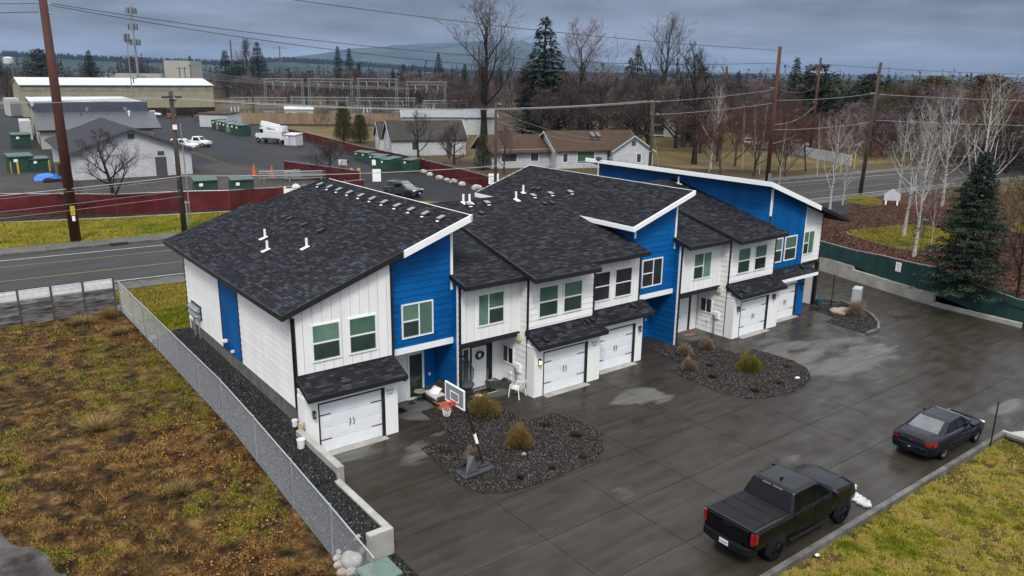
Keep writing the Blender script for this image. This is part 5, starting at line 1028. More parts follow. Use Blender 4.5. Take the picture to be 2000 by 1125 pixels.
def sedan():
    t = thing('sedan','dark navy four door sedan with red tail lights parked along the kerb','car',(19.58,-14.80,0),R(-1.2))
    b = MB(); b.loft([ring(.02,.72,.36,.78,.01),ring(.10,.82,.28,.92,.02),ring(.45,.885,.24,1.00,.03),ring(.95,.90,.22,1.01,.03),ring(1.8,.905,.22,.99,.02),ring(2.9,.905,.22,.96,.02),ring(3.55,.90,.22,.93,.05),ring(4.2,.88,.24,.84,.06),ring(4.62,.80,.26,.70,.04),ring(4.78,.62,.34,.58,.0)]); b.build('body', m_np, t, smooth=True)
    B0 = [(.80,-.66,1.01),(.98,-.80,.99),(3.35,-.81,.94),(3.62,-.62,.95),(3.62,.62,.95),(3.35,.81,.94),(.98,.80,.99),(.80,.66,1.01)]
    B1 = [(1.52,-.54,1.37),(1.66,-.61,1.37),(2.62,-.60,1.40),(2.74,-.52,1.395),(2.74,.52,1.395),(2.62,.60,1.40),(1.66,.61,1.37),(1.52,.54,1.37)]
    B2 = [(1.70,-.40,1.42),(1.80,-.46,1.43),(2.5,-.46,1.45),(2.6,-.4,1.44),(2.6,.4,1.44),(2.5,.46,1.45),(1.80,.46,1.43),(1.70,.4,1.42)]
    b = MB(); b.loft([B0,B1,B2]); b.build('roof', m_np, t, bevel=.03)
    mw = mat('rear_glass', (.075,.085,.09), (.12,.13,.135), 3, .08, spec=.6); mwf = mat('windscreen_glass', (.34,.36,.37), (.44,.46,.47), 3, .08, spec=.7)  # windscreen: sky reflection put into its pale base colour
    quad_on(t,'rear_window',mw,[(.83,-.60,1.03),(.83,.60,1.03),(1.50,.50,1.365),(1.50,-.50,1.365)]); quad_on(t,'windscreen',mwf,[(3.57,-.58,.985),(3.57,.58,.985),(2.77,.48,1.385),(2.77,-.48,1.385)])
    for s_ in (-1,1):
        f = lambda x, z: (x, s_*(.81-(z-.97)*.46+.004), z)
        quad_on(t,'side_window',m_glass,[f(1.22,1.03),f(2.02,1.01),f(2.02,1.34),f(1.66,1.33)]); quad_on(t,'side_window',m_glass,[f(2.09,1.01),f(3.22,.985),f(2.62,1.345),f(2.09,1.345)])
        b = MB(); b.tube([f(1.12,1.0),f(2.1,.985),f(3.3,.96)],.013,5); b.build('beltline_trim', m_chrome, t)
        for x in (1.03,3.78): arch(t, x, s_*.895, .375, s_, m_tyre); wheel(t, x, s_*.80, .325, .21, m_rims, s_, 5)
        b = MB(); b.loft([[(.00,s_*.52,.70),(.0,s_*.60,.92),(.04,s_*.70,.93),(.04,s_*.74,.72)],[(.10,s_*.74,.68),(.14,s_*.78,.93),(.22,s_*.83,.92),(.22,s_*.865,.72)],[(.34,s_*.86,.76),(.36,s_*.855,.90),(.38,s_*.86,.88),(.38,s_*.885,.78)]]); b.build('tail_light', m_tail, t, bevel=.01)
        b = MB(); b.tube([(2.95,s_*.84,1.0),(2.98,s_*.93,1.03)],.025,6); b.loft([[(2.90,s_*.90,.98),(3.04,s_*.90,.98),(3.04,s_*.90,1.10),(2.90,s_*.90,1.10)],[(2.92,s_*1.06,1.0),(3.02,s_*1.06,1.0),(3.0,s_*1.06,1.09),(2.92,s_*1.06,1.09)]]); b.build('wing_mirror', m_np, t, bevel=.02)
        for x in (1.45,2.45): b = MB(); b.fbox((x,s_*.905,.84),(.2,0,0),(0,s_*.025,0),(0,0,.03)); b.build('door_handle', m_np, t)
        for x in (1.28,2.06,3.20): b = MB(); b.fbox((x,s_*.896,.34),(.014,0,0),(0,s_*.012,0),(0,0,.62)); b.build('door_seam', m_tyre, t)
        b = MB(); b.fbox((4.45,s_*.55,.58),(.2,0,0),(0,s_*.22,0),(0,0,.12)); b.build('headlight', m_lens, t)
    b = MB(); b.loft([[(-.05,-.66,.36),(.3,-.86,.36),(.3,-.86,.62),(-.05,-.66,.64)],[(-.10,-.3,.34),(.2,-.3,.34),(.2,-.3,.62),(-.10,-.3,.66)],[(-.10,.3,.34),(.2,.3,.34),(.2,.3,.62),(-.10,.3,.66)],[(-.05,.66,.36),(.3,.86,.36),(.3,.86,.62),(-.05,.66,.64)]]); b.build('rear_bumper', m_np, t, bevel=.03)
    b = MB(); b.box((-.125,-.24,.44),(-.09,.24,.60)); b.build('plate_recess', m_tyre, t); b = MB(); b.box((-.132,-.05,.56),(-.124,.05,.585)); b.build('plate_lamp', m_lens, t)
    b = MB(); b.prism([(.0,-.035,.80),(.0,.035,.80),(.0,.0,.90)],(-.012,0,.0)); b.build('badge', m_chrome, t)
    b = MB(); b.box((.02,-.5,.93),(.05,.5,.945)); b.box((.55,-.6,1.022),(.56,.6,1.028)); b.build('boot_seam', m_tyre, t)
sedan()
def suv(label, loc, rz, m, opened=False, L_=4.6, H=1.68, name='parked_suv', grp=None):
    t = thing(name, label, 'car', loc, rz, grp); s = L_/4.6; h = H/1.68
    rg = lambda x,w,zb,zt,cr=.03: [(p[0]*s,p[1],p[2]*h) for p in ring(x,w,zb,zt,cr)]
    b = MB(); b.loft([rg(.02,.84,.40,1.02),rg(.15,.92,.34,1.08),rg(1.2,.94,.32,1.06),rg(3.1,.94,.32,1.02),rg(3.5,.93,.32,1.02,.05),rg(4.3,.88,.36,.92,.05),rg(4.56,.74,.42,.80,.0)]); b.build('body', m, t, bevel=.02)
    q = lambda P: [(x*s,y,z*h) for x,y,z in P]
    b = MB(); b.loft([q([(.06,-.84,1.06),(3.42,-.86,1.0),(3.42,.86,1.0),(.06,.84,1.06)]),q([(.38,-.68,1.60),(2.55,-.68,1.62),(2.55,.68,1.62),(.38,.68,1.60)]),q([(.5,-.58,1.66),(2.4,-.58,1.68),(2.4,.58,1.68),(.5,.58,1.66)])]); b.build('roof', m, t, bevel=.02)
    quad_on(t,'windscreen',mat('car_windscreen',(.10,.125,.13),rough=.08,spec=.7),q([(3.36,-.74,1.06),(3.36,.74,1.06),(2.60,.62,1.57),(2.60,-.62,1.57)])); quad_on(t,'rear_window',m_glass,q([(.10,-.7,1.14),(.10,.7,1.14),(.36,.6,1.54),(.36,-.6,1.54)]))
    b = MB(); b.fbox((1.3*s,-.40,1.675*h),(.8*s,0,0),(0,.8,0),(0,0,.02)); b.build('sunroof', m_glass, t)
    for s_ in (-1,1):
        f = lambda x, z: (x*s, s_*(.855-(z-1.03)*.30+.004), z*h)
        quad_on(t,'side_window',m_glass,[f(.5,1.12),f(1.75,1.10),f(1.75,1.54),f(.6,1.54)]); quad_on(t,'side_window',m_glass,[f(1.82,1.10),f(2.95,1.08),f(2.48,1.55),f(1.82,1.55)])
        for x in (.9,3.65): arch(t, x*s, s_*.93, .40, s_, m_tyre); wheel(t, x*s, s_*.84, .36, .22, m_rims if not opened else m_rimb, s_, 5)
        b = MB(); b.fbox((4.32*s,s_*.50,.74*h),(.2,0,0),(0,s_*.34,0),(0,0,.14)); b.build('headlight', mat('bright_lens',(.78,.80,.82),rough=.2) , t)
        b = MB(); b.fbox((.0,s_*.62,.86*h),(.06,0,0),(0,s_*.24,0),(0,0,.2)); b.build('tail_light', m_tail, t)
        b = MB(); b.fbox((2.72*s,s_*.93,1.06*h),(.16,0,0),(0,s_*.2,0),(0,0,.15)); b.build('wing_mirror', m, t, bevel=.02)
        if opened:
            b = MB(); x0 = 2.85*s; b.fbox((x0,s_*.94,.40),(-.45,s_*.85,0),(.07,0,0),(0,0,.68)); b.build('door', m, t, bevel=.02); b = MB(); b.fbox((x0-.05,s_*1.0,1.09),(-.38,s_*.72,0),(.03,0,0),(0,0,.42)); b.build('door_window', m_glass, t)
            if s_ < 0: b = MB(); b.fbox((1.75*s,-.94,.42),(-.55,-.62,0),(.07,0,0),(0,0,.68)); b.build('door', m, t, bevel=.02)
    b = MB(); b.box((4.50*s,-.45,.46),(4.60*s,.45,.72)); b.build('grille', m_tyre, t); b = MB(); b.box((4.60*s,-.18,.40),(4.625*s,.18,.52)); b.build('licence_plate', m_plate, t)
    return t
suv('dark grey wet SUV with its doors open in the side lot', (32.9,53.2,ZB+.02), R(-68), mat('graphite_paint',(.035,.036,.04),rough=.22,coat=.6), True)
# ================================================================== TREES
m_bark = mat('grey_bark', (.030,.025,.022), (.075,.062,.053), 6, .95, .5, 20); m_barkd = mat('dark_bark', (.014,.011,.009), (.042,.034,.028), 6, .95, .5, 20)
m_birch = mat('birch_bark', (.33,.315,.295), (.48,.46,.43), 7, .85, .3, 20, c3=(.46,.44,.41)); 
def birchbark():
    m = m_birch; t = m.node_tree; n = t.nodes; l = t.links; b = n['Principled BSDF']; tcn = n.new('ShaderNodeTexCoord'); mp = n.new('ShaderNodeMapping'); mp.inputs['Scale'].default_value = (3,3,9); l.new(tcn.outputs['Object'], mp.inputs[0])
    tx = n.new('ShaderNodeTexNoise'); tx.inputs['Scale'].default_value = 2.6; tx.inputs['Detail'].default_value = 5; l.new(mp.outputs[0], tx.inputs['Vector']); rp = n.new('ShaderNodeValToRGB'); e = rp.color_ramp.elements; e[0].position = .54; e[0].color = (.38,.36,.335,1); e[1].position = .61; e[1].color = (.05,.045,.04,1)
    l.new(tx.outputs[0], rp.inputs[0]); l.new(rp.outputs[0], b.inputs['Base Color'])
birchbark()
TW = lambda n, a, c: ramp_mat(n, [(0,a),(1,c)], .9)
m_twg = TW('twig_brown', (.040,.030,.026), (.120,.092,.080)); m_twd = TW('twig_dark', (.018,.014,.012), (.060,.047,.040)); m_twp = TW('twig_pale', (.20,.175,.155), (.44,.41,.375)); m_twr = TW('twig_red', (.045,.024,.018), (.14,.078,.058)); m_twk = TW('twig_pink', (.095,.062,.060), (.21,.155,.15)); m_two = TW('twig_olive', (.05,.04,.02), (.15,.12,.06))
def bare_tree(seed, H, trunk, limbs, spread, up, r0, mb, mt, nsub=(6,6,7), twig=.012, lean=0., droop=0., crownw=1.):
    """bare deciduous tree: trunk and limbs (part 'trunk'), branches and twigs (part 'crown')"""
    rg = random.Random(seed); T = MB(); V = []; F = []; rr = []
    def seg(p, q, r1, r2, n, b): b.tube([p,q],[r1,r2],n,cap=False)
    def ribbon(p, q, w):
        d = (q-p); s = d.orthogonal().normalized() if d.length else Vector((1,0,0)); a = rg.random()*6.28; s2 = d.normalized().cross(s); s = (s*math.cos(a)+s2*math.sin(a))*w; k = len(V); V.extend([p-s,p+s,q]); F.append((k,k+1,k+2)); rr.append(rg.random())
    def rv(k): return Vector((rg.gauss(0,k),rg.gauss(0,k),rg.gauss(0,k)))
    def branch(p, d, L_, r, lvl):
        k = 3 if lvl < 3 else 2; pts = [p]; rad = [r]; q = p; dd = d.copy()
        for i in range(k):
            dd = (dd+rv(.16)+Vector((0,0,(up*.16 if lvl < 3 else -droop*.3)))).normalized(); q = q+dd*(L_/k); pts.append(q); rad.append(r*(1-.72*(i+1)/k))
        if lvl == 1: T.tube(pts,rad,5,cap=False)
        elif lvl == 2: CB.tube(pts,rad,3,cap=False,r=rg.random())
        else:
            for i in range(k): ribbon(pts[i],pts[i+1],max(rad[i],twig))
        if lvl > 3: return
        n = nsub[lvl-1]; n = max(2,int(n*(.75+.5*rg.random())))
        for i in range(n):
            t = .25+.75*(i+rg.random())/n; j = min(k-1,int(t*k)); f = t*k-j; b0 = pts[j].lerp(pts[j+1],f); axis = (pts[j+1]-pts[j]).normalized(); s = axis.orthogonal().normalized(); a = rg.random()*6.28; s = s*math.cos(a)+axis.cross(s)*math.sin(a)
            an = .55+.35*rg.random(); nd = (axis*math.cos(an)+s*math.sin(an)+Vector((0,0,up*.22-droop*.35*(lvl>=2)))).normalized()
            branch(b0, nd, L_*(.60-.14*t)*(.8+.4*rg.random()), max(rad[j]*.55,twig*.7), lvl+1)
    CB = MB(); p = Vector((0,0,-.1)); k = 5; pts = [p]; rad = [r0*1.25]; d = Vector((lean,0,1)).normalized(); hh = H*(.9 if up > 1.5 else .72); q = p
    for i in range(k): d = (d+rv(.05)+Vector((0,0,.05))).normalized(); q = q+d*hh/k; pts.append(q); rad.append(r0*(1-.8*(i+1)/k))
    T.tube(pts,rad,8,cap=False)
    for i in range(limbs):
        t = trunk+(.98-trunk)*(i/(limbs-1))**.9; j = min(k-1,int(t*k)); b0 = pts[j].lerp(pts[j+1],t*k-j); a = i*2.399+rg.random()*.6; an = spread*(1.15-.55*t)*(.85+.3*rg.random())
        nd = Vector((math.cos(a)*math.sin(an),math.sin(a)*math.sin(an),math.cos(an))); L_ = H*(1-t*.72)*.50*crownw*(.85+.3*rg.random()); branch(b0, nd, L_, rad[j]*.55, 1)
    root = thing('bare_tree','bare tree','tree'); T.build('trunk', mb, root, smooth=True)
    base = len(CB.v); Vv = [tuple(v) for v in CB.v]; Ff = [f for f in CB.f]; R_ = list(CB.r)
    tri = []; r3 = []
    for f, r in zip(Ff, R_): tri += [(f[0],f[1],f[2]),(f[0],f[2],f[3])]; r3 += [r*.6,r*.6]
    allV = Vv+[tuple(v) for v in V]; allF = tri+[(a+base,b_+base,c+base) for a,b_,c in F]; npmesh('crown', allV, allF, mt, root, r3+rr); return root
def conifer(seed, H, Rd, n_br, m, name='conifer_tree', fine=1., bare=.04, irr=.15, drop=.25, taper=.9, blade=.5):
    rg = np.random.default_rng(seed); root = thing(name,'conifer','tree'); b = MB(); b.tube([(0,0,-.1),(0,0,H*.97)],[H*.018+.05,.02],7); b.build('trunk', m_barkd, root)
    V = []; k = 9
    t = np.sort(rg.random(n_br)**.85); z = H*(bare+(1-bare)*t*.985); L_ = Rd*(1-t)**taper*(1-irr+2*irr*rg.random(n_br))+.12; a = np.arange(n_br)*2.39996+rg.random(n_br)*.5
    bulge = .82+.36*vnoise(np.cos(a)*2+9,z*.9+np.sin(a)*2,1.3,seed); L_ *= bulge
    tot = []; rs = []
    for i in range(n_br):
        m_ = max(4,int(L_[i]*16*fine)); s = np.sqrt(rg.random(m_)); c, si = math.cos(a[i]), math.sin(a[i]); lat = rg.normal(size=m_)*.16*L_[i]*(1.05-s*.5)
        r_ = s*L_[i]; zz = z[i]-drop*r_+.10*r_*s*1.2+rg.normal(size=m_)*.05*H/10
        P = np.c_[r_*c-lat*si, r_*si+lat*c, zz]; ln = blade*(.16+.16*rg.random(m_))*(.6+H/14); da = a[i]+rg.normal(size=m_)*.7
        D = np.c_[np.cos(da),np.sin(da),-.25+.35*rg.normal(size=m_)]; Sd = np.c_[-np.sin(da),np.cos(da),.5*rg.normal(size=m_)]; w = ln*.24
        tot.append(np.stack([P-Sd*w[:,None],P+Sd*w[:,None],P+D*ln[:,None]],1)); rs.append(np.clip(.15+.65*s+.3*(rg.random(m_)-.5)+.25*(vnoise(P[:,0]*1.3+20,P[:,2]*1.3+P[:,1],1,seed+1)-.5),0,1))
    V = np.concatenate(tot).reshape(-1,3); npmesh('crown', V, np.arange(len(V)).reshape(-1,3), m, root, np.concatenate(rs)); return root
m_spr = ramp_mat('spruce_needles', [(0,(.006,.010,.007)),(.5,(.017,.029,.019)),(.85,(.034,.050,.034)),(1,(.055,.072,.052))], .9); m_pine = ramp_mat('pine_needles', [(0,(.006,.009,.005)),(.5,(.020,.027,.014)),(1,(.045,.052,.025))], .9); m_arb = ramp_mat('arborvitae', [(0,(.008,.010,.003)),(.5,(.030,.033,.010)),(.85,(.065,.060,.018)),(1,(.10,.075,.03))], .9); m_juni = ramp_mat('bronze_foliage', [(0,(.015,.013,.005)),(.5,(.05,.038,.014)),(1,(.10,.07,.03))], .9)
PROT = {}
PROT['spread'] = bare_tree(3, 10, .16, 11, 1.15, .7, .24, m_barkd, m_twd, (7,7,7), .013)
PROT['round'] = bare_tree(5, 10, .22, 13, 1.0, .9, .22, m_bark, m_twg, (7,8,9), .017)
PROT['round2'] = bare_tree(15, 10, .18, 11, 1.1, .8, .20, m_barkd, m_twg, (7,8,9), .020)
PROT['upright'] = bare_tree(8, 10, .14, 12, .55, 2.0, .20, m_barkd, m_twg, (7,7,8), .013)
PROT['vase'] = bare_tree(12, 10, .20, 10, .85, 1.4, .22, m_barkd, m_twd, (6,6,7), .013)
PROT['multi'] = bare_tree(61, 10, .10, 12, .50, 1.8, .17, m_barkd, m_twg, (6,6,6), .009, crownw=1.15)
PROT['airy'] = bare_tree(64, 10, .18, 13, 1.05, 1.0, .17, m_barkd, m_twk, (6,7,8), .010, crownw=1.1)
PROT['pink'] = bare_tree(21, 10, .20, 10, 1.0, 1.2, .20, m_bark, m_twk, (7,7,9), .020)
PROT['red'] = bare_tree(25, 10, .14, 11, .9, 1.2, .14, m_bark, m_twr, (7,7,7), .016)
PROT['birchA'] = bare_tree(31, 10, .24, 15, .80, 1.5, .105, m_birch, m_twp, (4,4,4), .006, crownw=.80)
PROT['birchB'] = bare_tree(34, 10, .22, 13, .85, 1.3, .10, m_birch, m_twp, (4,4,4), .006, lean=.10, crownw=.92)
PROT['birchC'] = bare_tree(37, 10, .28, 14, .55, 1.6, .085, m_birch, m_twr, (5,6,7), .009, crownw=.62)
PROT['olive'] = bare_tree(39, 10, .18, 11, 1.05, .9, .18, m_bark, m_two, (7,8,8), .020)
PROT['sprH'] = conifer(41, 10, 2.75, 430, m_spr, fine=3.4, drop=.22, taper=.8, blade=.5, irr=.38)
PROT['spr'] = conifer(43, 10, 2.3, 260, m_spr, fine=1.0, blade=.9); PROT['spr2'] = conifer(44, 10, 1.7, 240, m_spr, fine=1.0, irr=.3, blade=.9); PROT['pine'] = conifer(46, 10, 3.2, 220, m_pine, fine=1.0, bare=.2, irr=.4, taper=.5, drop=-.1, blade=1.0); PROT['arb'] = conifer(48, 10, 2.3, 420, m_arb, fine=1.5, bare=.0, irr=.1, drop=-.45, taper=.42, blade=.7); PROT['bronze'] = conifer(50, 10, 4.2, 260, m_juni, fine=1.0, bare=.05, irr=.3, taper=.42, drop=-.15, blade=1.1)
for k_, o_ in PROT.items():
    for c_ in o_.children: c_.hide_render = False
USED = {}
def tree(kind, x, y, H, label, group, z=ZB, wide=1., rz=None, name=None, cat='tree'):
    p = PROT[kind]; rz = random.random()*6.28 if rz is None else rz; s = H/10
    if kind not in USED: USED[kind] = 1; o = p
    else: o = copy_tree(p)
    o.location = (x,y,z); o.rotation_euler = (0,0,rz); o.scale = (s*wide,s*wide,s); o.name = name or ('conifer_tree' if kind in ('sprH','spr','spr2','pine','arb','bronze') else 'bare_tree'); return tag(o, label, cat, group)
# trees one can name
tree('spread',4.49,55.9,9.2,'dark spreading bare tree behind the red screened fence near the brown pole',None,wide=1.12)
tree('round',32.4,68.7,6.0,'low wide bare tree behind the roof ridge beside the white ladders',None,wide=1.5)
tree('vase',54.9,83.4,9.2,'dark bare tree standing in front of the small white house',None,wide=1.0); tree('spread',56.6,75.4,7.0,'short dark bare tree between the white house and the arborvitae screen',None,wide=1.2); tree('pink',55.5,60.9,8.2,'pinkish bare tree in front of the brown roofed house',None,wide=.9)
tree('pink',60.5,83,6.5,'pinkish bare ornamental tree left of the brown roofed house',None,wide=1.2)
tree('multi',94.3,120.8,26.5,'tallest upright bare tree left of the giant spruce',None,wide=1.6,rz=1.0); tree('airy',113.9,110.3,28,'large rounded bare tree just right of the giant spruce',None,wide=1.1,rz=2.0); tree('spr',101.6,108.4,26,'giant dark spruce rising above the skyline near the centre',None,wide=1.3)
tree('spr2',185.8,162,24,'narrow tall spruce right of the rounded bare tree',None,wide=.95); tree('multi',170.6,137.7,28,'tall bare tree against the sky right of the narrow spruce',None,wide=1.4,rz=3); tree('vase',89.8,55.6,22,'thick trunked dark bare tree with stubby limbs behind the leaning pole',None,wide=.85,rz=.7); tree('vase',120,84,21,'bare tree standing in front of the pale apartment block',None,wide=.9,rz=2); tree('round2',112,92,15,'brown bare tree left of the pale apartment block',None,wide=1.1); tree('spread',86,62,17,'dark bare tree with a thick trunk beside the brown roofed house',None,wide=.6); tree('vase',143.6,240,20,'bare tree beyond the right end of the substation',None,wide=.8)
tree('spr',162.7,452.3,31,'broad spruce behind the left part of the substation',None,wide=1.2); tree('spr2',210.3,443.3,30,'left one of the two twin spruces behind the substation',None); tree('spr2',217.4,442,29,'right one of the two twin spruces behind the substation',None,rz=2); tree('spr',316.4,495,29,'lone spruce against the blue mountain',None,wide=1.1)
tree('arb',59.0,119.6,7.8,'taller columnar evergreen of the pair behind the red fence',None,wide=1.05); tree('arb',61.6,117.6,5.6,'shorter evergreen leaning right of the columnar one',None,wide=1.45,rz=1.3); tree('arb',56.2,67.0,5.2,'clipped dark evergreen screen beside the brown roofed house',None,wide=1.1)
tree('spr2',120,440,22,'slim dark conifer left of the cell tower, nearest the brown pole',None); tree('spr',75,470,24,'dark conifer beyond the left end of the yellow warehouse',None,wide=1.3); tree('pine',50,460,24,'bushy dark pine at the far left skyline',None,wide=1.2); tree('spr2',133,420,25,'pointed conifer right of the white block behind the warehouse',None,wide=1.6); tree('pine',139,418,19,'rounded conifer touching the pointed one behind the warehouse',None); tree('upright',165,480,32,'dark upright bare tree at the skyline right of the warehouse',None)
tree('round',83,400,23,'large rounded bare tree behind the yellow warehouse',None,wide=1.4)
tree('pine',152,74,17,'broad dark pine behind the white trailers at right',None,wide=1.3); tree('pine',160,66,15,'second dark pine right of the broad one behind the trailers',None,wide=1.4,rz=2.2); tree('bronze',168,56,14.5,'bronze tinged evergreen behind the leaning poles',None,wide=1.0); tree('bronze',185,52,15,'rusty green evergreen left of the red brown thicket',None,wide=1.1,rz=3)
tree('sprH',42.9,-6.5,9.6,'large dense blue green spruce overhanging the green screen',None,z=1.0)
GB = 'pale barked birches along the street and drive'
for i,(k,x,y,H,wd,l) in enumerate((('birchA',86.3,49.4,15.5,.9,'pale birch nearest the peak of the far fascia'),('birchC',90.6,46.8,11,.8,'thin pinkish birch left of the brown steel pole'),('birchC',89.3,43.8,11.2,.8,'thin pinkish birch close to the foot of the brown steel pole'),('birchC',92,35,10,.8,'small young birch beside the street right of the brown pole'),('birchB',67.3,17.9,12.5,1.0,'pale birch at the left tip of the grass islands, near the end roof'),('birchB',71.1,18.7,9,.9,'second pale birch close behind the left island birch'),('birchC',74.8,29.5,9.5,.8,'slim dark birch by the street behind the far roof'),('birchA',58.9,5.6,14.5,1.0,'pale birch standing on the oval grass island'),('birchB',51.7,1.1,13.5,1.0,'tall white birch just behind the green screen'),('birchC',52.6,.3,8,.6,'thin birch stem beside the tall white birch behind the screen'),('birchA',64.8,2.2,17.5,1.0,'tallest pale birch left of the spruce, with wide forked limbs'),('birchA',80,12,15.5,1.0,'pale birch rising over the red mulch beyond the drive'),('birchB',60.2,-6,17,1.1,'big pale birch leaning right behind the spruce'),('birchA',55,-9.5,13,1.0,'pale birch at the right edge of the picture behind the lawn'),('birchB',72,-3,16.5,1.0,'tall pale birch against the sky at far right'),('birchA',86,20,12,1.0,'pale birch behind the white yard sign'))):
    tree(k,x,y,H,l,GB,wide=wd)
tree('vase',43.6,-9.4,6.5,'small dark bare tree beside the spruce at the right edge',None,z=1.0,wide=.8); tree('pink',51,7.5,3.2,'small leafless sapling in the red mulch behind the screen',None,wide=.5); tree('olive',93,4,9,'olive tinged thicket tree at right beyond the drive',None,wide=1.3)
# scattered background trees: individuals, one shared mesh per kind
GT = 'bare trees of the wooded background'; GC = 'conifers scattered over the wooded background'
LT = {'round':'brown bare tree','round2':'dark brown bare tree','red':'reddish bare tree','pink':'pale pinkish bare tree','olive':'olive tinged bare tree','spr':'broad dark conifer','spr2':'narrow dark conifer','upright':'slim upright bare tree'}
def bg(kind, az, dist, H, wd=1.):
    a = R(az); wh = 'behind the yellow warehouse' if az < 17 else 'left of the substation' if az < 24 else 'behind the substation' if az < 35 else 'between the substation and the giant spruce' if az < 43 else 'behind the brown roofed house' if az < 49 else 'behind the pale apartment block' if az < 56 else 'beyond the rust brown poles' if az < 62 else 'above the red mulch at right' if az < 68 else 'at the far right'
    tree(kind, -10.7+math.sin(a)*dist, -27.8+math.cos(a)*dist, H, LT[kind]+' '+wh, GC if kind[:3] == 'spr' else GT, wide=wd)
rb_ = random.Random(5)
zone = [(3,17,350,520,18,10),(17,24,340,500,16,10),(24,33,290,480,34,11),(33,38,235,480,28,10),(38,46,165,430,48,10),(46,56,150,300,52,10),(56,64,160,280,44,9),(64,76,140,260,54,9)]
for a0,a1,d0,d1,n,h0 in zone:
    for i in range(n):
        az = a0+(a1-a0)*rb_.random(); dd = d0+(d1-d0)*rb_.random()**1.3
        kinds = ['round','round2','round2','round','upright','pink'] if az < 56 else ['red','round2','red','olive','round','pink']
        if rb_.random() < (.17 if az < 50 else .12): bg(rb_.choice(['spr','spr2']), az, dd*1.15, (11+9*rb_.random()), 1.1)
        else: bg(rb_.choice(kinds), az, dd, (h0+6*rb_.random()), 1.15+.4*rb_.random())
# clump of thin young birches and brush between the field and the street
for i,(x,y,H) in enumerate(((84,40,9),(87.5,41.5,10),(94.5,43,9.5),(97,40,8.5),(99,46,9),(93,50,10),(80,42.5,8),(103,42,8),(88,37.5,7),(101,52,10),(106,49,9),(96,56,10),(91,57,9),(83,47,8))): tree('birchC' if i%3==1 else 'red',x,y,H*1.1,'thin reddish young tree in the clump around the brown steel pole' if i%3==1 else 'twiggy reddish bush tree in the clump around the brown steel pole','young reddish trees around the brown steel pole',wide=.9 if i%3==1 else 1.15)
for i in range(30):
    az = 59.5+15*rb_.random(); dd = 138+45*rb_.random(); a = R(az); k_ = ('round2','olive','red','round','pink')[i%5]; tree(k_, -10.7+math.sin(a)*dd, -27.8+math.cos(a)*dd, 6+4*rb_.random(), {'round2':'dark brown','olive':'olive tinged','red':'reddish','round':'brown','pink':'pale pinkish'}[k_]+' bare tree just across the street at right', 'bare trees across the street at right', wide=1.4)
# low reddish brush along the right of the street
for i in range(16):
    az = 55+17*rb_.random(); dd = 150+80*rb_.random(); a = R(az); tree('red', -10.7+math.sin(a)*dd, -27.8+math.cos(a)*dd, 3.5+3*rb_.random(), 'low reddish brush tree behind the white board fence', 'reddish brush behind the white fence', wide=1.5)
# twiggy thickets nobody could count
def thicket(name, label, a0, a1, d0, d1, nc, h, m, seed):
    rg = np.random.default_rng(seed); az = np.radians(a0+(a1-a0)*rg.random(nc)); d = d0+(d1-d0)*rg.random(nc); k = 150; cx, cy_ = -10.7+np.sin(az)*d, -27.8+np.cos(az)*d; H = h*(.6+.8*rg.random(nc))
    a = rg.random((nc,k))*6.28; r = rg.random((nc,k))**.7*H[:,None]*.55; z = H[:,None]*(.15+.85*rg.random((nc,k)))*np.sqrt(np.clip(1.05-(r/(H[:,None]*.6))**2,.05,1)); P = np.stack([cx[:,None]+r*np.cos(a), cy_[:,None]+r*np.sin(a), ZB+z*.9],-1).reshape(-1,3)
    D = np.stack([np.cos(a)*.5,np.sin(a)*.5,np.ones_like(a)],-1).reshape(-1,3)+rg.normal(size=(nc*k,3))*.45; D /= np.linalg.norm(D,axis=1)[:,None]; Ln = (.6+.9*rg.random(nc*k))*np.repeat(H,k)/5; S = np.cross(D, rg.normal(size=(nc*k,3))); S /= np.linalg.norm(S,axis=1)[:,None]; w = .03+.02*rg.random(nc*k)
    V = np.stack([P-D*Ln[:,None]*.5-S*w[:,None], P-D*Ln[:,None]*.5+S*w[:,None], P+D*Ln[:,None]*.5],1).reshape(-1,3); stuff(npmesh(name, V, np.arange(len(V)).reshape(-1,3), m, rnd=rg.random(nc*k)), label, 'thicket')
thicket('red_thicket','reddish brown leafless thicket filling the right background',54,77,150,290,420,5.6,m_twr,3); thicket('brown_thicket','brown leafless thicket behind the houses and substation',24,58,195,420,360,5.5,m_twg,4); thicket('near_thicket','leafless olive brush beyond the drive at far right',67,80,82,112,50,3.2,m_two,5); thicket('brown_thicket','brown leafless belt behind the yellow warehouse at left',2,26,360,520,200,9,m_twg,6)
# far wood that reads as one mass
n = 3400; az = np.radians(-6+88*RNG.random(n)); dd = 430+1500*RNG.random(n)**.8; cx_, cy_ = -10.7+np.sin(az)*dd, -27.8+np.cos(az)*dd; H = 8+9*RNG.random(n); con = RNG.random(n) < .3; k = 46
u = RNG.random((n,k)); ph = RNG.random((n,k))*6.28; rr_ = np.where(con[:,None], (1-u)*.24, .5*np.sqrt(np.clip(1-(2*u-1.05)**2,0.02,1)))*H[:,None]*np.sqrt(RNG.random((n,k)))
P = np.stack([cx_[:,None]+rr_*np.cos(ph), cy_[:,None]+rr_*np.sin(ph), ZB+H[:,None]*u*np.where(con,1.35,1.)[:,None]],-1); s = (.5+.9*RNG.random((n,k,3,3))*1.6-.9)*1.5
V = (P[:,:,None,:]+s*np.array([1,1,.9])).reshape(-1,3); rnd = np.where(con[:,None], .0+.3*RNG.random((n,k)), .45+.55*RNG.random((n,k))).ravel()
stuff(npmesh('far_wood', V, np.arange(len(V)).reshape(-1,3), ramp_mat('far_wood', [(0,(.010,.016,.012)),(.3,(.025,.034,.025)),(.4,(.032,.025,.022)),(1,(.085,.065,.057))], .95), rnd=rnd),'far wooded belt of bare trees and conifers below the hills','wood')
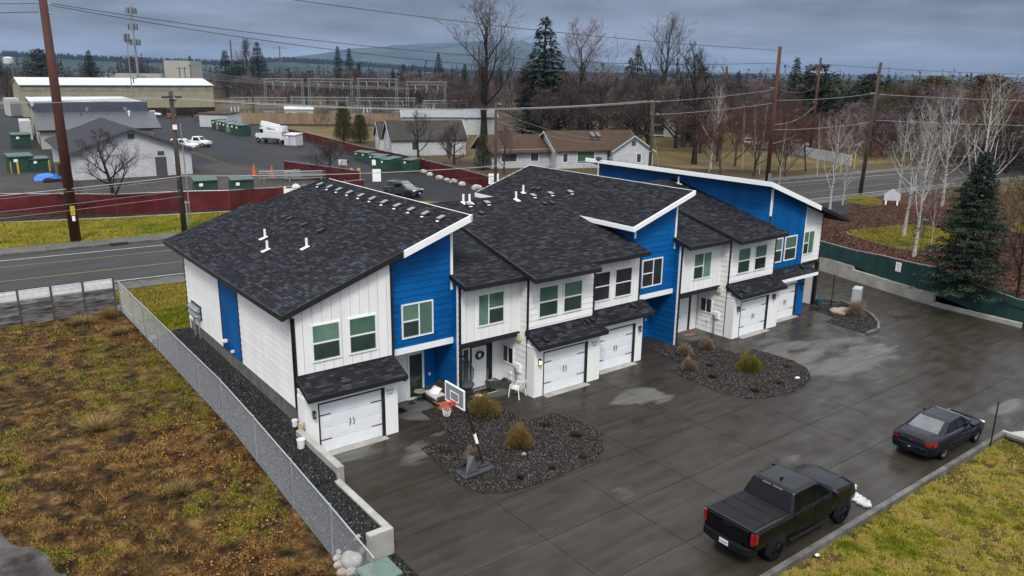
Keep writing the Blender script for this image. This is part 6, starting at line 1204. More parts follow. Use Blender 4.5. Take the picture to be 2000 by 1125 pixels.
# serrated conifers along the near ridge
n = 5000; az = np.radians(-6+60*RNG.random(n)); dd = 2560+90*RNG.random(n); dg = np.degrees(az)
hz = (28+26*vnoise(dg,dg*0,14,5)+8*vnoise(dg,dg*0,3,6))*np.clip((dg+12)/10,0,1)*np.exp(-((dd-2650)/330.)**2)*np.interp(dg,[-8,0,22,27,34,85],[1.15,1.15,1.0,.75,.35,.35])-2
x, y = -10.6+np.sin(az)*dd, -27.8+np.cos(az)*dd; hh = 7+11*RNG.random(n); w = 3.2+2*RNG.random(n); t = np.stack([np.cos(az),-np.sin(az),0*az],-1)*w[:,None]; q = np.stack([np.sin(az),np.cos(az),0*az],-1)*w[:,None]; B = np.c_[x,y,hz]; T_ = np.c_[x,y,hz+hh]
V = np.stack([B-t,B+t,T_,B-q,B+q,T_],1).reshape(-1,3); stuff(npmesh('ridge_forest', V, np.arange(len(V)).reshape(-1,3), mat('ridge_needles',(.012,.02,.016),rough=.95)),'conifer forest along the crest of the near ridge','forest')
for k_, o_ in PROT.items():
    if k_ not in USED:
        for c_ in list(o_.children): bpy.data.objects.remove(c_)
        bpy.data.objects.remove(o_)
# --- haze over the valley
cx_ = 0
b = MB(); b.box((-900,-1000,-2.6),(9000,9000,262)); hz_ = b.build('haze', None, kind='stuff'); m = bpy.data.materials.new('haze_air'); m.use_nodes = True; n_ = m.node_tree.nodes; n_.clear(); ou = n_.new('ShaderNodeOutputMaterial'); pv = n_.new('ShaderNodeVolumePrincipled'); pv.inputs['Color'].default_value = (.46,.66,1,1); pv.inputs['Density'].default_value = 0.000062; pv.inputs['Anisotropy'].default_value = .2; m.node_tree.links.new(pv.outputs[0], ou.inputs['Volume']); hz_.data.materials.append(m)
# ================================================================== BUILDINGS, YARDS, POLES AND WIRES BEYOND
m_mroof = mat('grey_metal_roof', (.07,.074,.082), (.095,.10,.108), 2, .5, metal=.2); m_droof = mat('dark_roof', (.030,.027,.026), (.06,.054,.05), 3, .85, .4, 30); m_broof = mat('brown_roof', (.042,.026,.018), (.078,.050,.034), 2.5, .85, .4, 30, stretch=(.6,4,1)); m_groof = mat('pale_grey_roof', (.17,.18,.19), (.24,.25,.26), 3, .7)
m_wallw = mat('offwhite_wall', (.40,.41,.42), (.48,.49,.50), 1.5, .7); m_wallc = mat('cream_wall', (.30,.29,.25), (.36,.35,.30), 1.5, .75); m_wally = mat('yellow_metal_wall', (.235,.215,.14), (.29,.27,.18), .6, .6, stretch=(4,4,.4)); m_navy = mat('navy_fascia', (.045,.055,.075), (.06,.07,.095), 2, .6); m_flat = mat('white_membrane', (.42,.42,.43), (.50,.50,.51), .8, .6); m_greyd = mat('grey_door', (.06,.062,.066), rough=.6); m_pnk = mat('house_window', (.03,.036,.04), (.06,.07,.075), 2, .1, spec=.6); m_grn = mat('green_panel', (.035,.10,.06), rough=.5)
def gable(label, cat, x, y, rz, L_, Wd, he, hr, mw, mr, wins=(), over=.35, name='house', group=None, ribs=0, z=ZB, boards=0, doors=(), chim=None, planks=0):
    """gabled building, ridge along local x. wins: (side,u,z,w,h,material)"""
    t = thing(name, label, cat, (x,y,z), rz, group); a, w = L_/2, Wd/2
    b = MB(); b.loft([[(-a,-w,-.2),(-a,w,-.2),(-a,w,he),(-a,0,hr-.02),(-a,-w,he)],[(a,-w,-.2),(a,w,-.2),(a,w,he),(a,0,hr-.02),(a,-w,he)]]); wl = b.build('wall', mw, t)
    if planks:
        k = 0; zz = .1
        while zz < he-.05:
            for s in (-1,1): b = MB(); b.box((-a,s*w-(.02 if s<0 else 0),zz),(a,s*w+(.02 if s>0 else 0),zz+planks-.02)); b.build('siding_board', mw, wl)
            zz += planks
    sl = (hr-he)/w; b = MB(); th = .14
    for s in (-1,1): b.prism([(-a-over,s*(w+over),he-over*sl),(a+over,s*(w+over),he-over*sl),(a+over,0,hr),(-a-over,0,hr)],(0,0,th))
    rf = b.build('roof', mr, t)
    if ribs:
        b = MB()
        for k in range(int((L_+2*over)/ribs)+1):
            px = -a-over+k*ribs
            for s in (-1,1): b.fbox((px,s*(w+over),he-over*sl+th),(.07,0,0),(0,-s*(w+over),hr-he+over*sl),(0,0,.07))
        q = b.build('roof_seams', mr, rf); q['kind'] = 'stuff'
    fs = MB()
    for s in (-1,1):
        for e in (-1,1): fs.prism([(e*(a+over),s*(w+over),he-over*sl-.10),(e*(a+over),s*(w+over),he-over*sl+.10),(e*(a+over),0,hr+.12),(e*(a+over),0,hr-.08)],(e*.05,0,0))
    fs.build('bargeboard', mw if mr is not m_mroof else m_mroof, t)
    for side,u,zz,ww,hh,m in wins:
        P, U, Nn = {'f':((0,-w,0),(1,0,0),(0,-1,0)),'b':((0,w,0),(-1,0,0),(0,1,0)),'l':((-a,0,0),(0,-1,0),(-1,0,0)),'r':((a,0,0),(0,1,0),(1,0,0))}[side]; P, U, Nn = Vector(P), Vector(U), Vector(Nn)
        at = lambda q, z0, d: P+U*q+Vector((0,0,z0))+Nn*d
        b = MB(); tt = .08
        for (q0,q1,z0,z1) in ((u-ww/2,u+ww/2,zz,zz+tt),(u-ww/2,u+ww/2,zz+hh-tt,zz+hh),(u-ww/2,u-ww/2+tt,zz+tt,zz+hh-tt),(u+ww/2-tt,u+ww/2,zz+tt,zz+hh-tt)): b.fbox(at(q0,z0,0), U*(q1-q0), (0,0,z1-z0), Nn*.08)
        f = b.build('window' if m is not m_greyd else 'door', m_frame if m is not m_greyd else m_greyd, t); b = MB(); b.fbox(at(u-ww/2+tt,zz+tt,0), U*(ww-2*tt), (0,0,hh-2*tt), Nn*.04); b.build('pane' if m is not m_greyd else 'door_leaf', m, f)
    if chim: b = MB(); b.box((chim[0]-.3,chim[1]-.3,he),(chim[0]+.3,chim[1]+.3,hr+.7)); b.build('chimney', mat('brick_red',(.16,.07,.05),(.22,.11,.08),6), t)
    return t
# yard buildings on the left
gable('white gabled yard building with a ribbed grey metal roof and a grey door','building',12.9,96.3,R(87.3),24.6,14.4,3.45,6.25,m_wallw,m_mroof,[('l',3.3,.0,1.35,2.5,m_greyd),('l',5.3,1.5,.7,.9,m_pnk),('l',3.4,2.75,.8,.5,m_greyd),('l',0,5.0,.8,.6,m_greyd),('f',0,0,1.2,2.2,m_greyd)],over=.75,name='yard_building',ribs=.62)
t = thing('office_building','long office building with a dark blue fascia, white flat roof and sloping metal roof','building',(8.3,139.5,ZB),R(-5))
b = MB(); b.box((0,0,-.2),(18.2,40,6.9)); b.build('wall', m_wallc, t); b = MB(); b.box((-.5,4,6.9),(18.9,40.6,7.55)); b.build('roof', m_flat, t)
b = MB(); b.box((.0,-.3,5.7),(18.7,4.2,7.7)); b.build('fascia', m_navy, t); b = MB(); b.prism([(-.6,4,6.4),(-.6,40,6.4),(-.6,40,7.3),(-.6,4,7.6)],(.1,0,0)); b.build('fascia', m_navy, t)
b = MB(); b.prism([(-.4,-8.4,3.3),(-.4,-8.2,3.1),(-.4,-.3,5.75),(-.4,-.3,5.95)],(20,0,0)); lr = b.build('metal_roof', m_mroof, t)
b = MB()
for k in range(38): b.fbox((-.3+k*.53,-8.4,3.32),(.06,0,0),(0,8.1,2.65),(0,0,.07))
q = b.build('roof_seams', m_mroof, lr); q['kind'] = 'stuff'
b = MB(); b.prism([(0,-7.6,-.2),(0,0,-.2),(0,0,5.6),(0,-7.6,3.3)],(18.2,0,0)); b.build('wall', m_wallc, t)
for y,z,w_,h_ in ((-4.2,0,1.1,2.2),(-6.4,0,.6,1.6),(-1.5,2.6,.5,.5),(12,4.0,.4,1.4),(4,3.0,.7,.5)): b = MB(); b.box((-.06,y-w_/2,z),(-.0,y+w_/2,z+h_)); b.build('door' if z == 0 else 'wall_vent', m_greyd, t)
for x in (8,14.5): b = MB(); b.box((x,-.36,6.1),(x+.5,-.3,6.8)); b.build('wall_vent', m_vent, t)
b = MB(); b.tube([(15,-3,5.2),(15,-3,6.3)],.12,6); b.tube([(14.6,-3,6.0),(15.4,-3,6.0)],.06,6); b.build('roof_pipe', m_metalw, t); b = MB(); b.tube([(7,-2,5.2),(7,-2,5.9)],.1,6); b.build('roof_pipe', m_greyd, t)
b = MB(); b.box((-2.6,16,-.2),(-.6,26,3.6)); b.build('annexe', m_wallw, t)
# white workshop with the round emblem
t = thing('workshop','white workshop with a round blue emblem and a dark sloping parapet','building',(30,247,ZB),0)
b = MB(); b.box((0,0,-.2),(26.8,18,6.0)); b.build('wall', m_wallw, t); b = MB(); b.prism([(-1,-.5,6.9),(27.4,-.5,5.6),(27.4,-.5,6.6),(-1,-.5,8.9)],(0,.5,0)); b.build('parapet', m_navy, t); b = MB(); b.prism([(-1,.02,8.7),(27.4,.02,6.4),(27.4,18,6.4),(-1,18,8.7)],(0,0,.25)); b.build('roof', m_flat, t)
b = MB(); b.box((22.6,-.08,0),(24.2,0,2.3)); b.build('door', m_greyd, t); b = MB(); b.tube([(25.6,-.12,0),(25.6,-.12,5.6)],.12,6); b.build('downpipe', m_vent, t); b = MB(); b.box((23.1,-.1,4.0),(23.5,0,4.5)); b.build('wall_lamp', m_greyd, t)
m_emb = mat('emblem_blue', (.02,.13,.24), (.05,.22,.34), .8, .5); O_ = Vector((20.9,-.1,2.4)); n = 28
b = MB(); P = [O_+Vector((1.75*math.cos(a),0,1.75*math.sin(a))) for a in np.linspace(-1.25,math.pi+1.05,n)]; b.prism(P,(0,-.05,0)); em = b.build('emblem', m_emb, t)
b = MB(); b.tube([O_+Vector((1.15*math.cos(a),-.07,1.15*math.sin(a))) for a in np.linspace(-.4,math.pi+.8,20)],.08,5,cap=False); b.prism([O_+Vector(p) for p in ((-.15,-.06,.35),(.25,-.06,.1),(.35,-.06,-.9),(.9,-.06,-1.5),(-1.1,-.06,-2.1),(-.4,-.06,-1.0))],(0,-.05,0)); b.build('emblem_mark', m_wtrim, em)
for x0,x1 in ((-14,-10),(-8.5,-4.5),(-3,.5)): pass
b = MB(); b.box((-16,3,-.2),(0,14,5.0)); b.build('bay_block', m_wallw, t)
for k in range(4): b = MB(); b.box((-15.4+k*3.8,2.93,.1),(-12.4+k*3.8,2.99,4.2)); b.build('bay_door', m_vent, t)
# yellow warehouse with dark letter emblem
A_, B_ = Vector((17.0,242,0)), Vector((70.9,241,0)); u_ = (B_-A_).normalized(); rzw = math.atan2(u_.y,u_.x); Lw = (B_-A_).length
c_ = (A_+B_)/2+Vector((-u_.y,u_.x,0))*12
t = gable('very long pale yellow metal warehouse with a white roof','warehouse',c_.x,c_.y,rzw,Lw,24,9.0,11.0,m_wally,m_flat,[],over=.3,name='warehouse')
b = MB(); b.box((-Lw/2,-12.06,7.3),(Lw/2,-12.0,8.7)); b.build('translucent_strip', mat('stained_strip',(.16,.155,.12),(.27,.26,.20),.5,.7), t); b = MB(); b.box((-Lw/2,-12.35,8.75),(Lw/2,-12.0,9.0)); b.build('gutter', m_greyd, t)
b = MB(); b.box((-Lw/2+5.5,-12.1,2.0),(-Lw/2+8,-12.0,5.6)); b.build('roller_door', m_vent, t); b = MB(); b.box((-Lw/2+2.2,-12.1,3.2),(-Lw/2+2.9,-12.0,6)); b.build('sign_panel', m_greyd, t)
b = MB(); b.box((-Lw/2+12.6,-12.16,4.3),(-Lw/2+14.4,-12.0,6.0)); sgn = b.build('letter_sign', m_greyd, t); text('BR', sgn, (-Lw/2+13.5,-12.18,5.15), (R(90),0,0), 1.7, m_flat)
b = MB(); b.box((-Lw/2-.06,-4,0),(-Lw/2,-2.8,2.4)); b.build('door', m_greyd, t); b = MB(); b.box((5,-12.5,-.2),(Lw/2,-12.2,2.2)); b.build('base_wall', m_mulch, t)
t = thing('white_block','low cream office block with a taller white cube behind the warehouse','building',(74,372,ZB),R(-35)); b = MB(); b.box((-14,0,-.2),(14,14,12)); b.build('wall', m_wallc, t); b = MB(); b.box((14.2,4,-.2),(26,20,18)); b.build('tower', m_wallc, t)
for k in range(6): b = MB(); b.box((-12+k*4.2,-.1,6.5),(-9+k*4.2,0,9.6)); b.build('window', m_pnk, t)
# cell towers
m_tow = mat('tower_steel', (.20,.215,.235), (.27,.285,.305), 2, .5, metal=.3)
def cell(label, x, y, H, levels, w):
    t = thing('cell_tower', label, 'cell tower', (x,y,ZB)); b = MB(); b.tube([(0,0,-.2),(0,0,H)],[w,w*.55],10); b.build('mast', m_tow, t)
    for zl, r, n in levels:
        b = MB()
        for k in range(3):
            a = k*2.094+.4; b.tube([(0,0,zl),(r*math.cos(a),r*math.sin(a),zl)],.09,4); a2 = a+2.094; b.tube([(r*math.cos(a),r*math.sin(a),zl),(r*math.cos(a2),r*math.sin(a2),zl)],.08,4)
        b.build('platform', m_tow, t)
        for k in range(n):
            f = k/n*3; e = int(f); s = f-e; a, a2 = e*2.094+.4, (e+1)*2.094+.4; px, py = r*(math.cos(a)*(1-s)+math.cos(a2)*s)*1.06, r*(math.sin(a)*(1-s)+math.sin(a2)*s)*1.06; b = MB(); b.box((px-.2,py-.14,zl-1.1),(px+.2,py+.14,zl+1.2)); b.build('antenna', m_tow if k%3 else m_greyd, t)
cell('taller grey cell tower with three tiers of antennas',69.05,333.5,39.0,[(36.8,2.1,12),(30.5,1.9,8),(24.5,2.4,12)],.55)
cell('thin leaning companion mast left of the cell tower',41.3,216.7,23.2,[(22.0,.75,5)],.18)
# water towers
for x,y,zb_,s,l in ((131.9,1465,0,.55,'pale water tank on the skyline at the far left'),(1092,661,0,.5,'small striped water tower on the skyline at right')):
    t = thing('water_tower', l, 'water tower', (x,y,ZB)); b = MB(); b.lathe([(13*s,38*s),(13*s,53*s),(8*s,56*s),(.5,57*s)],20); b.build('tank', m_flat, t)
    b = MB()
    for k in range(6): a = k*1.047; b.tube([(11*s*math.cos(a),11*s*math.sin(a),0),(11*s*math.cos(a),11*s*math.sin(a),38*s)],1.0*s,6)
    b.build('leg', m_tow, t)
# ---- substation
m_st = mat('bus_steel', (.17,.18,.185), (.25,.26,.27), 3, .5, metal=.2); m_ins = mat('insulator', (.10,.095,.09), rough=.4)
GO, GU, GN = Vector((60.2,205,0)), Vector((.92,-.40,0)), Vector((.40,.92,0))
def portal(label, u, v, w, H, g='steel gantries of the substation'):
    p = GO+GU*u+GN*v; t = thing('substation_gantry', label, 'gantry', (p.x,p.y,ZB), math.atan2(GU.y,GU.x), g)
    for x in (0,w):
        b = MB()
        for dx in (-.3,.3): b.tube([(x+dx*1.5,0,0),(x+dx*.6,0,H)],.09,4)
        for k in range(int(H/1.6)): b.tube([(x-.4,0,k*1.6),(x+.4,0,k*1.6+1.6)],.045,4,cap=False)
        b.build('column', m_st, t)
    b = MB(); b.tube([(-.6,0,H),(w+.6,0,H)],.10,4); b.tube([(-.6,0,H-.9),(w+.6,0,H-.9)],.08,4)
    for k in range(int(w/1.2)): b.tube([(k*1.2,0,H-.9),(k*1.2+.6,0,H),(k*1.2+1.2,0,H-.9)],.04,4,cap=False)
    b.build('beam', m_st, t)
    for k in range(3):
        x = w*(k+.7)/3.4; b = MB(); b.tube([(x,0,H-1.0),(x+.25,-.5,H-2.2),(x-.2,-.3,H-3.4)],.14,5); b.build('insulator_string', m_st, t)
for i,(u,v,w,H,l) in enumerate(((13,16,11,11.5,'left tall portal gantry of the substation'),(26,18,13,11.6,'second tall portal gantry of the substation'),(41,17,12,11.8,'third tall portal gantry of the substation'),(56,14,12,11.0,'right tall portal gantry of the substation'),(4,6,15,6.2,'left low bus gantry of the substation'),(21,4,16,6.4,'middle low bus gantry of the substation'),(40,5,17,6.3,'right low bus gantry of the substation'),(60,3,13,5.6,'rightmost low bus gantry by the end of the tan wall'))): portal(l,u,v,w,H)
for i in range(7):
    p = GO+GU*(5+i*9.4)+GN*(2.5+(i%2)*3); t = thing('transformer', ['grey switchgear bank at the left end of the substation','second switchgear bank of the substation','third switchgear bank of the substation','switchgear bank left of the cream control house','switchgear bank right of the cream control house','sixth switchgear bank of the substation','switchgear bank at the right end of the substation'][i],'transformer',(p.x,p.y,ZB),math.atan2(GU.y,GU.x),'switchgear banks of the substation')
    b = MB(); b.box((-1.6,-.9,.4),(1.6,.9,2.3)); b.build('tank', m_tow, t)
    for k in range(8): b = MB(); b.box((-1.5+k*.4,-1.2,.7),(-1.4+k*.4,-.92,2.0)); b.build('radiator', m_greyd, t)
    for k in range(3): b = MB(); b.lathe([(.14,0),(.2,.3),(.14,.5),(.2,.8),(.12,1.1),(.06,1.5)],8,(-1+k,0,2.3)); b.build('bushing', m_ins if i%2 else m_flat, t)
    b = MB(); 
    for k in range(9): b.tube([(-3.6+k*.9,1.6,0),(-3.6+k*.9,1.6,4.6)],.06,4); b.tube([(-3.6+k*.9,1.6,4.6),(-3.4+k*.9,.6,5.1)],.06,4)
    b.tube([(-4,1.6,4.0),(4,1.6,4.0)],.07,4); b.tube([(-4,1.6,3.2),(4,1.6,3.2)],.07,4); q = b.build('bus_supports', m_st, t); q['kind'] = 'stuff'
gable('small cream control house inside the substation wall','building',82.8,199.5,math.atan2(GU.y,GU.x),8,4.2,3.0,3.7,m_wallc,m_flat,[('f',-2.6,0,1.2,2.0,m_greyd),('f',1.8,.9,.8,.8,m_vent)],over=.2,name='control_house')
gable('tiny cream shed at the right end of the substation wall','shed',103,164,R(-30),4.5,2.6,2.0,2.4,m_wallc,m_flat,[],over=.1,name='shed')
f = thing('tan_wall','long tan panel wall in front of the substation','wall',(68,200,ZB)); P = [(-7.6,-14.5+2),(.5,-19),(8,-22.6),(18,-27.5),(27,-33),(36,-41),(39,-50)]
m_tanw = mat('tan_panel', (.20,.14,.085), (.27,.195,.125), .4, .8, rnd=.12, stretch=(1,1,.3))
for i in range(len(P)-1):
    a, c = Vector((*P[i],0)), Vector((*P[i+1],0)); k = 3
    for j in range(k): b = MB(); s0 = a.lerp(c,j/k); b.fbox(s0+Vector((0,0,-.1)), (c-a)/k*.985, Vector((.15,.15,0)), (0,0,2.9)); b.build('wall_panel', m_tanw, f)
b = MB(); b.prism([(60,188,ZB+.03),(107,157,ZB+.03),(105,150,ZB+.03),(58,178,ZB+.03)],(0,0,.02)); b.build('gravel_strip', m_mulch, kind='structure')
# ---- yard things
t = thing('storage_shed','plain white storage shed beside the green bins','shed',(53,178,ZB),R(-52)); b = MB(); b.box((-4,-3,-.1),(4,3,3.2)); b.build('wall', m_wallw, t); b = MB(); b.prism([(-4.2,-3.3,3.2),(4.2,-3.3,3.2),(4.2,3.3,3.5),(-4.2,3.3,3.5)],(0,0,.15)); b.build('roof', m_broof, t)
m_tg = mat('transformer_green', (.016,.050,.032), (.03,.07,.046), 2, .4); m_tgl = mat('transformer_pale_green', (.13,.17,.12), (.17,.21,.155), 2, .5)
def padbox(label, x, y, rz, s=1., m=None, g=None):
    t = thing('pad_transformer', label, 'transformer box', (x,y,ZB), rz, g); b = MB(); b.prism([(-.9*s,-.75*s,0),(.9*s,-.75*s,0),(.9*s,.75*s,0),(-.9*s,.75*s,0)],(0,0,1.25*s)); b.build('body', m or m_tg, t, bevel=.03); b = MB(); b.prism([(-.95*s,-.85*s,1.255*s),(.95*s,-.85*s,1.255*s),(.95*s,.8*s,1.42*s),(-.95*s,.8*s,1.42*s)],(0,0,.12*s)); b.build('lid', m or m_tg, t); b = MB(); b.box((-.55*s,-.78*s,.9*s),(-.25*s,-.76*s,1.15*s)); b.build('label_plate', m_wtrim, t); b = MB(); b.box((-.02*s,-.775*s,.05),(.02*s,-.758*s,1.2*s)); b.build('door_seam', m_greyd, t); return t
g1 = 'green transformer boxes in the yard by the white shed'
for i,(x,y,m) in enumerate(((50.4,171,m_tg),(50.2,167.5,m_tgl),(49.8,164,m_tg),(49.5,160.5,m_tg),(49.3,157.2,m_tgl),(49.2,153.6,m_tg),(48.9,149.6,m_tg))): padbox(['dark green box closest to the white shed','pale green narrow box beside the shed','third box from the white shed, dark green','fourth box from the white shed, dark green','pale green box in the middle of the yard row','dark green box right of the pale one in the yard row','dark green box at the near end of the yard row'][i],x,y,R(-70),1.5 if m is m_tg else 1.4,m,g1)
g2 = 'green transformers along the red fence'
for i,(x,y,s) in enumerate(((47.6,89.5,.9),(47.3,86.2,1.0),(47.0,83.2,.95),(46.5,80.2,1.05),(45.3,78.6,1.0),(46.1,75.6,1.1),(44.6,74.6,1.1),(46.9,71.9,1.15))): padbox(['farthest small green transformer along the red fence','second farthest green transformer along the red fence','third green transformer from the far end by the red fence','green transformer behind the white sign post','green transformer just left of the white sign post','green transformer in the back of the near pair','green transformer in front of the sign post gap','nearest and largest green transformer by the red fence'][i],x,y,R(-75),s,None,g2)
padbox('left green transformer behind the red fence by the wooden pole',15.1,63.0,R(-8),1.35); padbox('right green transformer behind the red fence by the wooden pole',18.7,61.6,R(-8),1.35); padbox('tall green box between yellow bollards at far left',.9,98.2,R(5),1.6); padbox('low green box beside the tall one at far left',3.0,97.6,R(5),1.3); padbox('dark green bin at the corner of the office building',5.4,139.8,R(5),1.6); padbox('white transformer box behind the bucket truck',48.2,118.9,R(-60),1.5,m_wallw)
m_ylw = mat('safety_yellow', (.48,.33,.03), rough=.5); m_org = mat('cone_orange', (.50,.11,.02), rough=.6)
for x,y,l in ((-.3,97,'yellow bollard at far left of the green boxes'),(.4,95.6,'second yellow bollard in front of the green boxes'),(4.2,96.8,'yellow bollard right of the low green box')): b = MB(); b.tube([(0,0,-.1),(0,0,1.5)],.13,10); o = tag(b.build('bollard', m_ylw), l, 'bollard', 'yellow bollards by the green boxes'); o.location = (x,y,ZB)
for x,y,l in ((34.6,66.2,'left yellow bollard behind the roof ridge'),(35.4,65.6,'right yellow bollard behind the roof ridge')): b = MB(); b.tube([(0,0,-.1),(0,0,1.6)],.22,10); o = tag(b.build('bollard', m_ylw), l, 'bollard'); o.location = (x,y,ZB)
for x,y,l in ((25.9,77.8,'left orange traffic cone in the yard'),(27.4,75.2,'right orange traffic cone in the yard')): t = thing('traffic_cone', l, 'cone', (x,y,ZB)); b = MB(); b.lathe([(.28,.04),(.07,1.5),(.04,1.52)],12); b.build('cone', m_org, t); b = MB(); b.box((-.35,-.35,0),(.35,.35,.05)); b.build('base', m_org, t)
m_pal = mat('pallet_wood', (.12,.085,.055), (.22,.165,.11), 4, .9)
for i,(x,y,n,l) in enumerate(((5.0,91.5,9,'tall stack of wooden pallets by the white gabled building'),(7.2,90.8,8,'second pallet stack against the building corner'),(6.2,88.0,5,'lower stack of pallets in front'),(8.6,88.6,7,'pallet stack nearest the tall brown pole'))):
    t = thing('pallet_stack', l, 'pallets', (x,y,ZB), .2*i, 'pallet stacks by the gabled building')
    for k in range(n):
        b = MB()
        for j in range(5): b.box((-.8,-.8+j*.37,k*.19+.12),(.8,-.8+j*.37+.2,k*.19+.15))
        for j in (-.7,0,.6): b.box((j,-.8,k*.19),(j+.1,.8,k*.19+.12))
        b.build('pallet', m_pal, t)
m_tarp = mat('blue_tarp', (.01,.10,.42), (.03,.20,.62), 3, .45, .8, 8); b = MB(); 
V = []; 
for i in range(9):
    for j in range(9): x, y = -1.5+i*.375, -1.1+j*.275; d = max(0,1-(x/1.6)**2-(y/1.2)**2); V.append((x,y,.05+.75*d**.5+random.uniform(-.12,.12)*(d>.05)))
o = npmesh('tarp_heap', V, [(i*9+j,(i+1)*9+j,(i+1)*9+j+1,i*9+j+1) for i in range(8) for j in range(8)], m_tarp); tag(o,'crumpled bright blue tarpaulin heap on the yard','tarp'); o.location = (2.6,87.0,ZB)
for i,(x,y,l) in enumerate(((3.2,84.6,'brown timber pile in front of the blue tarp'),(5.2,85.2,'dark scrap pile right of the blue tarp'))):
    t = thing('timber_pile', l, 'timber', (x,y,ZB), .3*i)
    for k in range(9): b = MB(); b.fbox((-1.2+random.uniform(-.2,.2),-.7+.16*(k%5)*1.9,.02+.16*(k//5)),(2.3,random.uniform(-.2,.2),0),(0,.18,0),(0,0,.12)); b.build('plank', m_pal if i else m_barkd, t)
for i,(x,y,l) in enumerate(((27.0,71.4,'stack of white ladder frames on the yard edge'),(29.6,69.3,'second stack of white ladder frames near the roof'))):
    t = thing('ladder_rack', l, 'ladders', (x,y,ZB), R(-15))
    for k in range(4):
        b = MB(); z = .35+.28*k; b.tube([(-2.6,-.3,z),(2.6,-.3,z)],.05,4); b.tube([(-2.6,.3,z),(2.6,.3,z)],.05,4)
        for j in range(11): b.tube([(-2.5+j*.5,-.3,z),(-2.5+j*.5,.3,z)],.03,4,cap=False)
        b.build('ladder', m_st, t)
    for x_ in (-2,2): b = MB(); b.box((x_-.06,-.5,0),(x_+.06,.5,1.3)); b.build('frame', m_st, t)
# bucket truck
m_tw = mat('truck_white', (.66,.67,.68), rough=.4)
def bucket_truck():
    t = thing('bucket_truck','white utility bucket truck with a folded boom parked on wet asphalt','truck',(47.9,122.6,ZB),R(112))
    b = MB(); b.box((0,-1.15,.75),(5.2,1.15,1.05)); b.build('chassis', m_greyd, t); b = MB(); b.box((0,-1.2,1.05),(4.2,-.55,2.5)); b.box((0,.55,1.05),(4.2,1.2,2.5)); b.box((0,-.55,1.05),(4.2,.55,1.35)); b.build('service_body', m_tw, t, bevel=.03)
    for k in range(4):
        for s in (-1,1): b = MB(); b.fbox((.1+k*1.03,s*1.2,1.3),(.95,0,0),(0,s*.03,0),(0,0,1.1)); b.build('locker_door', m_tw, t)
    b = MB(); b.loft([[(4.4,-1.1,.8),(4.4,1.1,.8),(4.4,1.1,2.95),(4.4,-1.1,2.95)],[(5.9,-1.1,.8),(5.9,1.1,.8),(5.7,1.0,2.95),(5.7,-1.0,2.95)]]); b.build('cab', m_tw, t, bevel=.05); b = MB(); b.loft([[(5.9,-1.0,.9),(5.9,1.0,.9),(5.9,1.0,1.95),(5.9,-1.0,1.95)],[(7.2,-.85,.9),(7.2,.85,.9),(7.2,.8,1.75),(7.2,-.8,1.75)]]); b.build('bonnet', m_tw, t, bevel=.08)
    quad_on(t,'windscreen',m_glass,[(5.9,-.9,2.05),(5.9,.9,2.05),(5.74,.85,2.8),(5.74,-.85,2.8)])
    for s in (-1,1):
        b = MB(); b.fbox((4.7,s*1.1,2.0),(.9,0,0),(0,s*.02,0),(0,0,.7)); b.build('side_window', m_glass, t); b = MB(); b.fbox((6.9,s*.8,1.2),(.34,0,0),(0,s*.15,0),(0,0,.25)); b.build('headlight', m_lens, t)
        wheel(t,6.3,s*.98,.5,.3,m_rims,s,6); wheel(t,1.4,s*.98,.5,.45,m_rims,s,6); b = MB(); b.tube([(5.5,s*1.15,2.2),(5.6,s*1.4,2.3)],.04,5); b.box((5.5,min(s*1.4,s*1.6),1.9),(5.6,max(s*1.4,s*1.6),2.5)); b.build('wing_mirror', m_greyd, t)
    b = MB(); b.lathe([(.6,1.35),(.5,1.9),(.45,2.9)],12,(1.6,0,0)); b.build('turret', m_tw, t); b = MB(); b.fbox((.9,-.35,2.55),(5.3,0,.65),(0,.7,0),(0,0,.62)); b.build('boom', m_tw, t, bevel=.05); b = MB(); b.fbox((1.1,-.26,3.18),(5.0,0,.62),(0,.44,0),(0,0,.4)); b.build('upper_boom', m_tw, t, bevel=.05)
    b = MB(); b.loft([[(-.3,-.55,2.3),(.6,-.55,2.3),(.6,.55,2.3),(-.3,.55,2.3)],[(-.4,-.6,3.4),(.7,-.6,3.4),(.7,.6,3.4),(-.4,.6,3.4)]]); b.build('bucket', m_tw, t, bevel=.04); b = MB(); b.box((-.4,-1.2,.8),(0,1.2,1.5)); b.build('rear_step', m_tw, t)
    for s in (-.9,.9): b = MB(); b.box((-.42,s-.12,1.6),(-.38,s+.12,1.8)); b.build('tail_light', m_tail, t)
bucket_truck()
def flatbed(label, x, y, rz, m=None, name='parked_pickup'):
    t = thing(name, label, 'pickup truck', (x,y,ZB), rz); m = m or m_tw; b = MB(); b.loft([ring(.05,.9,.5,1.1,0),ring(2.4,.95,.45,1.15,0),ring(4.2,.95,.45,1.15),ring(5.3,.9,.5,1.0)]); b.build('body', m, t, bevel=.03); b = MB(); b.loft([[(2.1,-.9,1.1),(4.2,-.9,1.1),(4.2,.9,1.1),(2.1,.9,1.1)],[(2.3,-.72,1.85),(3.5,-.72,1.85),(3.5,.72,1.85),(2.3,.72,1.85)]]); b.build('cab', m, t, bevel=.05)
    b = MB(); b.box((.15,-.75,1.16),(2.0,.75,1.2)); b.build('bed', m_greyd, t)
    quad_on(t,'windscreen',m_glass,[(4.1,-.75,1.2),(4.1,.75,1.2),(3.55,.65,1.78),(3.55,-.65,1.78)])
    for s in (-1,1):
        b = MB(); b.prism([(2.5,s*.9,1.2),(3.9,s*.9,1.2),(3.45,s*.76,1.75),(2.55,s*.76,1.75)],(0,s*.03,0)); b.build('side_window', m_glass, t)
        for xx in (1.1,4.4): wheel(t,xx,s*.85,.38,.25,m_rims,s,5)
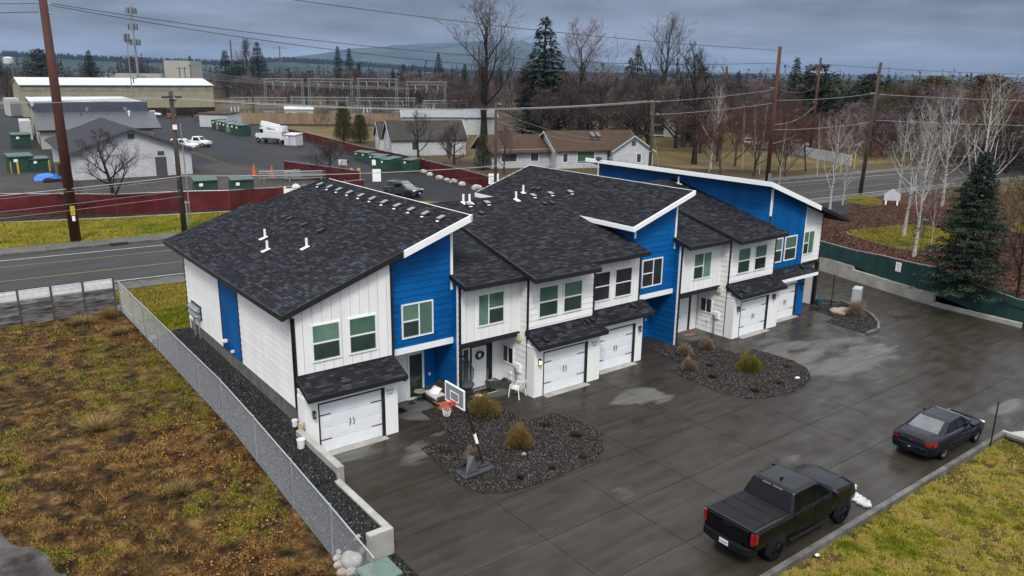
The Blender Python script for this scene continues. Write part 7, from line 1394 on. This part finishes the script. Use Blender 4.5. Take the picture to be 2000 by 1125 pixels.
flatbed('white pickup parked behind the gabled yard building',30.2,127,R(-50)); flatbed('white flatbed pickup beside the round emblem',46.5,231.5,R(-25)); 
suv('white van body parked at the corner of the gabled yard building',(26.4,121.5,ZB),R(-40),m_tw,False,4.9,1.9,'parked_van')
t = thing('forklift','orange red forklift in front of the white workshop','forklift',(51.2,222,ZB),R(-20)); m_or = mat('forklift_orange',(.34,.07,.03),rough=.5); b = MB(); b.box((0,-.7,.4),(2.4,.7,1.3)); b.build('body', m_or, t, bevel=.06); b = MB()
for x_,y_ in ((.3,-.6),(.3,.6),(1.8,-.6),(1.8,.6)): b.tube([(x_,y_,1.3),(x_,y_,2.7)],.06,4)
b.box((.1,-.75,2.7),(2.1,.75,2.8)); b.build('roll_cage', m_greyd, t); b = MB(); b.box((2.4,-.6,.1),(2.55,-.4,3.2)); b.box((2.4,.4,.1),(2.55,.6,3.2)); b.build('mast', m_greyd, t)
for x_ in (.4,1.9):
    for s in (-1,1): wheel(t,x_,s*.7,.4,.3,m_rims,s,5)
for i,(x,y,l) in enumerate(((60,221,'rusty reel stack behind the wooden pole'),(62.5,214,'dark machinery pile left of the white shed'),(57.5,205,'red equipment beside the white shed'))):
    t = thing('equipment_pile', l, 'equipment', (x,y,ZB), i)
    for k in range(5): b = MB(); a = k*1.3; b.fbox((1.6*math.cos(a),1.6*math.sin(a),0),(1.2,.3,0),(-.3,1.1,0),(0,0,.8+.5*(k%3))); b.build('crate', (m_or,m_greyd,m_barkd)[k%3], t)
# ---- red mesh fences
m_rmesh = mat('red_mesh', (.070,.012,.014), (.105,.022,.024), .7, .8, rnd=.15)
def mesh_fence(label, P, h, m=m_rmesh, step=3.0, brace=False):
    x0, y0 = P[0]; f = thing('red_mesh_fence', label, 'fence', (x0,y0,ZB))
    for i in range(len(P)-1):
        a, c = Vector((P[i][0]-x0,P[i][1]-y0,0)), Vector((P[i+1][0]-x0,P[i+1][1]-y0,0)); n = max(1,round((c-a).length/step)); d = (c-a).normalized(); nn = Vector((d.y,-d.x,0))
        for j in range(n):
            p, q = a.lerp(c,j/n), a.lerp(c,(j+1)/n); b = MB(); b.tube([p+Vector((0,0,-.1)),p+Vector((0,0,h+.22))],.04,6); b.build('post', m_steel, f)
            k = 4; top = [p.lerp(q,s/k)+Vector((0,0,h-.05*math.sin(math.pi*s/k)+random.uniform(-.02,.02)))+nn*(.05+random.uniform(0,.04)) for s in range(k+1)]; bot = [p.lerp(q,s/k)+Vector((0,0,.05))+nn*(.05+random.uniform(0,.04)) for s in range(k+1)]
            b = MB(); r = random.random()
            for s in range(k): b.poly([bot[s],bot[s+1],top[s+1],top[s]],r)
            b.build('screen_panel', m, f)
            if not brace: b = MB(); b.tube([p+Vector((0,0,h+.04)),q+Vector((0,0,h+.04))],.025,5); b.build('top_rail', m_steel, f)
mesh_fence('long dark red mesh fence facing the street behind the mulch bed',[(-22,72),(-4.7,61.6),(.1,58.5),(4.45,55.3),(10.3,53.9),(14.3,52.1),(22,51.5),(29.5,52.5)],1.95); mesh_fence('red mesh fence climbing from the driveway into the yard',[(30.1,77.5),(31.8,69.5),(33.7,61.8)],1.75); mesh_fence('long red mesh fence along the side lot with boulders at its foot',[(56.5,146),(54.6,128),(52.9,113.8),(50.1,95.1),(49.4,79.8),(47.3,64.6),(45.4,52.5),(44.8,48.9)],1.6)
# boulders along that fence, low shrubs in the mulch
for i,(x,y,s) in enumerate(((46.4,67.7,.9),(45.7,64.8,.75),(44.8,60.9,.9),(44.5,58.6,.7),(44.4,56.9,.9),(44.0,54.3,.8),(43.5,50.3,1.1))): boulder(['farthest pale boulder at the foot of the red side fence','second boulder from the far end of the red side fence','third boulder along the red side fence','fourth boulder along the red side fence','fifth boulder along the red side fence','boulder next to the nearest one by the red side fence','nearest large pale boulder by the white notice board'][i],x,y,ZB+.2,s,m_rock,i,'boulders along the red side fence')
for i,(x,y) in enumerate(((-9,63.5),(-5.8,61.4),(-1.6,58.0),(.9,56.6),(4.9,53.9),(7.6,53.4),(12.2,52.2),(14.2,51.6))): shrub(['low dark shrub at the far left of the red fence','low dark shrub left of the brown pole','low dark shrub just right of the brown pole','low dark shrub between the brown pole and the bare tree','low dark shrub at the foot of the bare tree','low dark shrub right of the bare tree','tan low shrub beside the wooden pole','low dark shrub under the right green transformer'][i],x,y,1.1,.9,m_rus if i == 6 else m_barkd,700,'low shrubs under the red fence')
# ---- signs
t = thing('yard_sign','white two post sign with an arched top in front of the red fence','sign',(20.6,50.2,ZB),R(-6)); 
for x in (-1.15,1.15): b = MB(); b.box((x-.11,-.11,0),(x+.11,.11,2.15)); b.build('post', m_wtrim, t)
b = MB(); b.box((-1.04,-.06,1.2),(1.04,.06,2.0)); b.lathe([(.42,-.06),(.42,.06)],20,(0,0,2.0),(0,1,0)); p = b.build('panel', m_wtrim, t); text('SUBSTATION', p, (0,-.07,1.72), (R(90),0,0), .24, m_greyd); text('ENTRANCE', p, (0,-.07,1.4), (R(90),0,0), .2, m_greyd)
b = MB(); b.box((-2.9,-.05,.75),(-1.26,.05,.92)); b.build('rail', m_wtrim, t)
t = thing('notice_board','square white notice board on a wooden Y post at the fence corner','sign',(44.7,48.5,ZB),R(-25)); b = MB(); b.tube([(0,.05,0),(0,.05,.5)],.06,5); b.tube([(0,.05,.5),(-.35,.05,.95)],.05,5); b.tube([(0,.05,.5),(.35,.05,.95)],.05,5); b.build('post', m_pal, t); b = MB(); b.box((-.62,-.02,.85),(.62,.02,2.1)); p = b.build('panel', m_wtrim, t); b = MB(); b.box((-.62,-.025,1.54),(.62,-.02,1.56)); b.build('seam', m_greyd, p); 
for k in range(4): b = MB(); b.box((-.4,-.026,1.02+k*.12),(.3-.1*(k%2),-.021,1.05+k*.12)); b.build('text_line', m_vent, p)
for x,y,l,w_,h_,z0 in ((38.8,67.9,'small white notices on a thin pole before the green transformers',.5,.7,1.6),(33.8,57.6,'white panel sign on a post at the lot entrance behind the roof',1.0,1.5,.9),(35.5,70.5,'blank white sign in front of the low bare tree',1.1,.8,1.5)): t = thing('lot_sign', l, 'sign', (x,y,ZB), R(-25)); b = MB(); b.tube([(0,0,0),(0,0,z0+h_+.3)],.05,6); b.build('post', m_greyd, t); b = MB(); b.box((-w_/2,-.09,z0),(w_/2,-.06,z0+h_)); b.build('panel', m_wtrim, t)
t = thing('entrance_sign','white house shaped sign on two posts in the red mulch','sign',(75.8,15.6,ZB),R(-48)); b = MB(); b.prism([(-.85,-.05,.55),(.85,-.05,.55),(.85,-.05,1.25),(0,-.05,1.85),(-.85,-.05,1.25)],(0,.1,0)); b.build('panel', m_wallw, t)
for x in (-.6,.6): b = MB(); b.box((x-.08,-.04,-.1),(x+.08,.04,.548)); b.build('post', m_wtrim, t)
# ---- houses beyond
gable('small white house with a steep dark roof behind the red fence','house',61.5,92.5,R(-18),13,7.5,2.8,5.6,m_wallw,m_droof,[('l',0,1.0,.8,1.3,m_pnk),('l',0,4.0,.6,.8,m_greyd),('f',-2.5,.9,1.2,1.5,m_pnk),('f',3.5,.0,1.0,2.1,m_greyd)],planks=.3); gable('low white rear wing of the small dark roofed house','house',61.5,102.5,R(-18),7,5,2.6,4.9,m_wallw,m_droof,[('l',0,1.2,.7,1,m_pnk)])
gable('grey white double shed with pale metal roofs','shed',88.5,132,R(-27),16,8,4.0,5.4,m_wallw,m_groof,[('f',-5,.2,2.6,2.6,m_groof),('f',2,.2,1.2,2.2,m_greyd)],name='shed'); gable('pale grey garage adjoining the double shed','garage',97.5,127,R(-27),7,8,4.0,5.6,m_wallw,m_groof,[('l',0,.2,2.6,2.6,m_groof)],name='garage')
gable('left wing of the pale house with a brown roof and a porch','house',64.3,69.5,R(-17),11,7.5,2.6,4.6,m_wallw,m_broof,[('f',-2.6,.9,2.6,1.3,m_pnk),('f',1.5,.9,1.4,1.3,m_pnk)],over=.7,planks=.3); gable('main part of the pale house with a long brown roof and green window','house',74.2,64.2,R(-17),14,8.5,2.8,5.2,m_wallw,m_broof,[('f',-2.2,.7,3.0,1.8,m_grn),('f',-5.6,.9,.9,1.4,m_pnk),('f',2.6,.1,2.4,2.4,m_greyd)],over=.5,planks=.3); gable('right gabled wing of the pale house facing the street','house',78.6,60.3,R(62),9,6.2,2.8,4.9,m_wallw,m_broof,[('l',.9,.9,.8,1.4,m_pnk),('l',0,3.5,.6,.7,m_greyd)],over=.4,planks=.3)
for i in range(2): b = MB(); p = Vector((73.2+.9*i-.3,61.7-.28*i,ZB+4.55)); b.fbox(p,(.55,-.17,0),(.35,1.05,.55),(0,0,.1)); tag(b.build('skylight', m_pnk), ['left skylight on the long brown roof','right skylight on the long brown roof'][i],'skylight')
t = thing('ramp_railing','thin metal ramp railing in front of the green window','railing',(72.4,57.5,ZB),R(-17))
for k in range(7): b = MB(); b.tube([(-4+k*1.2,0,0),(-4+k*1.2,0,1.3)],.03,5); b.build('post', m_vent, t)
for z in (.6,1.25): b = MB(); b.tube([(-4,0,z),(3.2,0,z)],.03,5); b.build('rail', m_vent, t)
t = thing('apartment_block','pale three storey apartment block with balconies behind the trees','building',(131,97,ZB),R(-48)); b = MB(); b.box((-6,0,-.2),(6,12,7.6)); b.build('wall', m_wallc, t); b = MB(); b.prism([(-6.6,-.8,7.4),(-6.6,13,7.4),(-6.6,6,11.2)],(13.2,0,0)); b.build('roof', m_droof, t)
for k in range(2):
    for j in range(3): b = MB(); b.box((-4.9+k*6,-.06,.5+j*2.4),(-1.9+k*6,-.0,2.1+j*2.4)); b.build('window', m_pnk, t); b = MB(); b.box((-5.2+k*6,-1.2,.3+j*2.4),(-1.6+k*6,-.08,.42+j*2.4)); b.build('balcony', m_wallw, t)
for i,(az,dd,rz,L_,H,l) in enumerate(((52.5,250,-60,14,3.5,'white gabled house roofline behind the birches, first of the row'),(54.0,262,-20,16,3.6,'grey roofed house second in the row behind the birches'),(55.6,240,-60,12,3.4,'white gable peeking right of the rounded trees'),(57.2,255,-30,16,3.6,'grey roofed house behind the leaning brown pole'),(50.5,290,-35,18,4,'long grey roofed house beyond the apartment block'),(48.6,300,-70,12,4,'white gable far behind the thick trunked tree'),(59.5,300,-40,16,4,'grey roofed house half hidden by the dark pines'),(41.5,300,-50,13,3.8,'white gabled house behind the tall upright bare tree'),(39.8,330,-20,15,3.8,'dark roofed house at the right end of the substation'),(43.5,280,-30,16,3.6,'low dark roofed house left of the giant spruce'),(62.5,190,-40,14,3.2,'low pale building behind the trailers at right'),(66,170,-50,13,3.2,'pale house hidden behind the far right birches'))): a = R(az); gable(l,'house',-10.7+math.sin(a)*dd,-27.8+math.cos(a)*dd,R(rz),L_,9,H,H+3.0,m_wallw,m_groof if i%3 else m_droof,[('f',-3,1,1.4,1.4,m_pnk),('f',3,1,1.4,1.4,m_pnk),('l',0,1,1.2,1.4,m_pnk)],group='pale houses of the background')
# long white fence and trailers at right
f = thing('white_board_fence','long low white board fence beyond the field at right','fence',(117,54,ZB),math.atan2(27.6,14.9))
for k in range(12):
    b = MB(); b.box((-16+k*2.8,-.06,0),(-15.88+k*2.8,.06,1.9)); b.build('post', m_wallw, f)
    if k < 11: b = MB(); b.box((-15.86+k*2.8,-.02,.1),(-13.24+k*2.8,.02,1.8)); b.build('panel', m_wallw, f)
for i,(x,y,rz,l) in enumerate(((127,74,R(-60),'white car parked left of the dark pines'),(131,66,R(-55),'pale car parked under the dark pines'),(139,60,R(-50),'second pale car parked under the dark pines'),(96,138,R(-40),'white car parked beyond the grey shed'),(99,98,R(-30),'silver car parked between the white house and the brown roofed house'))): suv(l,(x,y,ZB),rz,m_tw if i != 4 else m_vent,False,4.6,1.6,'parked_car','cars parked among the background trees')
for i,(x,y,l) in enumerate(((100.5,36.4,'yellow guy wire guard left on the far verge'),(107,38,'yellow guy wire guard leaning on the far verge'))): b = MB(); b.tube([(0,0,0),(.5,.25,2.4)],.07,6); o = tag(b.build('guy_guard', m_ylw), l, 'guy guard'); o.location = (x,y,ZB)
b = MB(); b.tube([(55.5,-8,0),(55.5,-8,0)],.1,4); b = MB()
for x,y,l in ((59.5,4.2,'dark bollard lamp on the oval grass island'),(57,-7.5,'dark lamp post behind the spruce at right')): t = thing('path_lamp', l, 'lamp', (x,y,ZB)); b = MB(); b.tube([(0,0,0),(0,0,1.5)],.07,6); b.build('post', m_greyd, t); b = MB(); b.lathe([(.1,1.5),(.28,1.62),(.28,1.72),(.05,1.8)],10); b.build('head', m_greyd, t)
# ---- poles
m_rust = mat('rusty_steel', (.040,.011,.007), (.075,.023,.013), 1.2, .75, .3, 12, stretch=(1,1,.2)); m_pole = mat('wood_pole', (.040,.031,.025), (.085,.068,.056), 3, .9, .5, 14, stretch=(3,3,.25))
def pole(label, x, y, H, r0, r1, m, arms=(), dead=(), lean=(0,0), tags=(), name='utility_pole'):
    t = thing(name, label, 'utility pole', (x,y,ZB)); b = MB(); b.tube([(0,0,-.4),(lean[0]*H,lean[1]*H,H)],[r0,r1],12); b.build('shaft', m, t, smooth=True); L_ = lambda z: Vector((lean[0]*z,lean[1]*z,z))
    for z,w,az in arms:
        d = Vector((math.cos(az),math.sin(az),0)); b = MB(); p = L_(z); b.fbox(p-d*w/2-Vector((-d.y,d.x,0))*.3-Vector((0,0,.07)), d*w, Vector((-d.y,d.x,0))*.12, (0,0,.14)); b.build('crossarm', m_pole, t)
        for s in (-.46,-.2,.2,.46): b = MB(); b.lathe([(.05,0),(.09,.06),(.05,.1),(.08,.16),(.03,.22)],8,p+d*w*s+Vector((0,0,.07))-Vector((-d.y,d.x,0))*.24); b.build('insulator', m_vent, t)
        b = MB(); b.tube([p+d*w*.35-Vector((-d.y,d.x,0))*.24,L_(z-.8)],.03,4); b.build('brace', m_steel, t)
    for z,d in dead: b = MB(); p = L_(z); b.tube([p,p+Vector(d)],.06,6); b.build('insulator_string', m_vent, t)
    for z,c,sz,m_ in tags: b = MB(); p = L_(z); b.box((p.x-sz[0]/2,p.y-r0-.05,p.z-sz[1]/2),(p.x+sz[0]/2,p.y-r0+.02,p.z+sz[1]/2)); b.build('pole_tag', m_, t)
    return t
pole('tall rust brown steel pole on the verge at left',-1.0,43.7,21.5,.42,.27,m_rust,[],[(18.35,(.5,-.15,0)),(17.7,(.5,-.2,0)),(18.4,(-.5,0,0))],tags=[(2.6,0,(.34,.75),m_ylw),(1.95,0,(.22,.4),m_wtrim)]); pole('dark wooden utility pole by the street, left of the townhouse roof',7.3,42.85,11.9,.24,.17,m_pole,[(11.2,2.4,R(75)),(11.45,1.6,R(0))],tags=[(9.0,0,(.35,.4),m_wtrim)])
b = MB(); b.tube([(8.58,45.4,ZB),(8.5,45.4,ZB+9.1)],.05,8); tag(b.build('thin_mast', m_steel),'thin grey mast standing just right of the wooden pole','mast'); b = MB(); b.tube([(8.2,44.8,ZB),(8.15,44.8,ZB+2.4)],.07,8); b.tube([(7.8,44.8,ZB+2.25),(8.5,44.8,ZB+2.25)],.05,6); tag(b.build('short_post', m_steel),'short grey T shaped post at the foot of the wooden pole','post')
pole('slim grey pole behind the townhouse roof near the notice board',39.5,41,10.8,.18,.13,m_pole,[(10.4,1.4,R(80))]); pole('wooden pole with many arms right of the brown roofed house',59.2,36.8,11.0,.22,.16,m_pole,[(10.6,2.6,R(65)),(9.2,2.4,R(65))]); pole('rust brown steel pole rising behind the end unit roof',68.64,27.0,17.0,.27,.19,m_rust,[],[(16.6,(-.9,.2,-.05)),(15.2,(-.9,.2,-.05)),(12.5,(-.8,.2,0))],tags=[(2.4,0,(.5,.9),m_vent)])
pole('rust brown steel pole beyond the street at right',123,56,17.2,.27,.2,m_rust,[],[(16.3,(-1.2,.1,-.3)),(16.3,(1.2,-.1,-.2)),(9.5,(-1,0,0))],lean=(.004,-.006)); pole('leaning dark wooden pole on the small grass island',81.67,22.6,15.5,.24,.16,m_pole,[],[(15.1,(-.8,.2,0)),(12,(-.8,.2,0))],lean=(.013,-.024)); pole('short rust brown pole among the trees behind the brown house',113.7,93.9,8.7,.25,.2,m_rust); pole('rust brown pole far behind the thick trunked tree',201.7,138,17,.4,.3,m_rust)
for i,(x,y,H,l) in enumerate(((66.5,261.8,14.8,'left one of three dark poles before the warehouse'),(69.1,265,14.9,'middle one of three dark poles before the warehouse'),(69.8,260.5,15.7,'right one of three dark poles before the warehouse'),(48.0,245,11.5,'short dark pole behind the white workshop'))): pole(l,x,y,H,.2,.14,m_pole,[(H-.5,2.2,R(20))])
pole('tall rust brown transmission pole at the left of the substation',167.5,514,33.4,.75,.4,m_rust,[(31,5,R(0)),(27.5,5,R(0))]); pole('tall grey transmission pole behind the substation',156.8,401.6,27,.5,.3,m_greyd,[(26,8,R(-10)),(20.5,7,R(-10))]); pole('tall plain grey pole at the right of the substation',140,306,17.5,.4,.3,m_greyd); pole('dark pole standing in front of the tan wall',66.5,192,9.2,.2,.15,m_pole); pole('thin dark pole between the upright bare tree and the giant spruce',150,176,14,.2,.15,m_pole); pole('second thin pole left of the giant spruce',158,172,14.2,.2,.15,m_pole)
# ---- overhead wires
m_cable = mat('wire_dark', (.035,.035,.038), rough=.6); m_cablel = mat('wire_pale', (.30,.30,.30), rough=.5)
def wire(label, a, c, sag, r=.022, m=None, n=22, cat='wire', group=None):
    a, c = Vector(a), Vector(c); b = MB(); pts = [a.lerp(c,i/n)-Vector((0,0,4*sag*(i/n)*(1-i/n))) for i in range(n+1)]; b.tube(pts,r,4); return tag(b.build('overhead_wire', m or m_cable), label, cat, group)
sx, sy = -1,43.7; rx, ry = 68.6,27.0
wire('upper black wire crossing the sky from top left to the brown pole at right',(-9.5,45.7,23.6),(rx-.9,ry+.2,17.75),1.05,.028); wire('middle black wire from the tall brown pole across the sky',(sx+.5,sy-.15,19.55),(rx-.9,ry+.2,16.35),1.55,.026); wire('lower black wire from the tall brown pole across the sky',(sx+.5,sy-.2,19.4),(rx-.8,ry+.2,15.2),1.75,.026)
wire('black wire leaving the tall brown pole to the left',(sx-.5,sy,19.5),(-60,55,20.5),1.2,.026); wire('lower black wire leaving the tall brown pole to the left',(sx-.4,sy,18.9),(-60,55,19.4),1.2,.026)
for i,(dy,z) in enumerate(((-1,12.5),(0,12.62),(1,12.5))):
    wire(f"{('front','middle','rear')[i]} pale wire of the three running right from the wooden pole",(7.3+.1*i,42.85+dy,z),(59.2,36.8+dy,12.0),.95,.020,m_cablel,group='three pale wires along the street'); wire(f"{('front','middle','rear')[i]} pale wire of the three running left from the wooden pole",(7.3,42.85+dy,z),(-60,50+dy,12.6),.6,.018,m_cablel)
wire('thick pale cable along the street above the red fence',(7.3,42.6,6.05),(39.5,40.8,5.2),.30,.035,m_cablel); wire('thick pale cable running left from the wooden pole',(7.3,42.6,6.0),(-60,49,5.0),.9,.033,m_cablel); wire('thick pale cable continuing right from the slim grey pole',(39.5,40.8,5.2),(59.2,36.6,6.2),.4,.03,m_cablel); wire('thin dark cable above the side lot behind the ridge',(7.3,42.6,4.9),(39.5,40.8,4.1),.35,.028)
for i,z in enumerate((8.0,7.0,6.5)): wire(f"{('upper','middle','lower')[i]} faint line in front of the red fence at left",(7.3,42.6,z-2.2),(-60,47,z-3.4),.8,.012,m_cablel)
wire('pale double line from the arms of the wooden pole to the brown pole',(59.2,37.2,10.4),(68.6,27,12.0),.2,.02,m_cablel); wire('second pale line sagging toward the brown pole',(59.2,37.0,11.9),(68.6,27,13.5),.2,.02,m_cablel)
for i,(z0,z1) in enumerate(((16.6,17.3),(13.7,13.5),(9.6,9.9),(7.4,7.6))): wire(f"{('top','second','third','lowest')[i]} wire between the two brown poles at right",(rx,ry,z0),(123,56,z1),.9,.03 if i < 2 else .025,m_cable if i < 2 else m_cablel)
wire('black wire leaving the far brown pole to the right',(123,56,17.3),(210,20,17),1.1,.04); wire('pale wire from the leaning dark pole to the right',(82,22,13),(150,-10,13),.8,.022,m_cablel); wire('lower pale wire from the leaning dark pole to the right',(82,22,10),(150,-10,10),.8,.022,m_cablel); wire('pale wire between the brown pole and the leaning dark pole',(rx,ry,12.3),(82,22.1,13.2),.25,.018,m_cablel); wire('lower pale wire between the brown pole and the leaning dark pole',(rx,ry,9.0),(82,22.3,9.8),.25,.018,m_cablel)
for i in range(4): wire(f"{('first','second','third','fourth')[i]} faint line converging on the substation poles",(69.8,260.5,15.0-i*.8),(120+i*5,215,10.5-i*.3),1.2,.03,m_cablel,group='faint lines converging on the substation')
for i in range(2): wire(f"{('upper','lower')[i]} service line from the grey pole to the brown roofed house",(39.5,41,11.0-i),(72,58,5.6-i*.4),.6,.016,m_cablel)
b = MB(); b.tube([(60.2,35.5,ZB),(58.9,37.0,ZB+10.6)],.018,4); tag(b.build('guy_wire', m_cablel),'slanting guy wire at the many armed wooden pole','wire')
